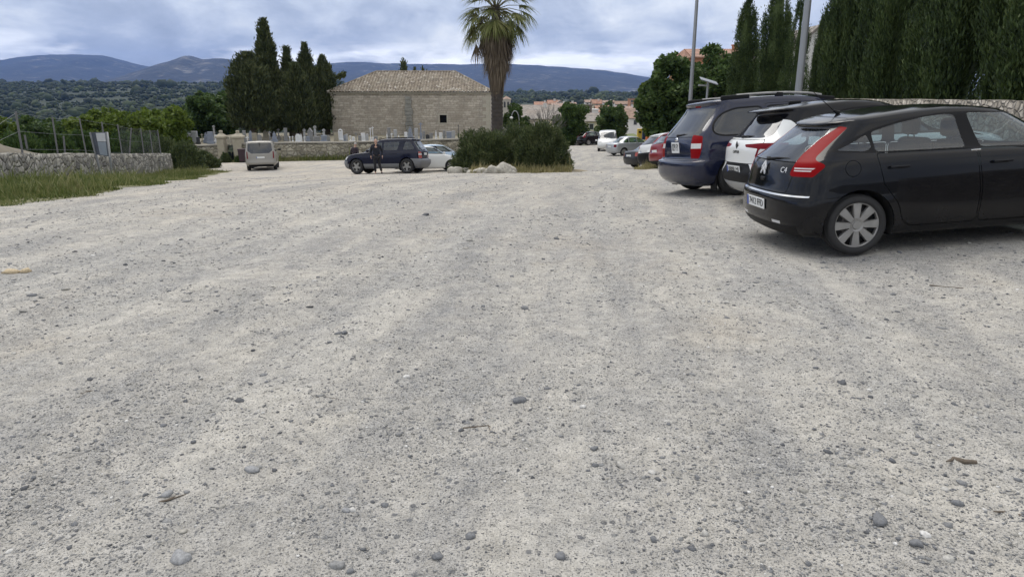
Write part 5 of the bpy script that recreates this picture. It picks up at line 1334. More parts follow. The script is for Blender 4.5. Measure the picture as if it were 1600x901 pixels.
def build_graves():
    mats = {'white': simple('white_marble', (0.66,0.67,0.68), .6, .18, 5), 'grey': simple('grey_granite', (0.22,0.22,0.22), .7, .3, 6), 'blue-grey': simple('blue_grey_marble', (0.22,0.245,0.30), .6, .3, 4),
            'tan': simple('tan_sandstone', (0.32,0.29,0.225), .9, .3, 4), 'dark': simple('dark_granite', (0.035,0.037,0.042), .4, .3, 6), 'pale grey': simple('pale_grey_stone', (0.36,0.365,0.37), .7, .25, 5)}
    SK = {'cross': 'stone cross', 'slab': 'upright headstone slab', 'round': 'round-topped headstone', 'pointed': 'pointed gable headstone', 'ring': 'ringed cross on a pillar', 'stepped': 'stepped grave monument', 'house': 'house-shaped tomb', 'leaning': 'tapering slab', 'arch': 'arched grave monument', 'statue': 'grave statue', 'double': 'twin stone cross', 'low': 'low broad headstone', 'tallcross': 'tall pillar cross'}
    L = [(290,212,7,'low','grey'),(297,209,5,'slab','grey'),(303,205,9,'slab','pale grey'),(309,214,5,'low','dark'),(315,209,4,'cross','tan'),(321,207,8,'stepped','blue-grey'),(328,206,8,'slab','blue-grey'),(333.5,196,5,'ring','pale grey'),(338,211,6,'low','white'),
         (381,204,5,'slab','grey'),(386,213,5,'cross','white'),(391,204,6,'pointed','blue-grey'),(397,208,7,'slab','tan'),(405,210,6,'round','grey'),(414.5,202,8,'pointed','tan'),(421,205,5,'cross','grey'),(428,206,9,'stepped','blue-grey'),(434.5,201,5,'tallcross','grey'),(440,211,3.4,'cross','tan'),(445.5,200,5,'slab','grey'),
         (452.5,213,3,'cross','white'),(457,212.5,3,'cross','white'),(465,209.5,7,'round','white'),(470,209,2.6,'pointed','white'),(475,201.5,5.5,'ring','pale grey'),(475.5,213,3.4,'cross','white'),(484,200,7,'house','grey'),(481,213,5,'low','blue-grey'),(491.5,196.5,6,'ring','pale grey'),(495,213,9,'low','grey'),(505.5,201.5,6,'ring','pale grey'),(506,211.5,9,'low','blue-grey'),(513,211,5,'pointed','grey'),
         (524.5,207,8,'leaning','tan'),(531.5,200.5,7,'arch','white'),(538.5,211,4,'slab','blue-grey'),(541.5,209.5,3,'slab','pale grey'),(547,211.5,3.6,'cross','white'),(552,214,4,'low','white'),(556,207.5,4,'cross','grey'),(562,212,5,'low','grey'),
         (567,208,6,'slab','white'),(573,209,5,'round','pale grey'),(580,198,7.5,'double','white'),(587,213,6,'low','grey'),(594,214,5,'low','tan'),(604.5,207.5,4,'statue','white'),(607.5,199.5,5,'slab','grey'),(612,208,4,'cross','white'),(617.5,202.5,5,'slab','pale grey'),(623,211,5,'statue','white'),
         (634,206.5,4.5,'slab','white'),(640.5,198.5,10,'stepped','blue-grey'),(650,200.5,5.5,'slab','pale grey'),(657,191.5,6,'tallcross','blue-grey'),(662,205,4,'slab','grey'),(668,210,6,'round','dark'),(673.5,208,5,'slab','grey'),(681,204,5,'statue','white'),(688.5,207.5,5,'slab','white'),(694,204,4,'slab','grey'),(701.5,205.5,8,'low','blue-grey'),(708.5,204.5,5,'slab','pale grey'),(716,195,2.6,'tallcross','dark'),(722,209,5,'low','tan'),(728,206,5,'cross','pale grey')]
    nth = ['first','second','third','fourth','fifth','sixth','seventh','eighth','ninth','tenth','eleventh','twelfth']
    for i, (px, top, w, kind, col) in enumerate(L):
        Y = 59.6 + (i*37 % 10)*.33 + (3.0 if top < 203 else 0)
        t = P(px, top, Y); b = -2.30; h = t.z - b; W = w/FPX*Y*.98; D = max(.12, min(.35, W*.45)); mb = MB()
        if kind in ('slab', 'low'):
            mb.bbox((0,0,h/2 + .04), (W, D, h - .08), .02); mb.bbox((0,0,.10), (W*1.25, D*1.8, .2), .02); mb.bbox((0,0,h - .05), (W*1.06, D*1.1, .09), .02)
            if kind == 'slab': mb.bbox((0, -D*.5 - .005, h*.62), (W*.62, .03, h*.34), .008)
        elif kind == 'round':
            pts = [(-W/2, 0), (W/2, 0)] + [(W/2*math.cos(a), h - W/2 + W/2*math.sin(a)) for a in np.linspace(0, math.pi, 12)]
            mb.prism(pts, -D/2, D/2, Matrix.Rotation(R(90), 4, 'X')); mb.bbox((0,0,.10), (W*1.2, D*1.8, .2), .02)
        elif kind == 'pointed':
            mb.prism([(-W/2,0),(W/2,0),(W/2*.92,h*.72),(0,h),(-W/2*.92,h*.72)], -D/2, D/2, Matrix.Rotation(R(90), 4, 'X')); mb.bbox((0,0,.10), (W*1.2, D*1.8, .2), .02)
        elif kind == 'leaning':
            mb.prism([(-W*.5,0),(W*.5,0),(W*.40,h),(-W*.30,h)], -D/2, D/2, Matrix.Rotation(R(90), 4, 'X'))
        elif kind in ('cross', 'tallcross', 'double'):
            for s in ((-1, 1) if kind == 'double' else (0,)):
                ww = W*(.5 if kind == 'double' else 1); cx = s*W*.25; hh = h*(1 if s >= 0 else .93); tk = max(.05, ww*.28)
                mb.bbox((cx,0,hh/2), (tk, tk*.9, hh), .01); mb.bbox((cx,0,hh - ww*.42), (ww, tk*.85, tk), .01)
                k0 = hh*(.42 if kind == 'tallcross' else .3); mb.bbox((cx,0,k0/2), (ww*.62, ww*.5, k0), .02); mb.bbox((cx,0,.08), (ww*1.0, ww*.8, .16), .02)
        elif kind == 'ring':
            r = W*.42; mb.bbox((0,0,(h-2*r)/2), (W*.52, W*.45, h - 2*r), .02); zc = h - r
            ring = [(r*.8*math.cos(a), 0, zc + r*.8*math.sin(a)) for a in np.linspace(0, 2*math.pi, 15)]; mb.tube(ring, r*.22, 6, cap=False)
            mb.bbox((0,0,zc), (2*r, .10, r*.42), .01); mb.bbox((0,0,zc), (r*.42, .10, 2*r), .01); mb.bbox((0,0,.15), (W, W*.8, .3), .02); mb.bbox((0,0,(h-2*r)*.62), (W*.66, W*.56, .07), .01)
        elif kind == 'stepped':
            for k, (f, z0, z1) in enumerate(((1,0,.34),(.72,.34,.62),(.46,.62,.86))): mb.bbox((0,0,h*(z0+z1)/2), (W*f, D*(1.6-.4*k), h*(z1-z0)), .02)
            mb.bbox((0,0,h*.92), (W*.12, .07, h*.18), .01); mb.bbox((0,0,h*.94), (W*.30, .07, .06), .01)
        elif kind == 'house':
            mb.bbox((0,0,h*.36), (W, W*.9, h*.72), .02); mb.prism([(-W*.58,h*.72),(W*.58,h*.72),(0,h)], -W*.5, W*.5, Matrix.Rotation(R(90), 4, 'X'))
        elif kind == 'arch':
            for s in (-1, 1): mb.bbox((s*W*.36,0,h*.38), (W*.24, D, h*.76), .02)
            a = [(W*.37*math.cos(q), 0, h*.76 + W*.34*math.sin(q)) for q in np.linspace(0, math.pi, 9)]; mb.tube(a, W*.13, 6); mb.bbox((0,D*.2,h*.38), (W*.5, .06, h*.74), .01); mb.bbox((0,0,.08), (W*1.15, D*2, .16), .02)
        else:
            mb.bbox((0,0,h*.2), (W*.8, W*.7, h*.4), .02); mb.lathe([(W*.30,h*.4),(W*.34,h*.5),(W*.20,h*.72),(W*.24,h*.80),(W*.09,h*.86),(W*.13,h*.92),(W*.11,h*.98),(0,h)], 10)
        left = px < 350
        lab = '%s %s behind wall, ' % (col, SK[kind])
        if left: lab += 'grave %s from the left gate pillar' % nth[[j for j, l in enumerate(L) if l[0] < 350][::-1].index(i)]
        elif px < 520:
            k = [j for j, l in enumerate(L) if 350 < l[0] < 520]; j = k.index(i)
            lab += ('grave %s right of the gate' % nth[j]) if j < 12 else ('grave %s left of the chapel corner' % nth[len(k) - 1 - j])
        else:
            k = [j for j, l in enumerate(L) if l[0] >= 520]; bx = 640; lf = [j for j in k if L[j][0] < 640][::-1]; rt = [j for j in k if L[j][0] >= 640]
            if i in lf:
                j = lf.index(i); lab += ('%s grave left of the chapel buttress' % nth[j]) if j < 12 else ('%s grave right of the chapel corner' % nth[len(lf) - 1 - j])
            else:
                j = rt.index(i); lab += ('%s grave right from the chapel buttress' % nth[j]) if j < 8 else ('%s grave left of the oleander thicket' % nth[len(rt) - 1 - j])
        o = mb.build('gravestone', mats[col]); o.location = (t.x, Y, b); tag(o, lab, 'gravestone', 'gravestones of the cemetery')

def build_street():
    steel = simple('galvanised_steel', (0.27,0.28,0.29), .45, .12, 3, metallic=.5)
    # tall lamp posts
    for px, py, Y, r, lab in ((1250, 120, 17.5, .085, 'thick grey lamp post rising behind the cars, the right one'), (1081, 120, 27.0, .075, 'slim grey lamp post left of the cypress hedge, running out of the top')):
        q = P(px, py, Y); z = float(gz(q.x, Y)); g = thing('lamp_post', lab, 'lamp post', (q.x, Y, z), 0, 'tall lamp posts')
        m = MB(); m.tube([(0,0,0),(0,0,9.4)], [r*1.12, r*.62], 14); m.build('pole', steel, g)
        m = MB(); m.bbox((0,0,.02), (.36,.36,.04), .01); m.tube([(0,0,.04),(0,0,.5)], r*1.35, 14); m.build('base', steel, g)
        m = MB(); m.tube([(0,0,9.3),(-.3,-.1,9.5),(-1.0,-.3,9.55)], .035, 8); m.bbox((-1.3,-.4,9.55), (.75,.28,.12), .05, rz=.3); m.build('lamp_head', steel, g)
    # solar lamp
    q = P(1103, 157, 25.0); z = float(gz(q.x, 25)); t = P(1107, 129, 25.0); g = thing('solar_lamp', 'small solar lamp with a tilted panel on a short pole before the dark tree', 'lamp', (q.x, 25, z))
    H = t.z - z; m = MB(); m.tube([(0,0,0),(.03,0,H)], .04, 8); m.build('pole', steel, g)
    m = MB(); m.bbox((0,0,0), (.62,.40,.03), .008, M=Matrix.Translation((.05,0,H+.05)) @ Matrix.Rotation(R(16),4,'Y') @ Matrix.Rotation(R(15),4,'X')); m.build('solar_panel', simple('solar_panel_grey', (0.20,0.215,0.24), .3, .1), g)
    m = MB(); m.bbox((-.12,0,H-.10), (.34,.16,.05), .015); m.build('lamp_head', steel, g)
    # post by the far fence, curved lamp by the town
    a, b = P(1022.5, 206, 58), P(1023.5, 155, 58); z = float(gz(a.x, 58)); m = MB(); m.tube([(0,0,0),(0,0,b.z - z)], .085, 10); m.tube([(0,0,b.z-z),(0,0,b.z-z+.06)], .11, 10)
    o = m.build('steel_post', steel); o.location = (a.x, 58, z); tag(o, 'plain grey steel post in front of the green fence', 'post')
    a = P(811, 196, 74); t = P(805, 172, 74); z = float(gz(a.x, 74)); H = t.z - z; g = thing('street_lamp', 'small curved street lamp with a white lantern right of the palm', 'street lamp', (a.x, 74, z))
    m = MB(); m.tube([(0,0,0),(0,0,H*.72)] + [(-.42 + .42*math.cos(u), 0, H*.72 + H*.26*math.sin(u)) for u in np.linspace(.2, 2.6, 8)], .045, 8); m.build('pole', steel, g)
    m = MB(); m.lathe([(0,-.12),(.16,-.06),(.18,.05),(.05,.14),(0,.15)], 12, Matrix.Translation((-.80,0,H*.80))); m.build('lantern', simple('lantern_white', (0.7,0.7,0.68), .4, .05), g)
    # information board
    Y = 29.0
    g = thing('information_board', 'leaning grey information board on two steel posts in the grass', 'sign', (0,0,0))
    A0, A1 = P(158, 274, Y + .5), P(141.5, 207, Y + .5); B0, B1 = P(176, 281, Y), P(167, 206.5, Y)
    for a, b in ((A0, A1), (B0, B1)):
        m = MB(); e = a + (a - b)*.08; m.tube([e, b], .045, 8); m.build('post', steel, g)
    d = (B1 - A1); up = (A1 - A0).normalized(); upb = (B1 - B0).normalized(); L1 = (A1 - A0).length; fr = .52
    def pt(u, v, o=0.0):
        a = A1 - up*(L1*fr*(1-v)); b = B1 - upb*((B1-B0).length*fr*(1-v)); n = d.cross(up).normalized(); return a + (b - a)*u + n*o
    def panel(name, u0, u1, v0, v1, mat, o0=-.02, o1=.02):
        V = [pt(u,v,o) for o in (o0,o1) for u,v in ((u0,v0),(u1,v0),(u1,v1),(u0,v1))]; m = MB(); m.add(V, [(3,2,1,0),(4,5,6,7),(0,1,5,4),(1,2,6,5),(2,3,7,6),(3,0,4,7)]); return m.build(name, mat, g)
    slate = simple('board_slate', (0.055,0.065,0.085), .5, .2); 
    panel('back_panel', -.04, 1.03, .02, 1.0, slate, -.012, .012); panel('notice_sheet', .34, .88, .05, .60, simple('board_faded_grey', (0.24,0.28,0.32), .5, .15), -.022, .022); panel('header_sheet', .34, .90, .62, .97, simple('board_header_white', (0.50,0.51,0.52), .5, .1), -.024, .024)
    panel('side_trim', .96, 1.04, 0.0, 1.0, simple('board_white_trim', (0.60,0.61,0.63), .4, .05), -.03, .03); panel('side_trim', -.05, .06, 0.0, 1.0, steel, -.03, .03)
    # wire fence behind the stone wall
    g = thing('wire_fence', 'leaning wire fence on thin grey posts behind the left stone wall', 'fence', (0,0,0)); tops = []; bots = []
    conc = simple('concrete_post', (0.15,0.15,0.155), .8, .15, 5)
    for k, (xb, yb, xt, yt, Y, r) in enumerate([(18,242,-4,206,22.5,.026),(50,236,40,174,25,.036),(103,236,95,183,29,.032),(146,237,136,185,32.5,.03),(177,240,170,190.5,35,.034),(201,241,194,194.5,37.5,.03),(212,242,215,200,39.5,.036),(234.5,242,229,200.5,41,.03),(248,242,243,203.5,42.5,.028),(260.5,242,255,203,44,.03)]):
        a, b = P(xb, yb, Y), P(xt, yt, Y); a.x -= .35; b.x -= .35; m = MB(); m.tube([a + (a-b)*.12, b], r, 8); m.build('fence_post', conc, g); tops.append(b); bots.append(a)
    w = MB(); 
    for i in range(len(tops) - 1):
        for f in (.04, .5, .96): w.tube([bots[i].lerp(tops[i], f), bots[i+1].lerp(tops[i+1], f)], .004, 4, cap=False)
        n = 16 if i >= 5 else 0
        for k in range(n):
            for s in (0, 1):
                u0, u1 = (k/n, (k+1)/n); f0, f1 = (.04, .96) if (k + s) % 2 else (.96, .04)
                p0 = bots[i].lerp(bots[i+1], u0).lerp(tops[i].lerp(tops[i+1], u0), f0); p1 = bots[i].lerp(bots[i+1], u1).lerp(tops[i].lerp(tops[i+1], u1), f1); w.tube([p0, p1], .0013, 3, cap=False)
    w.build('wire_mesh', steel, g)
    for (xb, yb, xt, yt, Y, lab) in ((115, 233, 114, 213, 30, 'short white-topped stake left of the information board, behind the wall'), (57, 222, 55, 211, 27, 'small pale stake on the earth bank')):
        a, b = P(xb, yb, Y), P(xt, yt, Y); m = MB(); m.tube([a - Vector((.4,0,.25)), b - Vector((.4,0,0))], .035, 7); tag(m.build('stake', conc), lab, 'stake')
    # green fence, containers, play house
    gr = simple('green_fence_paint', (0.03,0.17,0.10), .5, .15); g = thing('green_fence', 'green metal mesh fence behind the silver saloon', 'fence', (0,0,0))
    Y = 68; a, b = P(1010, 217, Y), P(1047, 217, Y); zt = P(1020, 195, Y).z; zb = float(gz(a.x, Y)) ; n = 5
    for i in range(n + 1):
        m = MB(); x = a.x + (b.x - a.x)*i/n; m.bbox((x, Y, (zt+zb)/2), (.09,.09,zt-zb+.1), .01); m.build('fence_post', gr, g)
    m = MB()
    for i in range(46): x = a.x + (b.x-a.x)*i/45; m.box((x, Y, (zt+zb)/2), (.022,.022,zt-zb))
    for f in (.05,.35,.65,.97): m.box(((a.x+b.x)/2, Y+.03, zb+(zt-zb)*f), (b.x-a.x, .02, .04))
    m.build('fence_panel', gr, g)
    def box_thing(name, lab, cat, px0, px1, py0, py1, Y, mats, build):
        p0, p1 = P(px0, py1, Y), P(px1, py0, Y); g = thing(name, lab, cat, ((p0.x+p1.x)/2, Y, p0.z)); build(g, p1.x - p0.x, p1.z - p0.z, mats); return g
    def container(g, w, h, mt):
        m = MB(); m.bbox((0,0,h*.46), (w, w*.9, h*.84), .06, 3); m.build('container', mt[0], g); m = MB(); m.bbox((0,0,h*.93), (w*1.05, w*.95, h*.12), .05); m.build('lid', mt[1], g)
        m = MB(); m.bbox((0,-w*.46,h*.7), (w*.5,.04,h*.14), .01); m.build('slot', M['blackplastic'], g)
    yel = simple('yellow_container', (0.60,0.42,0.06), .5, .12); blu = simple('dark_blue_container', (0.02,0.035,0.09), .5, .12); lime = simple('lime_panel', (0.32,0.50,0.03), .5, .1); ora = simple('orange_panel', (0.55,0.13,0.03), .5, .1)
    box_thing('recycling_container', 'yellow recycling container beside the green fence', 'container', 995, 1003.5, 201, 219, 60, (yel, yel), container)
    box_thing('recycling_container', 'dark blue container right of the yellow one', 'container', 1003, 1009, 203, 219, 59, (blu, blu), container)
    def playhouse(g, w, h, mt):
        m = MB(); m.bbox((0,0,h*.36), (w*.96, 1.0, h*.72), .03); m.build('panel', mt[1], g); m = MB(); m.add([(-w*.52,-.6,h*.72),(w*.52,-.6,h*.72),(w*.52,.6,h*.72),(-w*.52,.6,h*.72),(-w*.45,0,h),(w*.45,0,h)], [(0,1,5,4),(2,3,4,5),(1,2,5),(3,0,4)]); m.build('roof', mt[0], g)
    box_thing('play_house', 'playground cabin with lime roof and orange wall behind the white hatchback', 'play house', 1008, 1031, 198.5, 219, 63, (lime, ora), playhouse)

def build_town():
    W = {'white': simple('white_plaster', (0.62,0.61,0.58), .9, .12, .4), 'cream': simple('cream_plaster', (0.56,0.50,0.38), .9, .12, .4), 'grey': simple('grey_plaster', (0.33,0.32,0.30), .9, .2, .4), 'brown': simple('brown_wall', (0.13,0.105,0.09), .9, .2, .4), 'brick': simple('orange_brick_wall', (0.42,0.20,0.115), .9, .15, .5), 'pink': simple('pink_wall', (0.46,0.32,0.25), .9, .15, .5), 'stone': simple('pale_stone_wall', (0.36,0.34,0.30), .9, .2, .6)}
    def tile(name, c):
        m, nt, out = new_mat(name); q = N(nt); p = q.pos(); v = q('ShaderNodeTexVoronoi', {'Scale': 2.6}); q.set(v.inputs['Vector'], p); cs = q('ShaderNodeSeparateColor', {0: v.outputs['Color']})
        cc = q.mix(cs.outputs[0], tuple(x*.65 for x in c), tuple(min(1, x*1.25) for x in c)); cc = q.mix(q.rng(q.noise(.25, p, 4.0), .45, .7, 0, .5), cc, (0.24,0.19,0.15)); q.bsdf(out, cc, .95, q.bump(q.noise(3.0, p, 3.0), .6, .08)); return m
    T = {'orange': tile('orange_roof_tiles', (0.34,0.19,0.135)), 'pink': tile('pink_roof_tiles', (0.34,0.245,0.20)), 'grey': tile('grey_roof_tiles', (0.25,0.225,0.20)), 'brown': tile('brown_roof_tiles', (0.27,0.185,0.14))}
    dk = simple('dark_window', (0.03,0.035,0.04), .3, .2); shut = simple('window_frame_white', (0.5,0.5,0.48), .6, .1)
    def house(px0, px1, ry, ey, by, Y, wall, roof, lab, kind='ridge', name='house', cat='house', depth=None, nw=None, hipin=.0, rows=1):
        p0, p1 = P(px0, by, Y), P(px1, by, Y); x0, x1 = P(px0, ey, Y).x, P(px1, ey, Y).x; ze = P(px0, ey, Y).z; zb = min(p0.z, float(vz(x0, Y))) - .5
        w = x1 - x0; D = depth or max(6.0, min(11.0, w*.8)); zr = P(px0, ry, Y + (D/2 if kind == 'ridge' else 0)).z
        g = thing(name, lab, cat, ((x0+x1)/2, Y, zb), 0, 'houses of the town' if name == 'house' else None); h = ze - zb; rh = zr - ze
        m = MB(); m.box((0, D/2, h/2), (w, D, h))
        if kind == 'gable': m.add([(-w/2,0,h),(w/2,0,h),(0,0,h+rh),(-w/2,D,h),(w/2,D,h),(0,D,h+rh)], [(0,1,2),(4,3,5)])
        if kind == 'ridge' and hipin == 0: m.add([(-w/2,0,h),(-w/2,D,h),(-w/2,D/2,h+rh)], [(0,1,2)]); m.add([(w/2,0,h),(w/2,D,h),(w/2,D/2,h+rh)], [(2,1,0)])
        m.build('wall', W[wall], g); o = .35; r = MB(); th = .14
        def slab(a, b, c, d):
            n = (Vector(b)-Vector(a)).cross(Vector(d)-Vector(a)).normalized()*th; V = [Vector(v) for v in (a,b,c,d)] + [Vector(v) + n for v in (a,b,c,d)]; r.add(V, [(3,2,1,0),(4,5,6,7),(0,1,5,4),(1,2,6,5),(2,3,7,6),(3,0,4,7)])
        if kind == 'ridge':
            k = rh/(D/2); xx = w/2 + o; xi = xx - hipin*(w/2)
            slab((-xx,-o,h-o*k),(xx,-o,h-o*k),(xi,D/2,h+rh),(-xi,D/2,h+rh)); slab((xx,D+o,h-o*k),(-xx,D+o,h-o*k),(-xi,D/2,h+rh),(xi,D/2,h+rh))
            if hipin: slab((xx,-o,h-o*k),(xx,D+o,h-o*k),(xi,D/2+.01,h+rh),(xi,D/2-.01,h+rh)); slab((-xx,D+o,h-o*k),(-xx,-o,h-o*k),(-xi,D/2-.01,h+rh),(-xi,D/2+.01,h+rh))
        elif kind == 'gable':
            k = rh/(w/2); slab((-w/2-o,D+o,h-o*k),(-w/2-o,-o,h-o*k),(0,-o,h+rh),(0,D+o,h+rh)); slab((w/2+o,-o,h-o*k),(w/2+o,D+o,h-o*k),(0,D+o,h+rh),(0,-o,h+rh))
        else: r.box((0, D/2, h+.12), (w+.3, D+.3, .24))
        rf = r.build('roof', T[roof] if kind != 'flat' else W[roof] if roof in W else T[roof], g)
        if kind == 'ridge' and len(lab) % 2: c = MB(); c.box((w*.22, D*.4, h+rh*.9), (.6,.6,1.1)); c.box((w*.22, D*.4, h+rh*.9+.6), (.75,.75,.12)); c.build('chimney', W['white' if wall != 'brick' else 'brick'], rf)
        n = nw if nw is not None else max(1, int(w/3.2)); vis = ze - p0.z
        for rr in range(rows):
            zc = h - vis*(rr + .5)/rows*.9 - .1 if vis > 1.2 else h - .9
            for i in range(n):
                cx = -w/2 + w*(i+.5)/n; f = MB(); ww, wh = .75, min(1.1, max(.6, vis/rows*.6))
                for (ax, az, sx, sz) in ((0, wh/2, ww+.16, .1), (0, -wh/2, ww+.24, .1), (-ww/2, 0, .1, wh), (ww/2, 0, .1, wh)): f.box((cx+ax, -.02, zc+az), (sx, .10, sz))
                fo = f.build('window', shut, g); q = MB(); q.box((cx, -.008, zc), (ww-.08, .03, wh-.08)); q.build('pane', dk, fo)
        return g
    house(801, 876, 165, 186.5, 204, 125, 'cream', 'grey', 'long hall with a broad grey tiled roof behind the bare tree', depth=22, nw=5, name='house', cat='hall')
    house(836, 858, 159.5, 164, 172, 265, 'pink', 'orange', 'row house with a thin orange roof left of the white gable')
    house(857, 871, 157, 162.5, 170, 235, 'cream', 'orange', 'house with orange roof just left of the white gable')
    house(870.5, 881, 157.5, 161.5, 171, 215, 'white', 'pink', 'house turning its white gable to the viewer above the long grey roof', kind='gable', nw=1)
    house(864, 889, 162, 167, 174, 195, 'pink', 'pink', 'low pink-roofed house below the white gable')
    house(915, 927, 156.5, 160, 166, 310, 'white', 'pink', 'white house with pink roof left in the middle of the town', nw=2)
    house(926, 940, 156, 162, 168.5, 285, 'cream', 'orange', 'cream house with orange roof right of the white one')
    house(943, 960, 157.5, 160.5, 165, 345, 'white', 'pink', 'farthest small house with pink roof in the middle of the town')
    house(911, 925, 165, 165.5, 182, 140, 'brown', 'brown', 'dark brown flat-roofed building between the two round trees', kind='flat', nw=1)
    house(924.5, 935, 171, 172.5, 180, 150, 'white', 'white', 'small white flat-roofed house right of the brown building', kind='flat', nw=1)
    house(933, 952, 165.5, 174.5, 181, 185, 'pink', 'orange', 'house with a large orange roof above the grey shed')
    house(916, 949, 177.5, 190, 206, 118, 'cream', 'grey', 'cream shed with grey roof left of the right round tree', depth=12, nw=2)
    house(985, 1010, 154.5, 155, 168, 270, 'brick', 'orange', 'orange brick block of flats with rows of windows', kind='flat', nw=5, rows=2)
    house(964, 1000, 166.5, 171.5, 178, 225, 'cream', 'pink', 'long house with pink roof below the brick block')
    house(976, 1003, 170.5, 178, 187, 180, 'grey', 'brown', 'grey house with brown roof behind the right round tree')
    house(980, 1006, 175, 184.5, 198, 150, 'white', 'brown', 'nearest white house with brown roof left of the green fence')
    house(1002, 1022, 167.5, 175, 190, 165, 'pink', 'orange', 'orange-roofed house beside the pale green tree')
    house(884, 900, 160.5, 164.5, 172, 240, 'cream', 'pink', 'house with pink roof behind the left round tree')
    house(962, 986, 158.5, 163, 170, 300, 'white', 'brown', 'brown-roofed house left of the brick block')
    house(1040, 1064, 168, 174, 204, 72, 'pink', 'orange', 'pink house showing through the gaps of the big dark trees', name='house')
    house(86, 119, 190, 193.5, 204, 160, 'cream', 'pink', 'low cream farmhouse among the trees on the left', nw=4)
    house(1084, 1200, 78.5, 90, 205, 82, 'brick', 'orange', 'big brick house with orange hipped roof above the trees', name='house', cat='house', depth=12, hipin=.16, nw=6, rows=3)
    # pale gabled building behind the hedge
    Y = 56; x0, x1 = P(1222, 80, Y).x, P(1330, 80, Y).x; zb = float(terrace(x0, Y)) - .5; ze = P(1225, 94, Y).z - zb; zr = P(1280, 44, Y).z - zb
    g = thing('gabled_building', 'pale grey gabled building glimpsed between the hedge cypresses', 'building', ((x0+x1)/2, Y, zb)); w = x1 - x0
    m = MB(); m.box((0,4,ze/2), (w,8,ze)); m.add([(-w/2,0,ze),(w/2,0,ze),(0,0,zr),(-w/2,8,ze),(w/2,8,ze),(0,8,zr)], [(0,1,2),(4,3,5)]); m.build('wall', W['white'], g)
    m = MB(); n = .12
    for s in (1,-1): m.add([(s*(w/2+.3),-.3,ze-.2),(0,-.3,zr+.02),(0,8.3,zr+.02),(s*(w/2+.3),8.3,ze-.2),(s*(w/2+.3),-.3,ze),(0,-.3,zr+.24),(0,8.3,zr+.24),(s*(w/2+.3),8.3,ze)], [(0,1,2,3),(7,6,5,4),(0,4,5,1),(2,6,7,3),(3,7,4,0)])
    m.build('roof', T['grey'], g)
    # church tower by the palm
    Y = 150; x0, x1 = P(784.5, 160, Y).x, P(798, 160, Y).x; zt = P(790, 155, Y).z; za = P(790, 150, Y).z; zb = float(vz(x0, Y)) - 1; w = x1 - x0
    g = thing('bell_tower', 'square pale bell tower with low tiled roof right of the palm trunk', 'tower', ((x0+x1)/2, Y, zb)); h = zt - zb
    m = MB(); m.box((0, w/2, h/2), (w, w, h)); m.bbox((0, w/2, h-.1), (w*1.1, w*1.1, .25), .03); m.bbox((0, w/2, h-2.0), (w*1.05, w*1.05, .15), .03); m.build('wall', W['stone'], g)
    m = MB(); k = w*.58; m.add([(-k,w/2-k,h),(k,w/2-k,h),(k,w/2+k,h),(-k,w/2+k,h),(0,w/2,za-zb)], [(0,1,4),(1,2,4),(2,3,4),(3,0,4)]); m.build('roof', T['pink'], g)
    for cx in (-w*.2, w*.2):
        m = MB(); m.prism([(cx-.2,h-1.7),(cx+.2,h-1.7),(cx+.2,h-.7),(cx,h-.45),(cx-.2,h-.7)], -.03, .03, Matrix.Translation((0,-.02,0)) @ Matrix.Rotation(R(90),4,'X')); m.build('bell_opening', dk, g)

def build_rocks():
    gr = rubble('granite_boulder', ((0.33,0.31,0.27),(0.42,0.40,0.35),(0.48,0.455,0.40)), (.7,.7,.7), (0.36,0.34,0.30), .2, .02)
    L = [(786, 252, 31.6, .85, .5, .36, 'large pale granite boulder at the foot of the oleander thicket', 3), (768, 254, 31.4, .48, .4, .30, 'pale rock leaning against the left side of the large boulder', 4), (749, 257, 32.4, .62, .4, .20, 'flat rock left of the large boulder', 5), (735, 259, 32.8, .38, .3, .16, 'small rock between the flat rock and the grey one', 6), (712, 261, 33.6, .62, .45, .26, 'long grey rock in front of the white hatchback wheel', 7), (727, 258, 34.4, .4, .3, .2, 'small rock behind the long grey rock', 8), (803, 257, 31.0, .2, .2, .1, 'small stone right of the large boulder', 9)]
    for px, py, Y, a, b, c, lab, s in L:
        q = P(px, py, Y); z = float(gz(q.x, Y)); o = link('boulder', rock_mesh('boulder', s, (a*.62, b*.6, c*1.0), .55, ICO3, 1.3), gr); o.location = (q.x, Y, z + c*.25); o.rotation_euler = (0, 0, s*.8 if a < .6 else .1); tag(o, lab, 'rock', 'rocks round the earth island')
def build_island():
    # low mound of earth under the oleander thicket
    u = np.linspace(0, 2*math.pi, 40, endpoint=False); rr = np.linspace(0, 1, 9); c = (0.2, 35.2)
    V = []; F = []
    for i, r in enumerate(rr):
        for a in u:
            k = 1 + .18*math.sin(3*a + 1) ; x = c[0] + math.cos(a)*r*4.6*k*.72; y = c[1] + math.sin(a)*r*2.9*k; V.append((x, y, float(gz(x, y)) + .30*(1 - r**2) - (.03 if r > .99 else 0)))
    for i in range(8):
        for j in range(40): F.append((i*40+j, (i+1)*40+j, (i+1)*40+(j+1) % 40, i*40+(j+1) % 40))
    tag(link('earth_island', np_mesh('earth_island', V, F, True), simple('island_earth', (0.26,0.22,0.15), .95, .35, 1.5, .6, 12)), kind='structure')
    # grassy bank beyond the lane
    xs = np.linspace(-2, 26, 40); ys = np.linspace(94, 118, 20); X, Y = np.meshgrid(xs, ys); H = 2.0*np.exp(-((Y-106)/7)**2)*sstep(2, 7, X)*(1-sstep(17, 24, X)); Z = gz(X, Y) + H*(.8+.4*fbm(X*.5, Y*.5, 1, 3)) - .15
    tag(link('grassy_bank', np_mesh('grassy_bank', np.stack([X.ravel(), Y.ravel(), Z.ravel()], 1), grid_faces(20, 40), True), simple('bank_grass', (0.14,0.165,0.055), .95, .5, .9, .8, 5)), kind='structure')
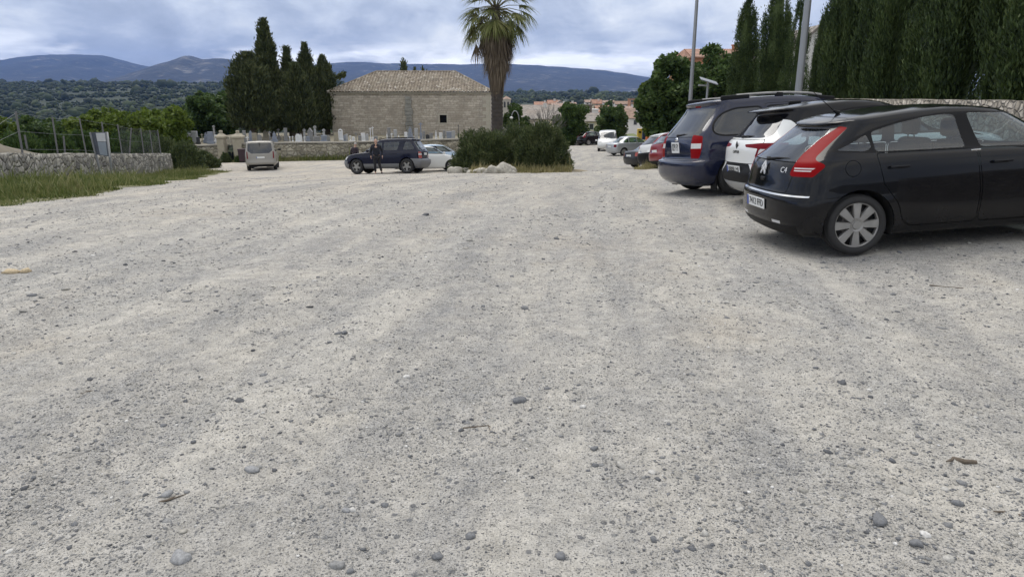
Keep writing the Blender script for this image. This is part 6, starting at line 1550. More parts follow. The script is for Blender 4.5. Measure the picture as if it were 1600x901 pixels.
# =================================================================== plants
def leaf_mat(name, cols, trans=0.25, clump=0.7, rough=0.6):
    m, nt, out = new_mat(name); q = N(nt)
    r = q('ShaderNodeNewGeometry').outputs['Random Per Island']; o = q.obj()
    n = q.noise(clump, o, 3.0, .6)
    f = q.math('ADD', q.math('MULTIPLY', r, .55), q.math('MULTIPLY', q.rng(n, .3, .7, 0, 1), .45))
    c = q.ramp(f, [(i/(len(cols)-1), k) for i, k in enumerate(cols)])
    d = q('ShaderNodeBsdfPrincipled', {'Roughness': rough, 'Specular IOR Level': 0.25}); q.set(d.inputs['Base Color'], c)
    t = q('ShaderNodeBsdfTranslucent'); q.set(t.inputs['Color'], c)
    mx = q('ShaderNodeMixShader', {0: trans, 1: d, 2: t}); nt.links.new(mx.outputs[0], out.inputs['Surface'])
    return m
def norm(a): return a / np.maximum(np.linalg.norm(a, axis=-1, keepdims=True), 1e-9)
def leaves(pos, axis, ln, wd, g):
    """one pointed four-sided leaf per position, along axis"""
    n = len(pos); axis = norm(axis)
    side = norm(np.cross(axis, norm(g.normal(size=(n, 3))))); ln = ln[:, None]; wd = wd[:, None]
    V = np.stack([pos - axis*ln*.5, pos + side*wd*.5, pos + axis*ln*.5, pos - side*wd*.5], 1).reshape(-1, 3)
    return V, np.arange(4*n).reshape(n, 4)
def merge(parts):
    Vs = []; Fs = []; b = 0
    for V, F in parts:
        if F.shape[1] == 3: F = np.concatenate([F, F[:, 2:]], 1) if False else F
        Vs.append(V); Fs.append(F + b); b += len(V)
    return np.concatenate(Vs), Fs
def mixed_mesh(name, parts, smooth=False):
    V, Fs = merge(parts)
    if all(F.shape[1] == Fs[0].shape[1] for F in Fs): return np_mesh(name, V, np.concatenate(Fs), smooth)
    tri = [F if F.shape[1] == 3 else np.concatenate([F[:, :3], F[:, [0, 2, 3]]]) for F in Fs]
    return np_mesh(name, V, np.concatenate(tri), smooth)

def cypress_crown(h, r, prof, n, seed, z0=0.3, ls=(.22, .42), lw=(.05, .10), lump=.30, spread=.40, K=150, cs=(.18, .45), core=.74, free=.3):
    """crown of an upright conifer gathered in clumps; prof(t) is the relative radius at height fraction t"""
    g = np.random.default_rng(seed); pf = pchip(prof); q = seed * 3.7
    def rad(a, t):
        ca, sa = np.cos(a), np.sin(a)
        k = 1 + lump*1.6*(fbm(ca*2.2 + q, sa*2.2 + q, t*h*.45, 3) - .5) + lump*.8*(fbm(ca*6 + q, sa*6, t*h*.9 + q, 2) - .5)
        return r * .92 * pf(t) * k
    def pick(m):
        t = g.random(m*3); t = t[g.random(m*3) < pf(t)*.85 + .15][:m]; return t, g.uniform(0, 2*math.pi, len(t))
    tk, ak = pick(K); rk = rad(ak, tk)*g.uniform(.78, 1.0, len(tk)); C = np.stack([np.cos(ak)*rk, np.sin(ak)*rk, z0 + tk*(h - z0)], 1)
    m1 = int(n*(1 - free)); w = .25 + pf(tk); per = g.choice(len(tk), m1, p=w/w.sum()); k = (.35 + .65*pf(tk[per]))[:, None]
    off = g.normal(0, 1, (m1, 3)) * np.array([cs[0], cs[0], cs[1]]) * k; P1 = C[per] + off; P1[:, 2] = np.minimum(P1[:, 2], h)
    t, a = pick(n - m1); rr = rad(a, t) * (1.02 - np.abs(g.normal(0, .12, len(t)))); P2 = np.stack([np.cos(a)*rr, np.sin(a)*rr, z0 + t*(h - z0)], 1)
    P_ = np.concatenate([P1, P2]); n = len(P_)
    out = P_*np.array([1, 1, 0]); out = norm(out)
    ax = np.array([0, 0, 1.0]) + out*spread*g.uniform(.2, 1.4, (n, 1)) + g.normal(0, .28, (n, 3))
    L = leaves(P_, ax, g.uniform(*ls, n), g.uniform(*lw, n), g)
    if core <= 0: return [L]
    na, nt_ = 22, 26
    A, T = np.meshgrid(np.linspace(0, 2*math.pi, na, endpoint=False), np.linspace(0, 1, nt_)); RR = rad(A, T) * core
    V = np.stack([(np.cos(A)*RR).ravel(), (np.sin(A)*RR).ravel(), (z0 + T*(h - z0)*.96).ravel()], 1)
    F = np.array([(i*na + j, i*na + (j+1) % na, (i+1)*na + (j+1) % na, (i+1)*na + j) for i in range(nt_-1) for j in range(na)])
    return [L, (V, F)]

def tree_thing(name, label, cat, loc, crown_me, mat, trunk, bark, group=None, rz=0, sc=(1,1,1)):
    t = thing(name, label, cat, loc, rz, group); t.scale = sc
    link('crown', crown_me, mat, t)
    if trunk: trunk_mb(trunk).build('trunk', bark, t)
    return t
def trunk_mb(spec):
    h, r, limbs, seed = spec
    g = random.Random(seed); mb = MB()
    pts = [(g.uniform(-.04, .04)*i, g.uniform(-.04, .04)*i, -0.15 + (h+.15)*i/4) for i in range(5)]
    mb.tube(pts, [r*1.25, r, r*.9, r*.75, r*.55], 8)
    for k in range(limbs):
        a = k*2.4 + g.random(); z = h*g.uniform(.55, .95); ln = h*g.uniform(.5, .9)
        d = Vector((math.cos(a), math.sin(a), g.uniform(.5, 1.1))).normalized()
        p0 = Vector((0, 0, z)); mb.tube([p0, p0 + d*ln*.5, p0 + d*ln + Vector((0, 0, ln*.15))], [r*.5, r*.33, r*.12], 6)
    return mb

def broad_crown(rx, ry, h, z0, n, seed, nb=26, ls=(.16, .34), droop=.2):
    """leafy crown of a round tree: leaves gathered round many clumps, sky showing between"""
    g = np.random.default_rng(seed)
    c = norm(g.normal(size=(nb, 3))) * (g.random((nb, 1)) ** .45); c[:, 2] = c[:, 2]*.5 + .5
    C = np.stack([c[:, 0]*rx*.78, c[:, 1]*ry*.78, z0 + c[:, 2]*(h - z0)*.84 + .06*(h-z0)], 1)
    br = g.uniform(.24, .40, nb) * min(rx, ry, (h - z0)*.6)
    nb2 = nb*2; c2 = norm(g.normal(size=(nb2, 3))); kk = g.integers(0, nb, nb2); C = np.concatenate([C, C[kk] + c2*br[kk][:, None]*.95]); br = np.concatenate([br, br[kk]*g.uniform(.35, .6, nb2)]); nb = len(br)
    per = g.choice(nb, n, p=br**2 / (br**2).sum())
    d = norm(g.normal(size=(n, 3))); rr = br[per][:, None] * (1.05 - np.abs(g.normal(0, .22, (n, 1))))
    P_ = C[per] + d*rr*np.array([1, 1, .8])
    ax = d + g.normal(0, .6, (n, 3)) - np.array([0, 0, droop])
    ln = g.uniform(*ls, n)
    L = leaves(P_, ax, ln, ln*g.uniform(.45, .75, n), g)
    V, F = lumps(ICO1, C, br*.62, .85, seed + 1, .2)
    z = L[0][:, 2]; zl, zh = np.percentile(z, .6), np.percentile(z, 99.4); kx = rx/np.percentile(np.abs(L[0][:, 0]), 97.5); ky = ry/np.percentile(np.abs(L[0][:, 1]), 97.5)
    def fit(W): return np.stack([W[:, 0]*kx, W[:, 1]*ky, z0 + (W[:, 2] - zl)/(zh - zl)*(h - z0)], 1)
    return [(fit(L[0]), L[1]), (fit(V), F)]

def shrub_crown(rx, ry, h, n, seed, ls=(.12, .22), asp=.22, up=.7):
    g = np.random.default_rng(seed)
    a = g.uniform(0, 2*math.pi, n); e = np.arcsin(g.random(n) ** .9); f = 1.03 - np.abs(g.normal(0, .13, n))
    d = np.stack([np.cos(a)*np.cos(e), np.sin(a)*np.cos(e), np.sin(e)], 1)
    k = 1 + .55*(fbm(d[:,0]*2.4 + seed, d[:,1]*2.4, d[:,2]*2.4, 3) - .5)*2*.5 + .25*(fbm(d[:,0]*7 + seed, d[:,1]*7, d[:,2]*7, 2) - .5)*2
    P_ = d * (f*k)[:, None] * np.array([rx, ry, h]); P_ = P_ * np.array([rx/np.percentile(np.abs(P_[:, 0]), 97), ry/np.percentile(np.abs(P_[:, 1]), 97), h/np.percentile(P_[:, 2], 99.3)]); P_[:, 2] = np.maximum(P_[:, 2], .03)
    ax = d + np.array([0, 0, up]) + g.normal(0, .45, (n, 3)); ln = g.uniform(*ls, n)
    L = leaves(P_, ax, ln, ln*asp, g)
    V0, F0 = ICO3; V = V0.copy(); kk = 1 + .55*(fbm(V[:,0]*2.4 + seed, V[:,1]*2.4, V[:,2]*2.4, 3) - .5)*2*.5
    V = V * kk[:, None] * np.array([rx, ry, h]) * .70; V[:, 2] = np.maximum(V[:, 2], .02)
    return [L, (V, F0)]

def build_plants():
    bark = simple('tree_bark', (0.10, 0.08, 0.06), 0.9, 0.3, 5, 0.6, 30)
    cyp = leaf_mat('cypress_foliage', [(0.016,0.024,0.012), (0.048,0.064,0.026), (0.094,0.110,0.045), (0.155,0.165,0.072)], .2, .9)
    cypf = leaf_mat('olive_cypress_foliage', [(0.014,0.021,0.011), (0.044,0.058,0.025), (0.085,0.102,0.043), (0.15,0.16,0.07)], .2, .9)
    cyp2 = leaf_mat('hedge_cypress_foliage', [(0.012,0.020,0.010), (0.034,0.056,0.020), (0.070,0.105,0.032), (0.125,0.16,0.055)], .2, .8)
    broad = leaf_mat('broadleaf_foliage', [(0.018,0.036,0.010), (0.040,0.072,0.016), (0.070,0.115,0.026), (0.10,0.15,0.04)], .3, .5)
    dark = leaf_mat('dark_broadleaf_foliage', [(0.018,0.036,0.012), (0.045,0.080,0.022), (0.085,0.135,0.038), (0.14,0.19,0.065)], .3, .5)
    light = leaf_mat('yellow_green_foliage', [(0.035,0.060,0.010), (0.075,0.115,0.016), (0.13,0.18,0.03), (0.18,0.23,0.05)], .35, .5)
    olean = leaf_mat('oleander_foliage', [(0.022,0.034,0.015), (0.052,0.074,0.028), (0.10,0.125,0.05), (0.19,0.21,0.10)], .25, 1.2)
    # ---- the big cypresses of the cemetery
    prA = [(0,.50),(.06,.80),(.22,1.0),(.42,.96),(.62,.82),(.80,.62),(.92,.40),(.975,.22),(1,.04)]
    prB = [(0,.55),(.1,.9),(.3,1.0),(.5,.88),(.7,.62),(.85,.42),(.95,.24),(1,.04)]
    prC = [(0,.6),(.1,.95),(.3,1.0),(.5,.85),(.7,.62),(.88,.34),(1,.03)]
    cz = -2.25
    L = [(398, 82, 40, 65, prA, 'broad rounded cypress, the lowest and widest of the cemetery group', 16000),
         (427, 29, 27, 71, prB, 'tallest pointed cypress of the cemetery group', 14000),
         (458, 72, 18, 72, prB, 'slim cypress top between the tallest cypress and the conical one', 8000),
         (470, 98, 27, 66.5, prC, 'conical cypress standing in front, right of the broad rounded one', 13000),
         (486, 67, 22, 74, prB, 'dark cypress with a pointed top, second from the chapel', 10000),
         (512, 86, 25, 76, prB, 'ragged cypress touching the chapel wall, with a branch sticking out right', 11000)]
    for k, (px, top, hw, Y, pr, lab, n) in enumerate(L):
        b = P(px, 215, Y); t = P(px, top, Y); h = t.z - cz; r = hw / FPX * Y * .86
        cr = cypress_crown(h, r, pr, n, 40 + k, z0=1.1 if k in (0, 3) else .5, ls=(.26, .52), lw=(.08, .16), lump=.34, spread=.9, K=int(60 + 22*r*h/4), cs=(.26, .30), free=.22)
        if k == 5:
            g = np.random.default_rng(9); m_ = 260; u = g.random(m_)
            P2 = np.stack([r*.6 + u*r*.95, g.normal(0, .15, m_), h*.70 + u*.5 + g.normal(0, .16, m_)], 1)
            cr.append(leaves(P2, np.stack([np.ones(m_), g.normal(0,.5,m_), .7+g.normal(0,.4,m_)], 1), g.uniform(.3,.5,m_), g.uniform(.1,.2,m_), g))
        tree_thing('cypress_tree', lab, 'cypress', (b.x, Y, cz), mixed_mesh('cypress_crown', cr), cypf if k in (0, 3) else cyp, (2.4, .30, 0, k), bark, 'cypresses of the cemetery')
    for px, top, hw, Y, lab in ((630, 91, 6.5, 112, 'small pointed cypress rising behind the chapel roof ridge'), (648, 105, 4.5, 118, 'low round treetop just showing over the chapel ridge'), (660.5, 103, 3, 118, 'thin cypress tip rightmost over the chapel ridge')):
        t = P(px, top, Y); z = -5.0; h = t.z - z
        cr = cypress_crown(h, hw/FPX*Y*1.15, [(0,.8),(.6,1),(.8,.9),(.92,.55),(1,.05)], 2600, int(px), ls=(.35,.6), lw=(.12,.22))
        tree_thing('cypress_tree', lab, 'cypress', (t.x, Y, z), mixed_mesh('cypress_crown', cr), cyp, (1.5, .2, 0, 3), bark, 'treetops behind the chapel')
    # ---- hedge of cypresses on the terrace at right; three crowns, copied
    protos = []
    for k in range(5):
        pr = [[(0,.75),(.1,.95),(.4,1),(.7,.80),(.88,.45),(1,.06)], [(0,.7),(.2,1),(.5,.92),(.8,.6),(.93,.3),(1,.05)], [(0,.8),(.3,1),(.6,.88),(.85,.52),(1,.08)], [(0,.7),(.12,1),(.35,.9),(.6,.74),(.82,.44),(1,.04)], [(0,.9),(.2,1),(.45,.7),(.6,.8),(.75,.45),(.9,.35),(1,.05)]][k]
        protos.append(mixed_mesh('cypress_crown', cypress_crown(9.0, .92, pr, 34000 if k < 4 else 14000, 70 + k, z0=.1, ls=(.10, .24), lw=(.025, .055), lump=.55, spread=.45, K=110 if k < 4 else 55, cs=(.12, .48), core=.55 if k < 4 else .22, free=.15)))
    trk = trunk_mb((2.0, .16, 0, 5)).build('trunk', bark); trunk_me = trk.data; bpy.data.objects.remove(trk)
    rows = [(1157, 46, -14, 23, 3, 'slim cypress at the left end of the hedge, its tip at the top border'),
            (1204, 41, -35, 23, 1, 'cypress second from the left end of the hedge'),
            (1238, 38, -8, 20, 4, 'ragged cypress left of the thick lamp post with sky showing between its branches'),
            (1274, 33.5, 13, 12, 2, 'small thin cypress just right of the thick lamp post'),
            (1309, 31.5, -30, 27, 0, 'first tall cypress right of the small thin one')]
    for px, Y, top, hw, k, lab in rows:
        p = P(px, 160, Y); z = float(terrace(p.x, Y)) - .1; h = P(px, top, Y).z - z; s = hw/FPX*Y/.92
        t = thing('cypress_tree', lab, 'cypress', (p.x, Y, z), px*.7, 'cypress hedge above the parked cars'); t.scale = (s, s, h/9.0)
        link('crown', protos[k], cyp2, t); link('trunk', trunk_me, None, t)
    names = ['second', 'third', 'fourth', 'fifth', 'sixth', 'seventh', 'eighth', 'ninth', 'tenth', 'eleventh', 'twelfth']
    for k, Y in enumerate((28.3, 26.4, 24.3, 22.2, 20.3, 18.4, 16.6, 14.9, 13.2)):
        X = 11.0 + .075*Y + (.35 if k % 2 else -.1)
        t = thing('cypress_tree', 'tall dense cypress of the hedge, %s one right of the small thin cypress' % names[k], 'cypress', (X, Y, float(terrace(X, Y)) - .1), k*1.9, 'cypress hedge above the parked cars')
        s = .92 + .12*math.sin(k*2.3); t.scale = (s, s, .98 + .10*math.sin(k*1.7))
        link('crown', protos[(k*3 + 1) % 4], cyp2, t); link('trunk', trunk_me, None, t)
    # ---- broad-leaved trees
    def broadtree(px, top, hw, Y, base, lab, mat, n, seed, group, dz=0.3, nb=26, ls=(.22,.42)):
        t = P(px, top, Y); h = t.z - base; r = hw / FPX * Y
        cr = broad_crown(r, r*.9, h, h*dz, n, seed, nb, ls)
        return tree_thing('broadleaf_tree', lab, 'tree', (t.x, Y, base), mixed_mesh('broadleaf_crown', cr), mat, (h*.45, max(.10, r*.08), 5, seed), bark, group)
    gl = 'trees left of the cemetery'
    broadtree(310, 148, 32, 78, -4.2, 'dark green round tree behind the left cemetery wall', dark, 9000, 1, gl, .15, 34)
    broadtree(346, 146, 24, 82, -4.2, 'green tree between the round tree and the broad cypress', dark, 7000, 2, gl, .15, 28)
    for i, (px, top, hw, Y, lab) in enumerate([(135, 178, 34, 62, 'yellow-green bushy tree behind the information board'), (198, 172, 34, 66, 'yellow-green tree right of the information board behind the fence'), (245, 170, 32, 64, 'bright green fig-like tree above the end of the stone wall'),
                                              (45, 186, 40, 70, 'olive green tree low at the left behind the leaning fence post'), (275, 176, 20, 60, 'small bright green tree beside the dark shrubs'), (90, 188, 34, 74, 'dull green tree at left behind the dirt bank'), (-25, 184, 40, 66, 'green tree cut by the left border')]):
        broadtree(px, top, hw, Y, float(gz(-30, Y)) - .9, lab, light if i not in (3, 5) else broad, 6500, 20 + i, gl, .03, 30, (.20,.40))
    gt = 'trees by the lane and the town'
    broadtree(895, 163, 23, 84, -4.7, 'round leafy tree right behind the oleander bush', broad, 10000, 41, gt, .12, 34, (.14,.27))
    broadtree(957, 166, 22, 92, -5.0, 'round leafy tree standing behind the small white car', dark, 10000, 42, gt, .12, 34, (.14,.27))
    broadtree(806, 164, 20, 80, -4.6, 'green tree right of the palm trunk', broad, 8000, 43, gt, .1, 24, (.14,.27))
    broadtree(1056, 90, 46, 52, -2.0, 'big broad-leaved tree left of the slim lamp post', dark, 13000, 44, gt, .12, 46, (.2,.38))
    broadtree(1100, 76, 46, 56, -1.6, 'big dark broad-leaved tree below the orange roof', dark, 13000, 45, gt, .1, 46, (.2,.38))
    broadtree(1142, 92, 30, 50, -1.0, 'dark tree at the foot of the slim cypress', dark, 8000, 46, gt, .05, 30, (.2,.38))
    broadtree(1024, 118, 20, 58, -2.6, 'pale green young tree at the edge of the big tree', light, 4500, 47, gt, .2, 22, (.18,.34))
    for i, (px, top, hw, Y, lab) in enumerate([(865, 178, 8, 190, 'dark roadside tree among the first houses'), (985, 172, 9, 215, 'dark tree between the tiled roofs'), (930, 162, 12, 300, 'dark tree in the middle of the town'), (950, 158, 10, 330, 'far dark tree beside the orange block'), (1012, 175, 10, 170, 'bushy tree left of the green fence')]):
        broadtree(px, top, hw, Y, -13.0 if Y > 180 else -10, lab, dark, 2200, 60 + i, gt, .1, 18, (.5,.9))
    for i, (px, hw, top, Y, lab) in enumerate([(30, 26, 206, 44, 'dark scrub bush behind the earth bank at far left'), (85, 24, 204, 46, 'dark scrub bush between two fence posts left of the information board'), (125, 20, 203, 50, 'dark scrub bush just left of the information board'), (190, 22, 205, 54, 'dark scrub bush right of the information board'), (228, 18, 210, 52, 'dark scrub bush near the right end of the wire fence')]):
        t = P(px, top, Y); b = float(gz(t.x, Y)); h = t.z - b; r = hw/FPX*Y
        tree_thing('shrub', lab, 'bush', (t.x, Y, b - .1), mixed_mesh('scrub_crown', shrub_crown(r*1.3, r, h, 4500, 150 + i, (.16,.30), .4)), dark, None, bark, 'scrub behind the wire fence')
    # leafless tree above the oleander
    p = P(853, 200, 70); t = thing('bare_tree', 'leafless grey tree with fan-shaped branches above the oleander bush', 'tree', (p.x, 70, -3.3)); t.scale = (1.0, 1.0, .92)
    g = random.Random(4); tr = MB(); tr.tube([(0,0,-.1), (.05,0,1.0), (0,.05,2.0)], [.16, .13, .11], 7); tr.build('trunk', bark, t)
    tw = MB()
    for k in range(24):
        a = -1.15 + 2.3*k/23 + g.uniform(-.08,.08); ln = g.uniform(2.2, 3.9); d = Vector((math.sin(a), g.uniform(-.35,.35), math.cos(a))).normalized()
        o = Vector((0,0,g.uniform(1.2, 2.0))); e = o + d*ln*.7 + Vector((0,0,.35)); tw.tube([o, o + d*ln*.4, e], [.045, .028, .011], 5)
        for q in range(4):
            d2 = (d + Vector((g.uniform(-.6,.6), g.uniform(-.4,.4), g.uniform(0,.6)))).normalized(); s = o + d*ln*g.uniform(.3,.7); tw.tube([s, s + d2*g.uniform(.6,1.3)], [.017, .006], 4)
    tw.build('branches', simple('grey_twigs', (0.13, 0.12, 0.11), .9, .25, 6), t)
    # ---- shrubs
    go = 'oleander shrubs on the earth island'
    for i, (px, hw, top, Y, lab) in enumerate([(754, 46, 204, 35.5, 'left lobe of the dark oleander thicket, beside the white hatchback'), (804, 54, 194, 36.0, 'middle oleander bush of the thicket, behind the pale boulder'), (847, 44, 192, 34.6, 'right oleander bush of the thicket, nearest to the lane')]):
        t = P(px, top, Y); b = float(gz(t.x, Y)); h = t.z - b; r = hw/FPX*Y
        tree_thing('oleander_bush', lab, 'bush', (t.x, Y, b - .05), mixed_mesh('oleander_crown', shrub_crown(r, r*.85, h, 17000, 80 + i, (.10, .19), .30, .30)), olean, (h*.5, .04, 0, i), bark, go)
    for i, (px, hw, top, Y, lab, base) in enumerate([(285, 28, 221, 47.5, 'dark shrub at the end of the left stone wall', 265), (318, 20, 236, 50, 'low dark shrub left of the cemetery gate', 262), (352, 7, 238, 57, 'small green bush at the foot of the left gate pillar', 251), (376, 8, 241, 57, 'small bush at the foot of the right gate pillar', 251), (255, 22, 214, 51, 'taller dark shrub behind the end of the left stone wall', 262)]):
        t = P(px, top, Y); b = float(gz(t.x, Y)); h = max(.5, t.z - b); r = hw/FPX*Y
        tree_thing('shrub', lab, 'bush', (t.x, Y, b - .05), mixed_mesh('shrub_crown', shrub_crown(r, r*.9, h, 5500 if hw > 10 else 1500, 120 + i, (.12,.24), .35)), olean if i != 3 else broad, None, bark, 'shrubs near the cemetery gate')

def build_palm():
    green = leaf_mat('palm_frond', [(0.06,0.078,0.022), (0.125,0.15,0.045), (0.205,0.22,0.08), (0.30,0.285,0.13)], .35, .8)
    dead = leaf_mat('dead_palm_frond', [(0.065,0.048,0.034), (0.12,0.092,0.064), (0.19,0.15,0.105), (0.29,0.24,0.175)], .15, .6)
    bark = simple('palm_trunk_bark', (0.055, 0.046, 0.040), 0.95, 0.35, 4, 0.9, 22)
    Y = 46.0; b = P(777, 195, Y); base = float(gz(b.x, Y)); zt = P(776, 8, Y).z; z_sk0 = P(777, 152, Y).z
    t = thing('palm_tree', 'tall fan palm with a thick skirt of dead brown fronds beside the chapel', 'palm', (b.x, Y, base))
    H = zt - base; zs = z_sk0 - base + .75
    tr = MB(); n = 26
    for k in range(n):                                               # rough ringed trunk
        z0, z1 = zs*1.25*k/n - .1, zs*1.25*(k+1)/n - .1
        r0 = .40 - .05*k/n
        tr.lathe([(r0*.93, z0), (r0*1.05, z0 + (z1-z0)*.6), (r0*.97, z1)], 14)
    tr.tube([(0,0,zs*1.2), (-.05,0,H)], [.34, .26], 12)
    tr.build('trunk', bark, t)
    g = np.random.default_rng(31); parts = []
    def strip(p0, d0, ln, w, sag, segs=4, side=None):
        """a narrow blade that leaves p0 along d0 and sags"""
        p = np.array(p0, float); d = np.array(d0, float); d /= np.linalg.norm(d)
        s = np.cross(d, side if side is not None else np.array([0, 0, 1.0])); s /= max(1e-6, np.linalg.norm(s))
        V = []; F = []
        for i in range(segs + 1):
            ww = w * (1 - (i/segs)**1.5) + .004
            V += [p - s*ww*.5, p + s*ww*.5]
            d = d + np.array([0, 0, -sag/segs*(1 + i)]); d /= np.linalg.norm(d); p = p + d*ln/segs
        F = [(2*i, 2*i+1, 2*i+3, 2*i+2) for i in range(segs)]
        return np.array(V), np.array(F)
    def fan(c, axis, up, rad, nleaf, spread, sag, w):
        axis = np.array(axis, float); axis /= np.linalg.norm(axis); up = np.array(up, float); sd = np.cross(axis, up); sd /= np.linalg.norm(sd)
        out = []
        for i in range(nleaf):
            a = (i/(nleaf-1) - .5) * 2 * spread; d = axis*math.cos(a) + sd*math.sin(a) + g.normal(0, .04, 3)
            out.append(strip(c, d, rad*(1 - .18*abs(a)/spread)*g.uniform(.85, 1.1), w, sag*g.uniform(.7, 1.5), 5, up))
        return out
    # green fronds: petiole and fan, as separate parts
    hub = np.array([-.05, 0, H - .25]); nfr = 48; pet = MB()
    for k in range(nfr):
        a = k*2.399 + g.uniform(-.2, .2); e = math.radians(78 - 128*(k/(nfr-1)) + g.uniform(-8, 8))
        d = np.array([math.cos(a)*math.cos(e), math.sin(a)*math.cos(e), math.sin(e)]); ln = g.uniform(1.2, 1.95)
        c = hub + d*ln + np.array([0, 0, -.10*ln*math.cos(e)])
        pet.tube([hub + d*.1, hub + d*ln*.5 + np.array([0,0,.04]), c], [.035, .025, .018], 5)
        up = np.cross(d, np.array([-math.sin(a), math.cos(a), 0]));
        ax = d + np.array([0, 0, -.35]); f = fan(c, ax, up, g.uniform(1.4, 1.8), 30, 1.45, .20 if e > 0 else .36, .085)
        V, Fs = merge(f); link('frond', np_mesh('frond', V, np.concatenate(Fs)), green, t)
    pet.build('petioles', simple('palm_petiole', (0.12, 0.11, 0.05), .7, .2), t)
    # skirt
    n = 3200; zz = zs + (H - .95 - zs) * g.random(n) ** .8
    prof = pchip([(zs, .48), (zs + (H-zs)*.22, .64), (zs + (H-zs)*.45, .88), (zs + (H-zs)*.62, 1.06), (H-1.7, .92), (H-.9, .36)])
    for i in range(n):
        a = g.uniform(0, 2*math.pi); r = prof(zz[i]) * g.uniform(.62, 1.03); d = np.array([math.cos(a)*.30, math.sin(a)*.30, -1.0]) + g.normal(0, .10, 3)
        if zz[i] < zs + 1.2: d[:2] *= -.3
        parts.append(strip([math.cos(a)*r, math.sin(a)*r, zz[i]], d, g.uniform(.5, 1.15), g.uniform(.035, .075), .05, 3, np.array([math.cos(a), math.sin(a), 0])))
    na = 18; A, T = np.meshgrid(np.linspace(0, 2*math.pi, na, endpoint=False), np.linspace(0, 1, 12)); ZZ = zs + .25 + T*(H - 1.1 - zs); RR = prof(ZZ)*.72
    parts.append((np.stack([(np.cos(A)*RR).ravel(), (np.sin(A)*RR).ravel(), ZZ.ravel()], 1), np.array([(i*na+j, i*na+(j+1) % na, (i+1)*na+(j+1) % na, (i+1)*na+j) for i in range(11) for j in range(na)])))
    V, Fs = merge(parts); link('dead_frond_skirt', np_mesh('dead_frond_skirt', V, np.concatenate(Fs)), dead, t)
    for (dx, dz) in ((-1.28, -2.35), (-.9, -2.0)):                   # two dead fans hanging on long stalks
        c = np.array([dx, -.2, H + dz]); st = MB(); st.tube([hub, (dx*.75, -.15, H - 1.0), c], [.03, .025, .02], 5); st.build('dead_stalk', bark, t)
        f = fan(c, (0, 0, -1), (0, -1, 0), 1.35, 16, .42, .05, .06); V, Fs = merge(f); link('dead_frond', np_mesh('dead_frond', V, np.concatenate(Fs)), dead, t)

def grass_mesh(name, xs, ys, hts, seed, lean=.35, w=.012):
    g = np.random.default_rng(seed); n = len(xs)
    a = g.uniform(0, 2*math.pi, n); l = np.abs(g.normal(0, lean, n)) * hts; b = g.uniform(0, 2*math.pi, n)
    z = gz(xs, ys) - .02
    p0 = np.stack([xs, ys, z], 1); s = np.stack([np.cos(b), np.sin(b), np.zeros(n)], 1) * (w*(.6 + g.random(n)))[:, None]
    d = np.stack([np.cos(a)*l, np.sin(a)*l, np.zeros(n)], 1)
    m1 = p0 + d*.35 + np.array([0,0,1.0])*(hts*.6)[:, None]; t = p0 + d + np.array([0,0,1.0])*hts[:, None]
    V = np.stack([p0 - s, p0 + s, m1 + s*.7, t, m1 - s*.7], 1).reshape(-1, 3); o = (np.arange(n)*5)[:, None]
    F = np.concatenate([o + np.array([[0,1,2,4]]), o + np.array([[4,2,3,3]])]) if False else None
    tri = np.concatenate([o + np.array([[0,1,2]]), o + np.array([[0,2,4]]), o + np.array([[4,2,3]])])
    return np_mesh(name, V, tri)
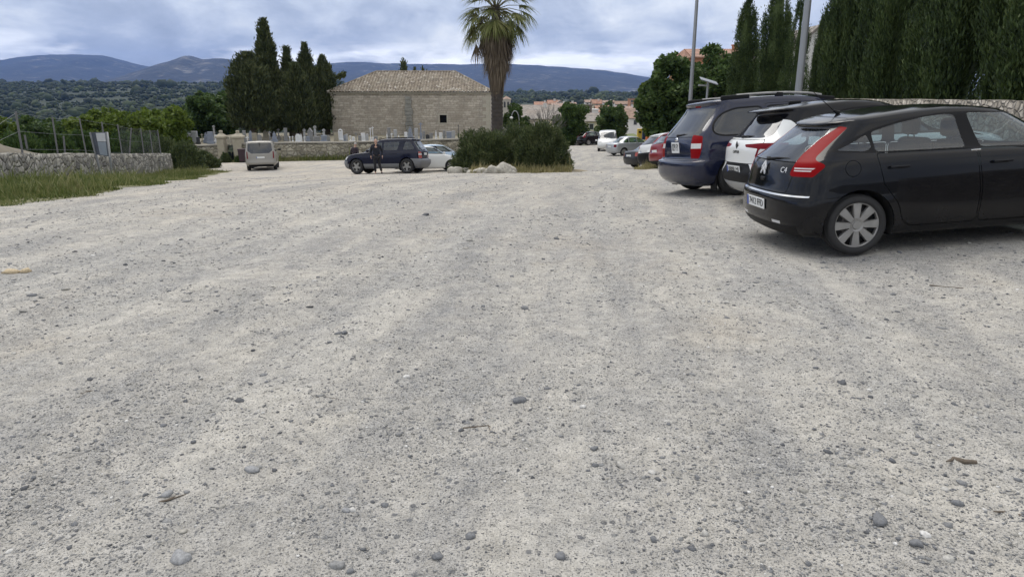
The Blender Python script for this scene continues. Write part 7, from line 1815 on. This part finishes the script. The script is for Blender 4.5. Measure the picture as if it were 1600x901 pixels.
def build_grass():
    gm = leaf_mat('verge_grass', [(0.04,0.060,0.016), (0.085,0.115,0.030), (0.14,0.165,0.050), (0.25,0.245,0.11), (0.37,0.33,0.19)], .3, .35)
    dry = leaf_mat('dry_grass', [(0.10,0.11,0.035), (0.20,0.19,0.08), (0.33,0.29,0.15), (0.42,0.37,0.22)], .3, .5)
    g = np.random.default_rng(17)
    edge = [ground_at(*q) for q in ((-120,345),(0,325),(60,319),(130,308),(200,297),(260,287),(310,278),(345,271),(364,267.5))]
    ey = np.array([p.y for p in edge]); ex = np.array([p.x for p in edge]); o = np.argsort(ey); ey, ex = ey[o], ex[o]
    n = 230000
    y = g.uniform(ey[0], ey[-1], n); xe = np.interp(y, ey, ex) + (fbm(y*1.3, y*.1, 2, 3) - .5)*1.2
    xw = wall_x(y) + .1
    x = xw + (xe - xw) * g.random(n)
    k = (x < xe) & (x > -1.4*y - 3) & (g.random(n) < np.clip(30/np.maximum(y, 5), .25, 1)) & (fbm(x*.9, y*.9, 3, 3) + .22*(xe - x) > .38 + .25*g.random(n))
    x, y, xe = x[k], y[k], xe[k]
    h = np.exp(g.normal(-2.2, .5, len(x))) * (.7 + 1.2*np.clip(fbm(x*.35, y*.35, 4, 3) - .45, 0, 1)*3) * (.35 + .65*np.clip((xe - x)/1.6, 0, 1)) * (.6 + .9*fbm(x*.5, y*.5, 8, 3))
    tag(link('verge_grass', grass_mesh('verge_grass', x, y, h, 3, .5, .010), gm), kind='stuff')
    # soil of the verge: a thin sheet over the gravel
    yy = np.linspace(ey[0], ey[-1], 90); u = np.linspace(0, 1, 14); Yg, U = np.meshgrid(yy, u, indexing='ij')
    Xe = np.interp(Yg, ey, ex) + (fbm(Yg*1.3, Yg*.1, 2, 3) - .5)*1.2 - .15; Xw = wall_x(Yg) - .5; Xg = Xw + (Xe - Xw)*U
    V = np.stack([Xg.ravel(), Yg.ravel(), (gz(Xg, Yg) + micro(Xg, Yg) + .012*np.minimum(1, (1-U)*8) + .004).ravel()], 1)
    tag(link('verge', np_mesh('verge', V, grid_faces(90, 14), True), simple('verge_soil', (0.15, 0.145, 0.075), .95, .45, 1.4, .6, 12)), kind='structure')
    # weeds along the foot of the cemetery wall
    n = 9000; px = g.uniform(372, 560, n); x = np.array([(a-800)/FPX*57.3 for a in px]); y = 57.45 - np.abs(g.normal(0, .22, n))
    tag(link('wall_foot_weeds', grass_mesh('wall_foot_weeds', x, y, np.exp(g.normal(-1.75, .5, n)), 5, .35, .03), gm), kind='stuff')
    # dry tuft beside the minivan
    n = 5200; c = ground_at(1022, 263); a = g.uniform(0, 2*math.pi, n); r = np.sqrt(g.random(n)); x = c.x + .8 + np.cos(a)*r*1.5; y = c.y + .5 + np.sin(a)*r*2.6
    tag(link('dry_grass_tuft', grass_mesh('dry_grass_tuft', x, y, np.exp(g.normal(-1.35, .4, n))*(1.25 - r), 6, .5, .012), dry), kind='stuff')
    # dry grass under the oleander
    n = 9000; px = g.uniform(735, 892, n); Y = 33.2 + g.normal(0, .45, n) ; x = (px-800)/FPX*Y
    tag(link('island_grass', grass_mesh('island_grass', x, Y, np.exp(g.normal(-1.7, .45, n)), 7, .5, .014), dry), kind='stuff')
# =================================================================== people
def skinned(name, V, E, Rr, mat, parent, remesh=0.0, sub=1, extra=None):
    """grow a body round a skeleton (joints, bones, radii)"""
    me = bpy.data.meshes.new(name); me.from_pydata(V, E, []); o = bpy.data.objects.new(name, me); COL.objects.link(o)
    o.modifiers.new('skin', 'SKIN'); lay = me.skin_vertices[0].data if me.skin_vertices else None
    if lay is None:
        me.attributes.new
    for i, r in enumerate(Rr):
        rr = r if isinstance(r, tuple) else (r, r); me.skin_vertices[0].data[i].radius = rr
    me.skin_vertices[0].data[0].use_root = True
    s = o.modifiers.new('sub', 'SUBSURF'); s.levels = sub; s.render_levels = sub
    dg = bpy.context.evaluated_depsgraph_get(); dg.update(); m2 = bpy.data.meshes.new_from_object(o.evaluated_get(dg)); bpy.data.objects.remove(o); bpy.data.meshes.remove(me)
    if extra:
        bm = bmesh.new(); bm.from_mesh(m2)
        for ex in extra:
            b = bmesh.new(); b.from_mesh(ex); vm = {v: bm.verts.new(v.co) for v in b.verts}
            for f in b.faces: bm.faces.new([vm[v] for v in f.verts])
            b.free()
        bm.to_mesh(m2); bm.free()
    if remesh:
        o = bpy.data.objects.new(name, m2); COL.objects.link(o); r = o.modifiers.new('r', 'REMESH'); r.mode = 'VOXEL'; r.voxel_size = remesh; r.use_smooth_shade = True
        dg.update(); m3 = bpy.data.meshes.new_from_object(o.evaluated_get(dg)); bpy.data.objects.remove(o); m2 = m3
    m2.name = name; m2.materials.clear()
    m2.polygons.foreach_set('use_smooth', np.ones(len(m2.polygons), bool))
    return link(name, m2, mat, parent)
def head_parts():
    out = []
    V = ICO3[0].copy(); z = V[:, 2]; x, y = V[:, 0], V[:, 1]
    S = np.stack([x*.076*(1 - .18*np.clip(-z, 0, 1)), y*.098 - .012*np.clip(-z, 0, 1), z*.118], 1)
    for sx in (-1, 1):                                               # eye hollows
        d = np.linalg.norm(S - np.array([sx*.031, -.085, .005]), axis=1); S[:, 1] += .012*np.exp(-(d/.02)**2)
    d = np.linalg.norm(S - np.array([0, -.09, -.06]), axis=1); S[:, 1] -= .008*np.exp(-(d/.022)**2)
    out.append(np_mesh('skull', S, ICO3[1]))
    nose = ICO2[0]*np.array([.014, .020, .026]) + np.array([0, -.098, -.020]); out.append(np_mesh('nose', nose, ICO2[1]))
    for sx in (-1, 1): out.append(np_mesh('ear', ICO2[0]*np.array([.012, .022, .033]) + np.array([sx*.078, .008, -.005]), ICO2[1]))
    for k in (0, 1): out.append(np_mesh('lip', ICO2[0]*np.array([.024, .008, .006]) + np.array([0, -.092, -.056 - .012*k]), ICO2[1]))
    return out
def person(label, loc, rz, pose, mats, H=1.72, hair=None):
    """figure facing local -y; pose gives hips, knees, ankles, elbows, wrists"""
    skin, coat, trousers, shoes = mats
    root = thing('person', label, 'person', loc, rz); root.scale = (H/1.72,)*3
    p = pose; hip = Vector((0, 0, .90)); chest = Vector((0, -.02 + p.get('lean', 0), 1.28)); neck = Vector((0, -.02 + p.get('lean', 0)*1.35, 1.46)); head = neck + Vector((0, -.03 + p.get('bow', 0)*-.06, .13))
    V = [hip, Vector((0, p.get('lean', 0)*.3, 1.08)), chest, neck, head]; E = [(0,1),(1,2),(2,3),(3,4)]; Rr = [(.15,.11),(.14,.10),(.16,.11),(.055,.055),(.06,.07)]
    J = {}
    for s, n in ((-1,'r'), (1,'l')):
        sh = chest + Vector((s*.185, 0, .12)); el = Vector(p['el'+n]); wr = Vector(p['wr'+n]); pl = wr + (wr - el).normalized()*.065
        i = len(V); V += [sh, el, wr, pl]; E += [(2,i),(i,i+1),(i+1,i+2),(i+2,i+3)]; Rr += [.058,.042,.028,(.040,.020)]
        hp = hip + Vector((s*.095, 0, -.05)); kn = Vector(p['kn'+n]); an = Vector(p['an'+n]); to = an + Vector((s*.02, -.16, -.055))
        i = len(V); V += [hp, kn, an, to]; E += [(0,i),(i,i+1),(i+1,i+2),(i+2,i+3)]; Rr += [.085,.056,.038,(.042,.028)]
        J[n] = (sh, el, wr, pl, hp, kn, an, to)
        d = (wr - el).normalized(); side = Vector((s, 0, 0)); fw = Vector((0, -1, 0))
        for k in range(4):                                           # four fingers and a thumb
            a = pl + fw*(.030 - .020*k); ln = (.075, .085, .078, .06)[k]; m = a + d*ln*.55 - side*.008; t = a + d*ln - side*.026
            i = len(V); V += [a - d*.02, m, t]; E += [(i,i+1),(i+1,i+2)]; Rr += [.0095, .009, .007]
        i = len(V); a = wr + d*.025 + fw*.020; V += [a, a + fw*.035 + d*.025, a + fw*.042 + d*.055]; E += [(i,i+1),(i+1,i+2)]; Rr += [.011, .010, .008]
    ex = head_parts(); Mh = Matrix.Translation(head + Vector((0, -.01, .03))) @ Matrix.Rotation(p.get('bow', 0), 4, 'X') @ Matrix.Rotation(p.get('turn', 0), 4, 'Z')
    for e in ex: e.transform(Mh)
    # separate chains need their own root for the skin modifier: fingers are joined afterwards by the remesh
    main = [e for e in range(len(V))]; 
    nodes = set(); 
    def comp(start):
        seen = {start}; st = [start]
        while st:
            c = st.pop()
            for a, b in E:
                for u, v in ((a,b),(b,a)):
                    if u == c and v not in seen: seen.add(v); st.append(v)
        return sorted(seen)
    done = set(); metas = []
    for i in range(len(V)):
        if i in done: continue
        c = comp(i); done |= set(c); ix = {k: j for j, k in enumerate(c)}; metas.append(([V[k] for k in c], [(ix[a], ix[b]) for a, b in E if a in ix], [Rr[k] for k in c]))
    fing = []
    for v, e, r in metas[1:]:
        o = skinned('finger', v, e, r, None, None, 0, 1); fing.append(o.data.copy()); me = o.data; bpy.data.objects.remove(o)
    v, e, r = metas[0]; body = skinned('body', v, e, r, skin, root, .0075, 2, ex + fing)
    # clothes over the same skeleton
    CV = [hip + Vector((0,0,-.04)), V[1], chest, neck - Vector((0,0,.025))]; CE = [(0,1),(1,2),(2,3)]; CR = [(.185,.145),(.175,.135),(.19,.14),(.075,.075)]
    for n in 'rl':
        sh, el, wr = J[n][:3]; i = len(CV); CV += [sh, el, wr - (wr-el).normalized()*.015]; CE += [(2,i),(i,i+1),(i+1,i+2)]; CR += [.082,.062,.048]
    skinned('jacket', CV, CE, CR, coat, root, 0, 2)
    TV = [hip + Vector((0,0,.02))]; TE = []; TR = [(.165,.125)]
    for n in 'rl':
        hp, kn, an = J[n][4:7]; i = len(TV); TV += [hp, kn, an + (kn-an).normalized()*.03]; TE += [(0,i),(i,i+1),(i+1,i+2)]; TR += [.105,.074,.062]
    skinned('trousers', TV, TE, TR, trousers, root, 0, 2)
    for n in 'rl':
        an, to = J[n][6:8]; skinned('shoe', [an + Vector((0,.045,-.055)), an + Vector((0,-.03,-.05)), to + Vector((0,-.03,0))], [(0,1),(1,2)], [.046,(.050,.050),(.048,.034)], shoes, root, 0, 2)
    if hair is not None:
        Vh = ICO3[0].copy(); keep = (Vh[:, 2] > -.15) & (Vh[:, 1] > -.35); idx = -np.ones(len(Vh), int); idx[keep] = np.arange(keep.sum()); F = ICO3[1][keep[ICO3[1]].all(1)]
        Hm = np_mesh('hair', Vh[keep]*np.array([.083,.106,.124]), idx[F], True); Hm.transform(Mh); link('hair', Hm, hair, root)
    return root
def build_people():
    skin = simple('skin', (0.46,0.29,0.22), .55, .08, 12); coat = simple('dark_navy_jacket', (0.012,0.014,0.022), .85, .25, 10, .4, 60); tr = simple('dark_trousers', (0.012,0.012,0.015), .85, .2, 10, .3, 60); sh = simple('black_shoes', (0.010,0.010,0.010), .5, .2)
    q = P(590, 276, 35.6); z = float(gz(q.x, 35.6))
    walk = dict(lean=-.05, bow=R(24), elr=(-.29,.03,1.10), wrr=(-.27,-.08,.88), ell=(.29,.02,1.10), wrl=(.29,-.10,.89), knr=(-.09,-.10,.48), anr=(-.09,-.05,.075), knl=(.12,.02,.49), anl=(.20,.27,.10))
    person('bald man in dark clothes walking past the navy off-roader, head bowed', (q.x, 35.6, z), R(8), walk, (skin, coat, tr, sh), 1.76)
    q = P(555, 250, 42.5); z = float(gz(q.x, 42.5))
    stand = dict(lean=-.02, bow=R(6), turn=R(20), elr=(-.30,.04,1.10), wrr=(-.27,-.10,.90), ell=(.30,.04,1.10), wrl=(.27,-.10,.90), knr=(-.10,-.02,.48), anr=(-.10,.02,.075), knl=(.10,-.02,.48), anl=(.11,.02,.075))
    person('grey-haired person in a dark jacket standing behind the off-roader bonnet', (q.x, 42.5, z), R(150), stand, (skin, simple('dark_plum_jacket', (0.022,0.014,0.022), .85, .25, 10), tr, sh), 1.70, simple('grey_hair', (0.36,0.34,0.32), .8, .2, 40))
car_materials()
# ------------------------------------------------------------------ the vehicles
def by_wheel(px, py, az, ax, half):
    """rear-axle reference (car origin on the ground) from the pixel of the near rear wheel's contact point"""
    p = ground_at(px, py)
    h = Vector((math.sin(az), math.cos(az), 0)); left = Vector((-h.y, h.x, 0))
    # the wheel lies at +ax along the heading and on the right-hand side (-half of left)
    o = p - h * ax + left * half
    return o.x, o.y

HS, US, MS, OS, VS, SS = hatch_spec(), suv_spec(), minivan_spec(), offroad_spec(), van_spec(), sedan_spec()
def roles(body, **k):
    d = dict(body=M[body], bumper=M[body], roof=M[body], chrome=M['chrome'], plastic=M['blackplastic'], glass=M['glass'], glassf=M['glass'], lamp=M['lampred'],
             lampclear=M['lampclear'], skid=M['skid'], cladding=M['greybumper'])
    for a, b in k.items(): d[a] = M[b] if b in M else b
    return d

# black hatchback, nearest
AZ = R(88)
x, y = by_wheel(1335, 399, AZ, .73, .82)
c = car('parked_car', 'shiny black hatchback with red boomerang tail lamps, nearest car on the right', 'car', (x, y), AZ, HS, roles('black'), 'cars parked along the right side')
for (hx, hz) in ((1.12, .895), (2.18, .88)):
    handle(c, hx, -.875, hz, M['black']); handle(c, hx, .875, hz, M['black'])
mirror(c, 2.92, -.86, .99, M['black']); mirror(c, 2.92, .86, .99, M['black'])
plate(c, rear_x(c, 0, .515)-.008, 0.02, .515, '7412 FFD', .50, .115, R(2))
wiper(c, .15, .05, .985, -.40, 1.01, .05)
def lettering(root, text, size, M4, mat, name='lettering'):
    me = text_mesh(text, size); me.materials.clear(); me.materials.append(mat)
    o = link(name, me, None, root); o.matrix_local = M4; return o
REAR = Matrix.Rotation(R(-90), 4, 'Z') @ Matrix.Rotation(R(90), 4, 'X')     # lettering that faces backwards
e = MB()
for dz in (0.0, 0.055):
    for s in (1, -1):
        e.prism([(0, .045+dz), (s*.055, -.02+dz), (s*.055, -.05+dz), (0, .010+dz)] if s > 0 else [(0, .010+dz), (s*.055, -.05+dz), (s*.055, -.02+dz), (0, .045+dz)], 0, .012)
o = e.build('badge', M['emblem'], c); o.matrix_local = Matrix.Translation((rear_x(c, 0, .875)-.016, 0, .875)) @ REAR @ Matrix.Rotation(R(-14), 4, 'X')
lettering(c, 'C4', .085, Matrix.Translation((rear_x(c, -.43, .895)-.006, -.43, .895)) @ Matrix.Rotation(R(16), 4, 'Z') @ REAR @ Matrix.Rotation(R(-14), 4, 'X'), M['emblem'])
k = MB(); k.bbox((rear_x(c, 0, .775), 0, .775), (.03, .12, .045), .015); k.build('tailgate_handle', M['blackplastic'], c)
an = MB(); an.tube([(.90, 0, 1.435), (.84, 0, 1.47)], [.03, .012], 8); an.tube([(.84, 0, 1.47), (.52, 0, 1.76)], [.005, .003], 6); an.build('aerial', M['blackplastic'], c)
for s in (1, -1):
    pl = MB(); pl.bbox((1.93, side_y(c, 1.93, 1.002, s), 1.002), (.10, .012, .018), .004); pl.build('trim_clip', M['chrome'], c)

# white crossover with black roof
AZ2 = R(85)
x, y = by_wheel(1254, 326, AZ2, .75, .83)
c = car('parked_car', 'white crossover with black roof parked between the black hatchback and the navy minivan', 'car', (x, y), AZ2, US, roles('white', roof='black', glass='glass_dark', glassf='glass_mid', lamp='lampdarkred'), 'cars parked along the right side')
plate(c, rear_x(c, 0, .60)-.008, 0.0, .60, '8888 MJ', .50, .11, R(6))
wiper(c, .18, .02, 1.09, -.30, 1.10, .04)
e = MB(); dpts = [(0,.075),(.045,0),(0,-.075),(-.045,0)]
e.add([(x_, y_, 0.0) for x_, y_ in dpts] + [(x_*.35, y_*.35, 0.0) for x_, y_ in dpts] + [(x_*.7, y_*.7, .014) for x_, y_ in dpts],
      [(i, (i+1)%4, 8+(i+1)%4, 8+i) for i in range(4)] + [(8+i, 8+(i+1)%4, 4+(i+1)%4, 4+i) for i in range(4)])
o = e.build('badge', M['ink'], c); o.matrix_local = Matrix.Translation((rear_x(c, 0, .965)-.004, 0, .965)) @ REAR
lettering(c, 'CAPTUR', .062, Matrix.Translation((rear_x(c, 0, .865)-.004, 0, .865)) @ REAR, M['ink'])
an = MB(); an.bbox((1.0, 0, 1.565), (.2, .05, .06), .02); an.build('aerial', M['blackplastic'], c)

# navy minivan
AZ3 = R(79)
x, y = by_wheel(1152, 306, AZ3, .88, .95)
c = car('parked_van', 'dark navy minivan with roof rails and red and white tail lamps, beyond the white crossover', 'minivan', (x, y), AZ3, MS, roles('navy', glass='glass_dark', glassf='glass_mid'), 'cars parked along the right side')
plate(c, rear_x(c, 0, .90)-.008, 0.02, .90, '029 FY', .34, .20, R(3), blue=False)
wiper(c, .20, .05, 1.12, -.45, 1.14, .04)
e = MB(); e.lathe([(0,.012),(.05,.010),(.058,0)][::-1], 20); o = e.build('badge', M['chrome'], c); o.matrix_local = Matrix.Translation((rear_x(c, 0, 1.045)-.004, .02, 1.045)) @ REAR @ Matrix.Diagonal((1.2,.7,1,1))
for s in (1, -1):
    yy = s*.68
    pts = [(x_, yy, top_z(c, x_, yy) + .055) for x_ in (1.0, 1.2, 1.6, 2.0, 2.4, 2.7)]
    rl = MB(); rl.tube(pts, .024, 8); rail = rl.build('roof_rail', M['alloy'], c)
    for xx, ln in ((.98, .56), (2.78, .40), (1.85, .16)):
        z_ = top_z(c, xx, yy); tilt = max(-.12, min(.12, math.atan2(top_z(c, xx + .25, yy) - top_z(c, xx + .05, yy), .2)))
        f = MB(); f.bbox((0, 0, 0), (ln, .06, .10), .035, 3, M=Matrix.Translation((xx, yy, z_ + .02)) @ Matrix.Rotation(-tilt, 4, 'Y')); f.build('rail_foot', M['blackplastic'], rail)
for s in (1, -1):
    fl = MB(); fl.bbox((.47, s*.86, .30), (.03, .22, .34), .01); fl.build('mud_flap', M['blackplastic'], c)
handle(c, 1.75, -.975, .93, M['blackplastic'], .24); handle(c, 2.75, -.97, .92, M['blackplastic'], .24)
mirror(c, 3.45, -.92, 1.1, M['navy']); mirror(c, 3.45, .92, 1.1, M['navy'])

# navy off-roader by the chapel side, and the cars beyond it
G2 = 'cars parked by the bush'
AZ4 = R(-79)
def by_point(px, py, az, lx, ly):
    p = ground_at(px, py); h = Vector((math.sin(az), math.cos(az), 0)); left = Vector((-h.y, h.x, 0))
    o = p - h*lx - left*ly
    return o.x, o.y
q = P(637, 272, 37.5); hh = Vector((math.sin(AZ4), math.cos(AZ4), 0)); ll = Vector((-hh.y, hh.x, 0)); q = q - hh*.90 - ll*.85; x, y = q.x, q.y
c = car('parked_off_roader', 'dark navy off-roader with grey bumpers and star wheels beside the walking man', 'car', (x, y), AZ4, OS, roles('darknavy', glass='glass_mid', glassf='glass', lamp='lamppink', bumper='greybumper'), G2, (1.02, 1.0, 1.09))
plate(c, rear_x(c, 0, .95)-.008, 0, .95, '', .50, .115)
for s in (1, -1):
    rl = MB(); rl.tube([(x_, s*.62, top_z(c, x_, s*.62) + .05) for x_ in (.9, 1.5, 2.1, 2.5)], .02, 6); rl.build('roof_rail', M['blackplastic'], c)
    handle(c, 1.55, s*.9, .98, M['darknavy'], .2); handle(c, 2.5, s*.9, .97, M['darknavy'], .2)
    mirror(c, 3.0, s*.88, 1.10, M['darknavy'])
wiper(c, .2, 0, 1.15, -.4, 1.17, .04)

AZ5 = R(75)
p = P(655, 245, 40.5)
c = car('parked_car', 'white hatchback half hidden behind the navy off-roader, its nose towards the bush', 'car', (p.x - 1.6, p.y), AZ5, HS, roles('white', lamp='lampred'), G2, far=True)
mirror(c, 2.92, -.86, 1.02, M['white']); mirror(c, 2.92, .86, 1.02, M['white'])
p = P(674, 245, 45.0)
c = car('parked_car', 'pale blue-grey hatchback behind the white one at the bush, mostly its roof showing', 'car', (p.x - 1.6, p.y), R(80), HS, roles('bluegrey', lamp='lampred'), G2, far=True)

# beige van driving off towards the cemetery gate
p = ground_at(409, 267)
AZ6 = R(-16)
c = car('van', 'beige-grey passenger van seen from behind on the gravel before the cemetery wall', 'van', (p.x, p.y), AZ6, VS, roles('beige', glass='glass_dark', glassf='glass_mid', lamp='lampdarkred'), scale=(.97, .96, .97), far=True)
plate(c, rear_x(c, 0, .88)-.008, 0, .88, '', .52, .11)
wiper(c, .16, 0, 1.80, .0, 1.6, -.02)
mirror(c, 3.7, -.95, 1.25, M['blackplastic']); mirror(c, 3.7, .95, 1.25, M['beige'])

# the row further down the lane
G3 = 'cars parked down the lane'
def far_car(name, label, px, py, az, lx, ly, spec, rl, scale=(1,1,1), pl=True, cat='car', Y=None):
    az = R(az)
    if Y is None: x, y = by_point(px, py, az, lx, ly)
    else:
        q = P(px, py, Y); h = Vector((math.sin(az), math.cos(az), 0)); left = Vector((-h.y, h.x, 0)); q = q - h*lx - left*ly; x, y = q.x, q.y
    c = car(name, label, cat, (x, y), az, spec, rl, G3, scale, far=True)
    if pl: plate(c, rear_x(c, 0, .70)-.008, 0, .70, '', .52, .11)
    mirror(c, spec['axles'][1] - .42, -spec['half']+.02, 1.0, rl['body']); mirror(c, spec['axles'][1] - .42, spec['half']-.02, 1.0, rl['body'])
    return c
far_car('parked_car', 'red small hatchback with dark wheel arches, next beyond the navy minivan', 1024, 255, 78, .05, 0, HS, roles('red', lamp='lampred', bumper='red'), (.92, .97, .97), Y=27.6)
far_car('parked_car', 'white hatchback with red tail lamps and dark bumper beside the red one', 1007, 255, 72, .05, 0, HS, roles('white', bumper='blackplastic', lamp='lampred', glass='glass_mid'), (.98,1.0,1.04), Y=31.2)
far_car('parked_car', 'black saloon tail between the white hatchback and the silver saloon', 983, 250, 70, .05, 0, SS, roles('charcoal', lamp='lamppink'), (1.05,1.05,1.0), Y=38.5)
far_car('parked_car', 'silver saloon parked side on, down the lane', 975, 243.5, 68, .86, -.80, SS, roles('silver', lamp='lampdarkred'))
far_car('parked_car', 'small white car facing the camera at the end of the lane', 949, 236.5, 188, 4.0, 0, VS, roles('white', glassf='glass_mid', glass='glass_mid'), (.85,.88,.90), False)
far_car('parked_car', 'dark grey car far down the slope, right beside the oleander bush', 893, 230, 75, 1.0, 0, HS, roles('charcoal', lamp='lampdarkred'), (1,1,1), False, Y=88)
far_car('parked_car', 'pale silver car far down the slope between two dark cars', 906, 230, 75, 1.0, 0, HS, roles('silver', lamp='lampdarkred'), (1,1,1), False, Y=93)
far_car('parked_car', 'black car far down the slope, nearest to the small white car', 916, 228, 60, 1.0, 0, HS, roles('black', lamp='lampdarkred'), (1,1,1.05), False, Y=80)
# =================================================================== assemble
import time as _t
_t0 = _t.time()
def run(f):
    a = _t.time(); f(); print('STEP %-20s %.1f' % (f.__name__, _t.time() - a))
for f in (build_sky, build_haze, build_ground, build_stones, build_single_stones, build_valley, build_woods, build_mountains, build_walls, build_chapel, build_graves, build_street, build_town,
          build_rocks, build_island, build_plants, build_palm, build_grass, build_people): run(f)
cd = bpy.data.cameras.new('camera'); cam = bpy.data.objects.new('camera', cd); COL.objects.link(cam)
cam.location = (0, 0, CAMZ); cam.rotation_euler = (R(90) - PITCH, 0, 0); cd.sensor_width = 36; cd.lens = 36*FPX/1600; cd.clip_end = 60000; cd.clip_start = .05
SC.camera = cam
SC.render.engine = 'CYCLES'
cy = SC.cycles; cy.use_denoising = True; cy.max_bounces = 8; cy.diffuse_bounces = 3; cy.glossy_bounces = 3; cy.transparent_max_bounces = 16; cy.transmission_bounces = 4; cy.volume_bounces = 0; cy.caustics_reflective = False; cy.caustics_refractive = False
cy.sample_clamp_indirect = 6
SC.view_settings.view_transform = 'Standard'; SC.view_settings.look = 'None'; SC.view_settings.gamma = 1; SC.view_settings.exposure = 0.36
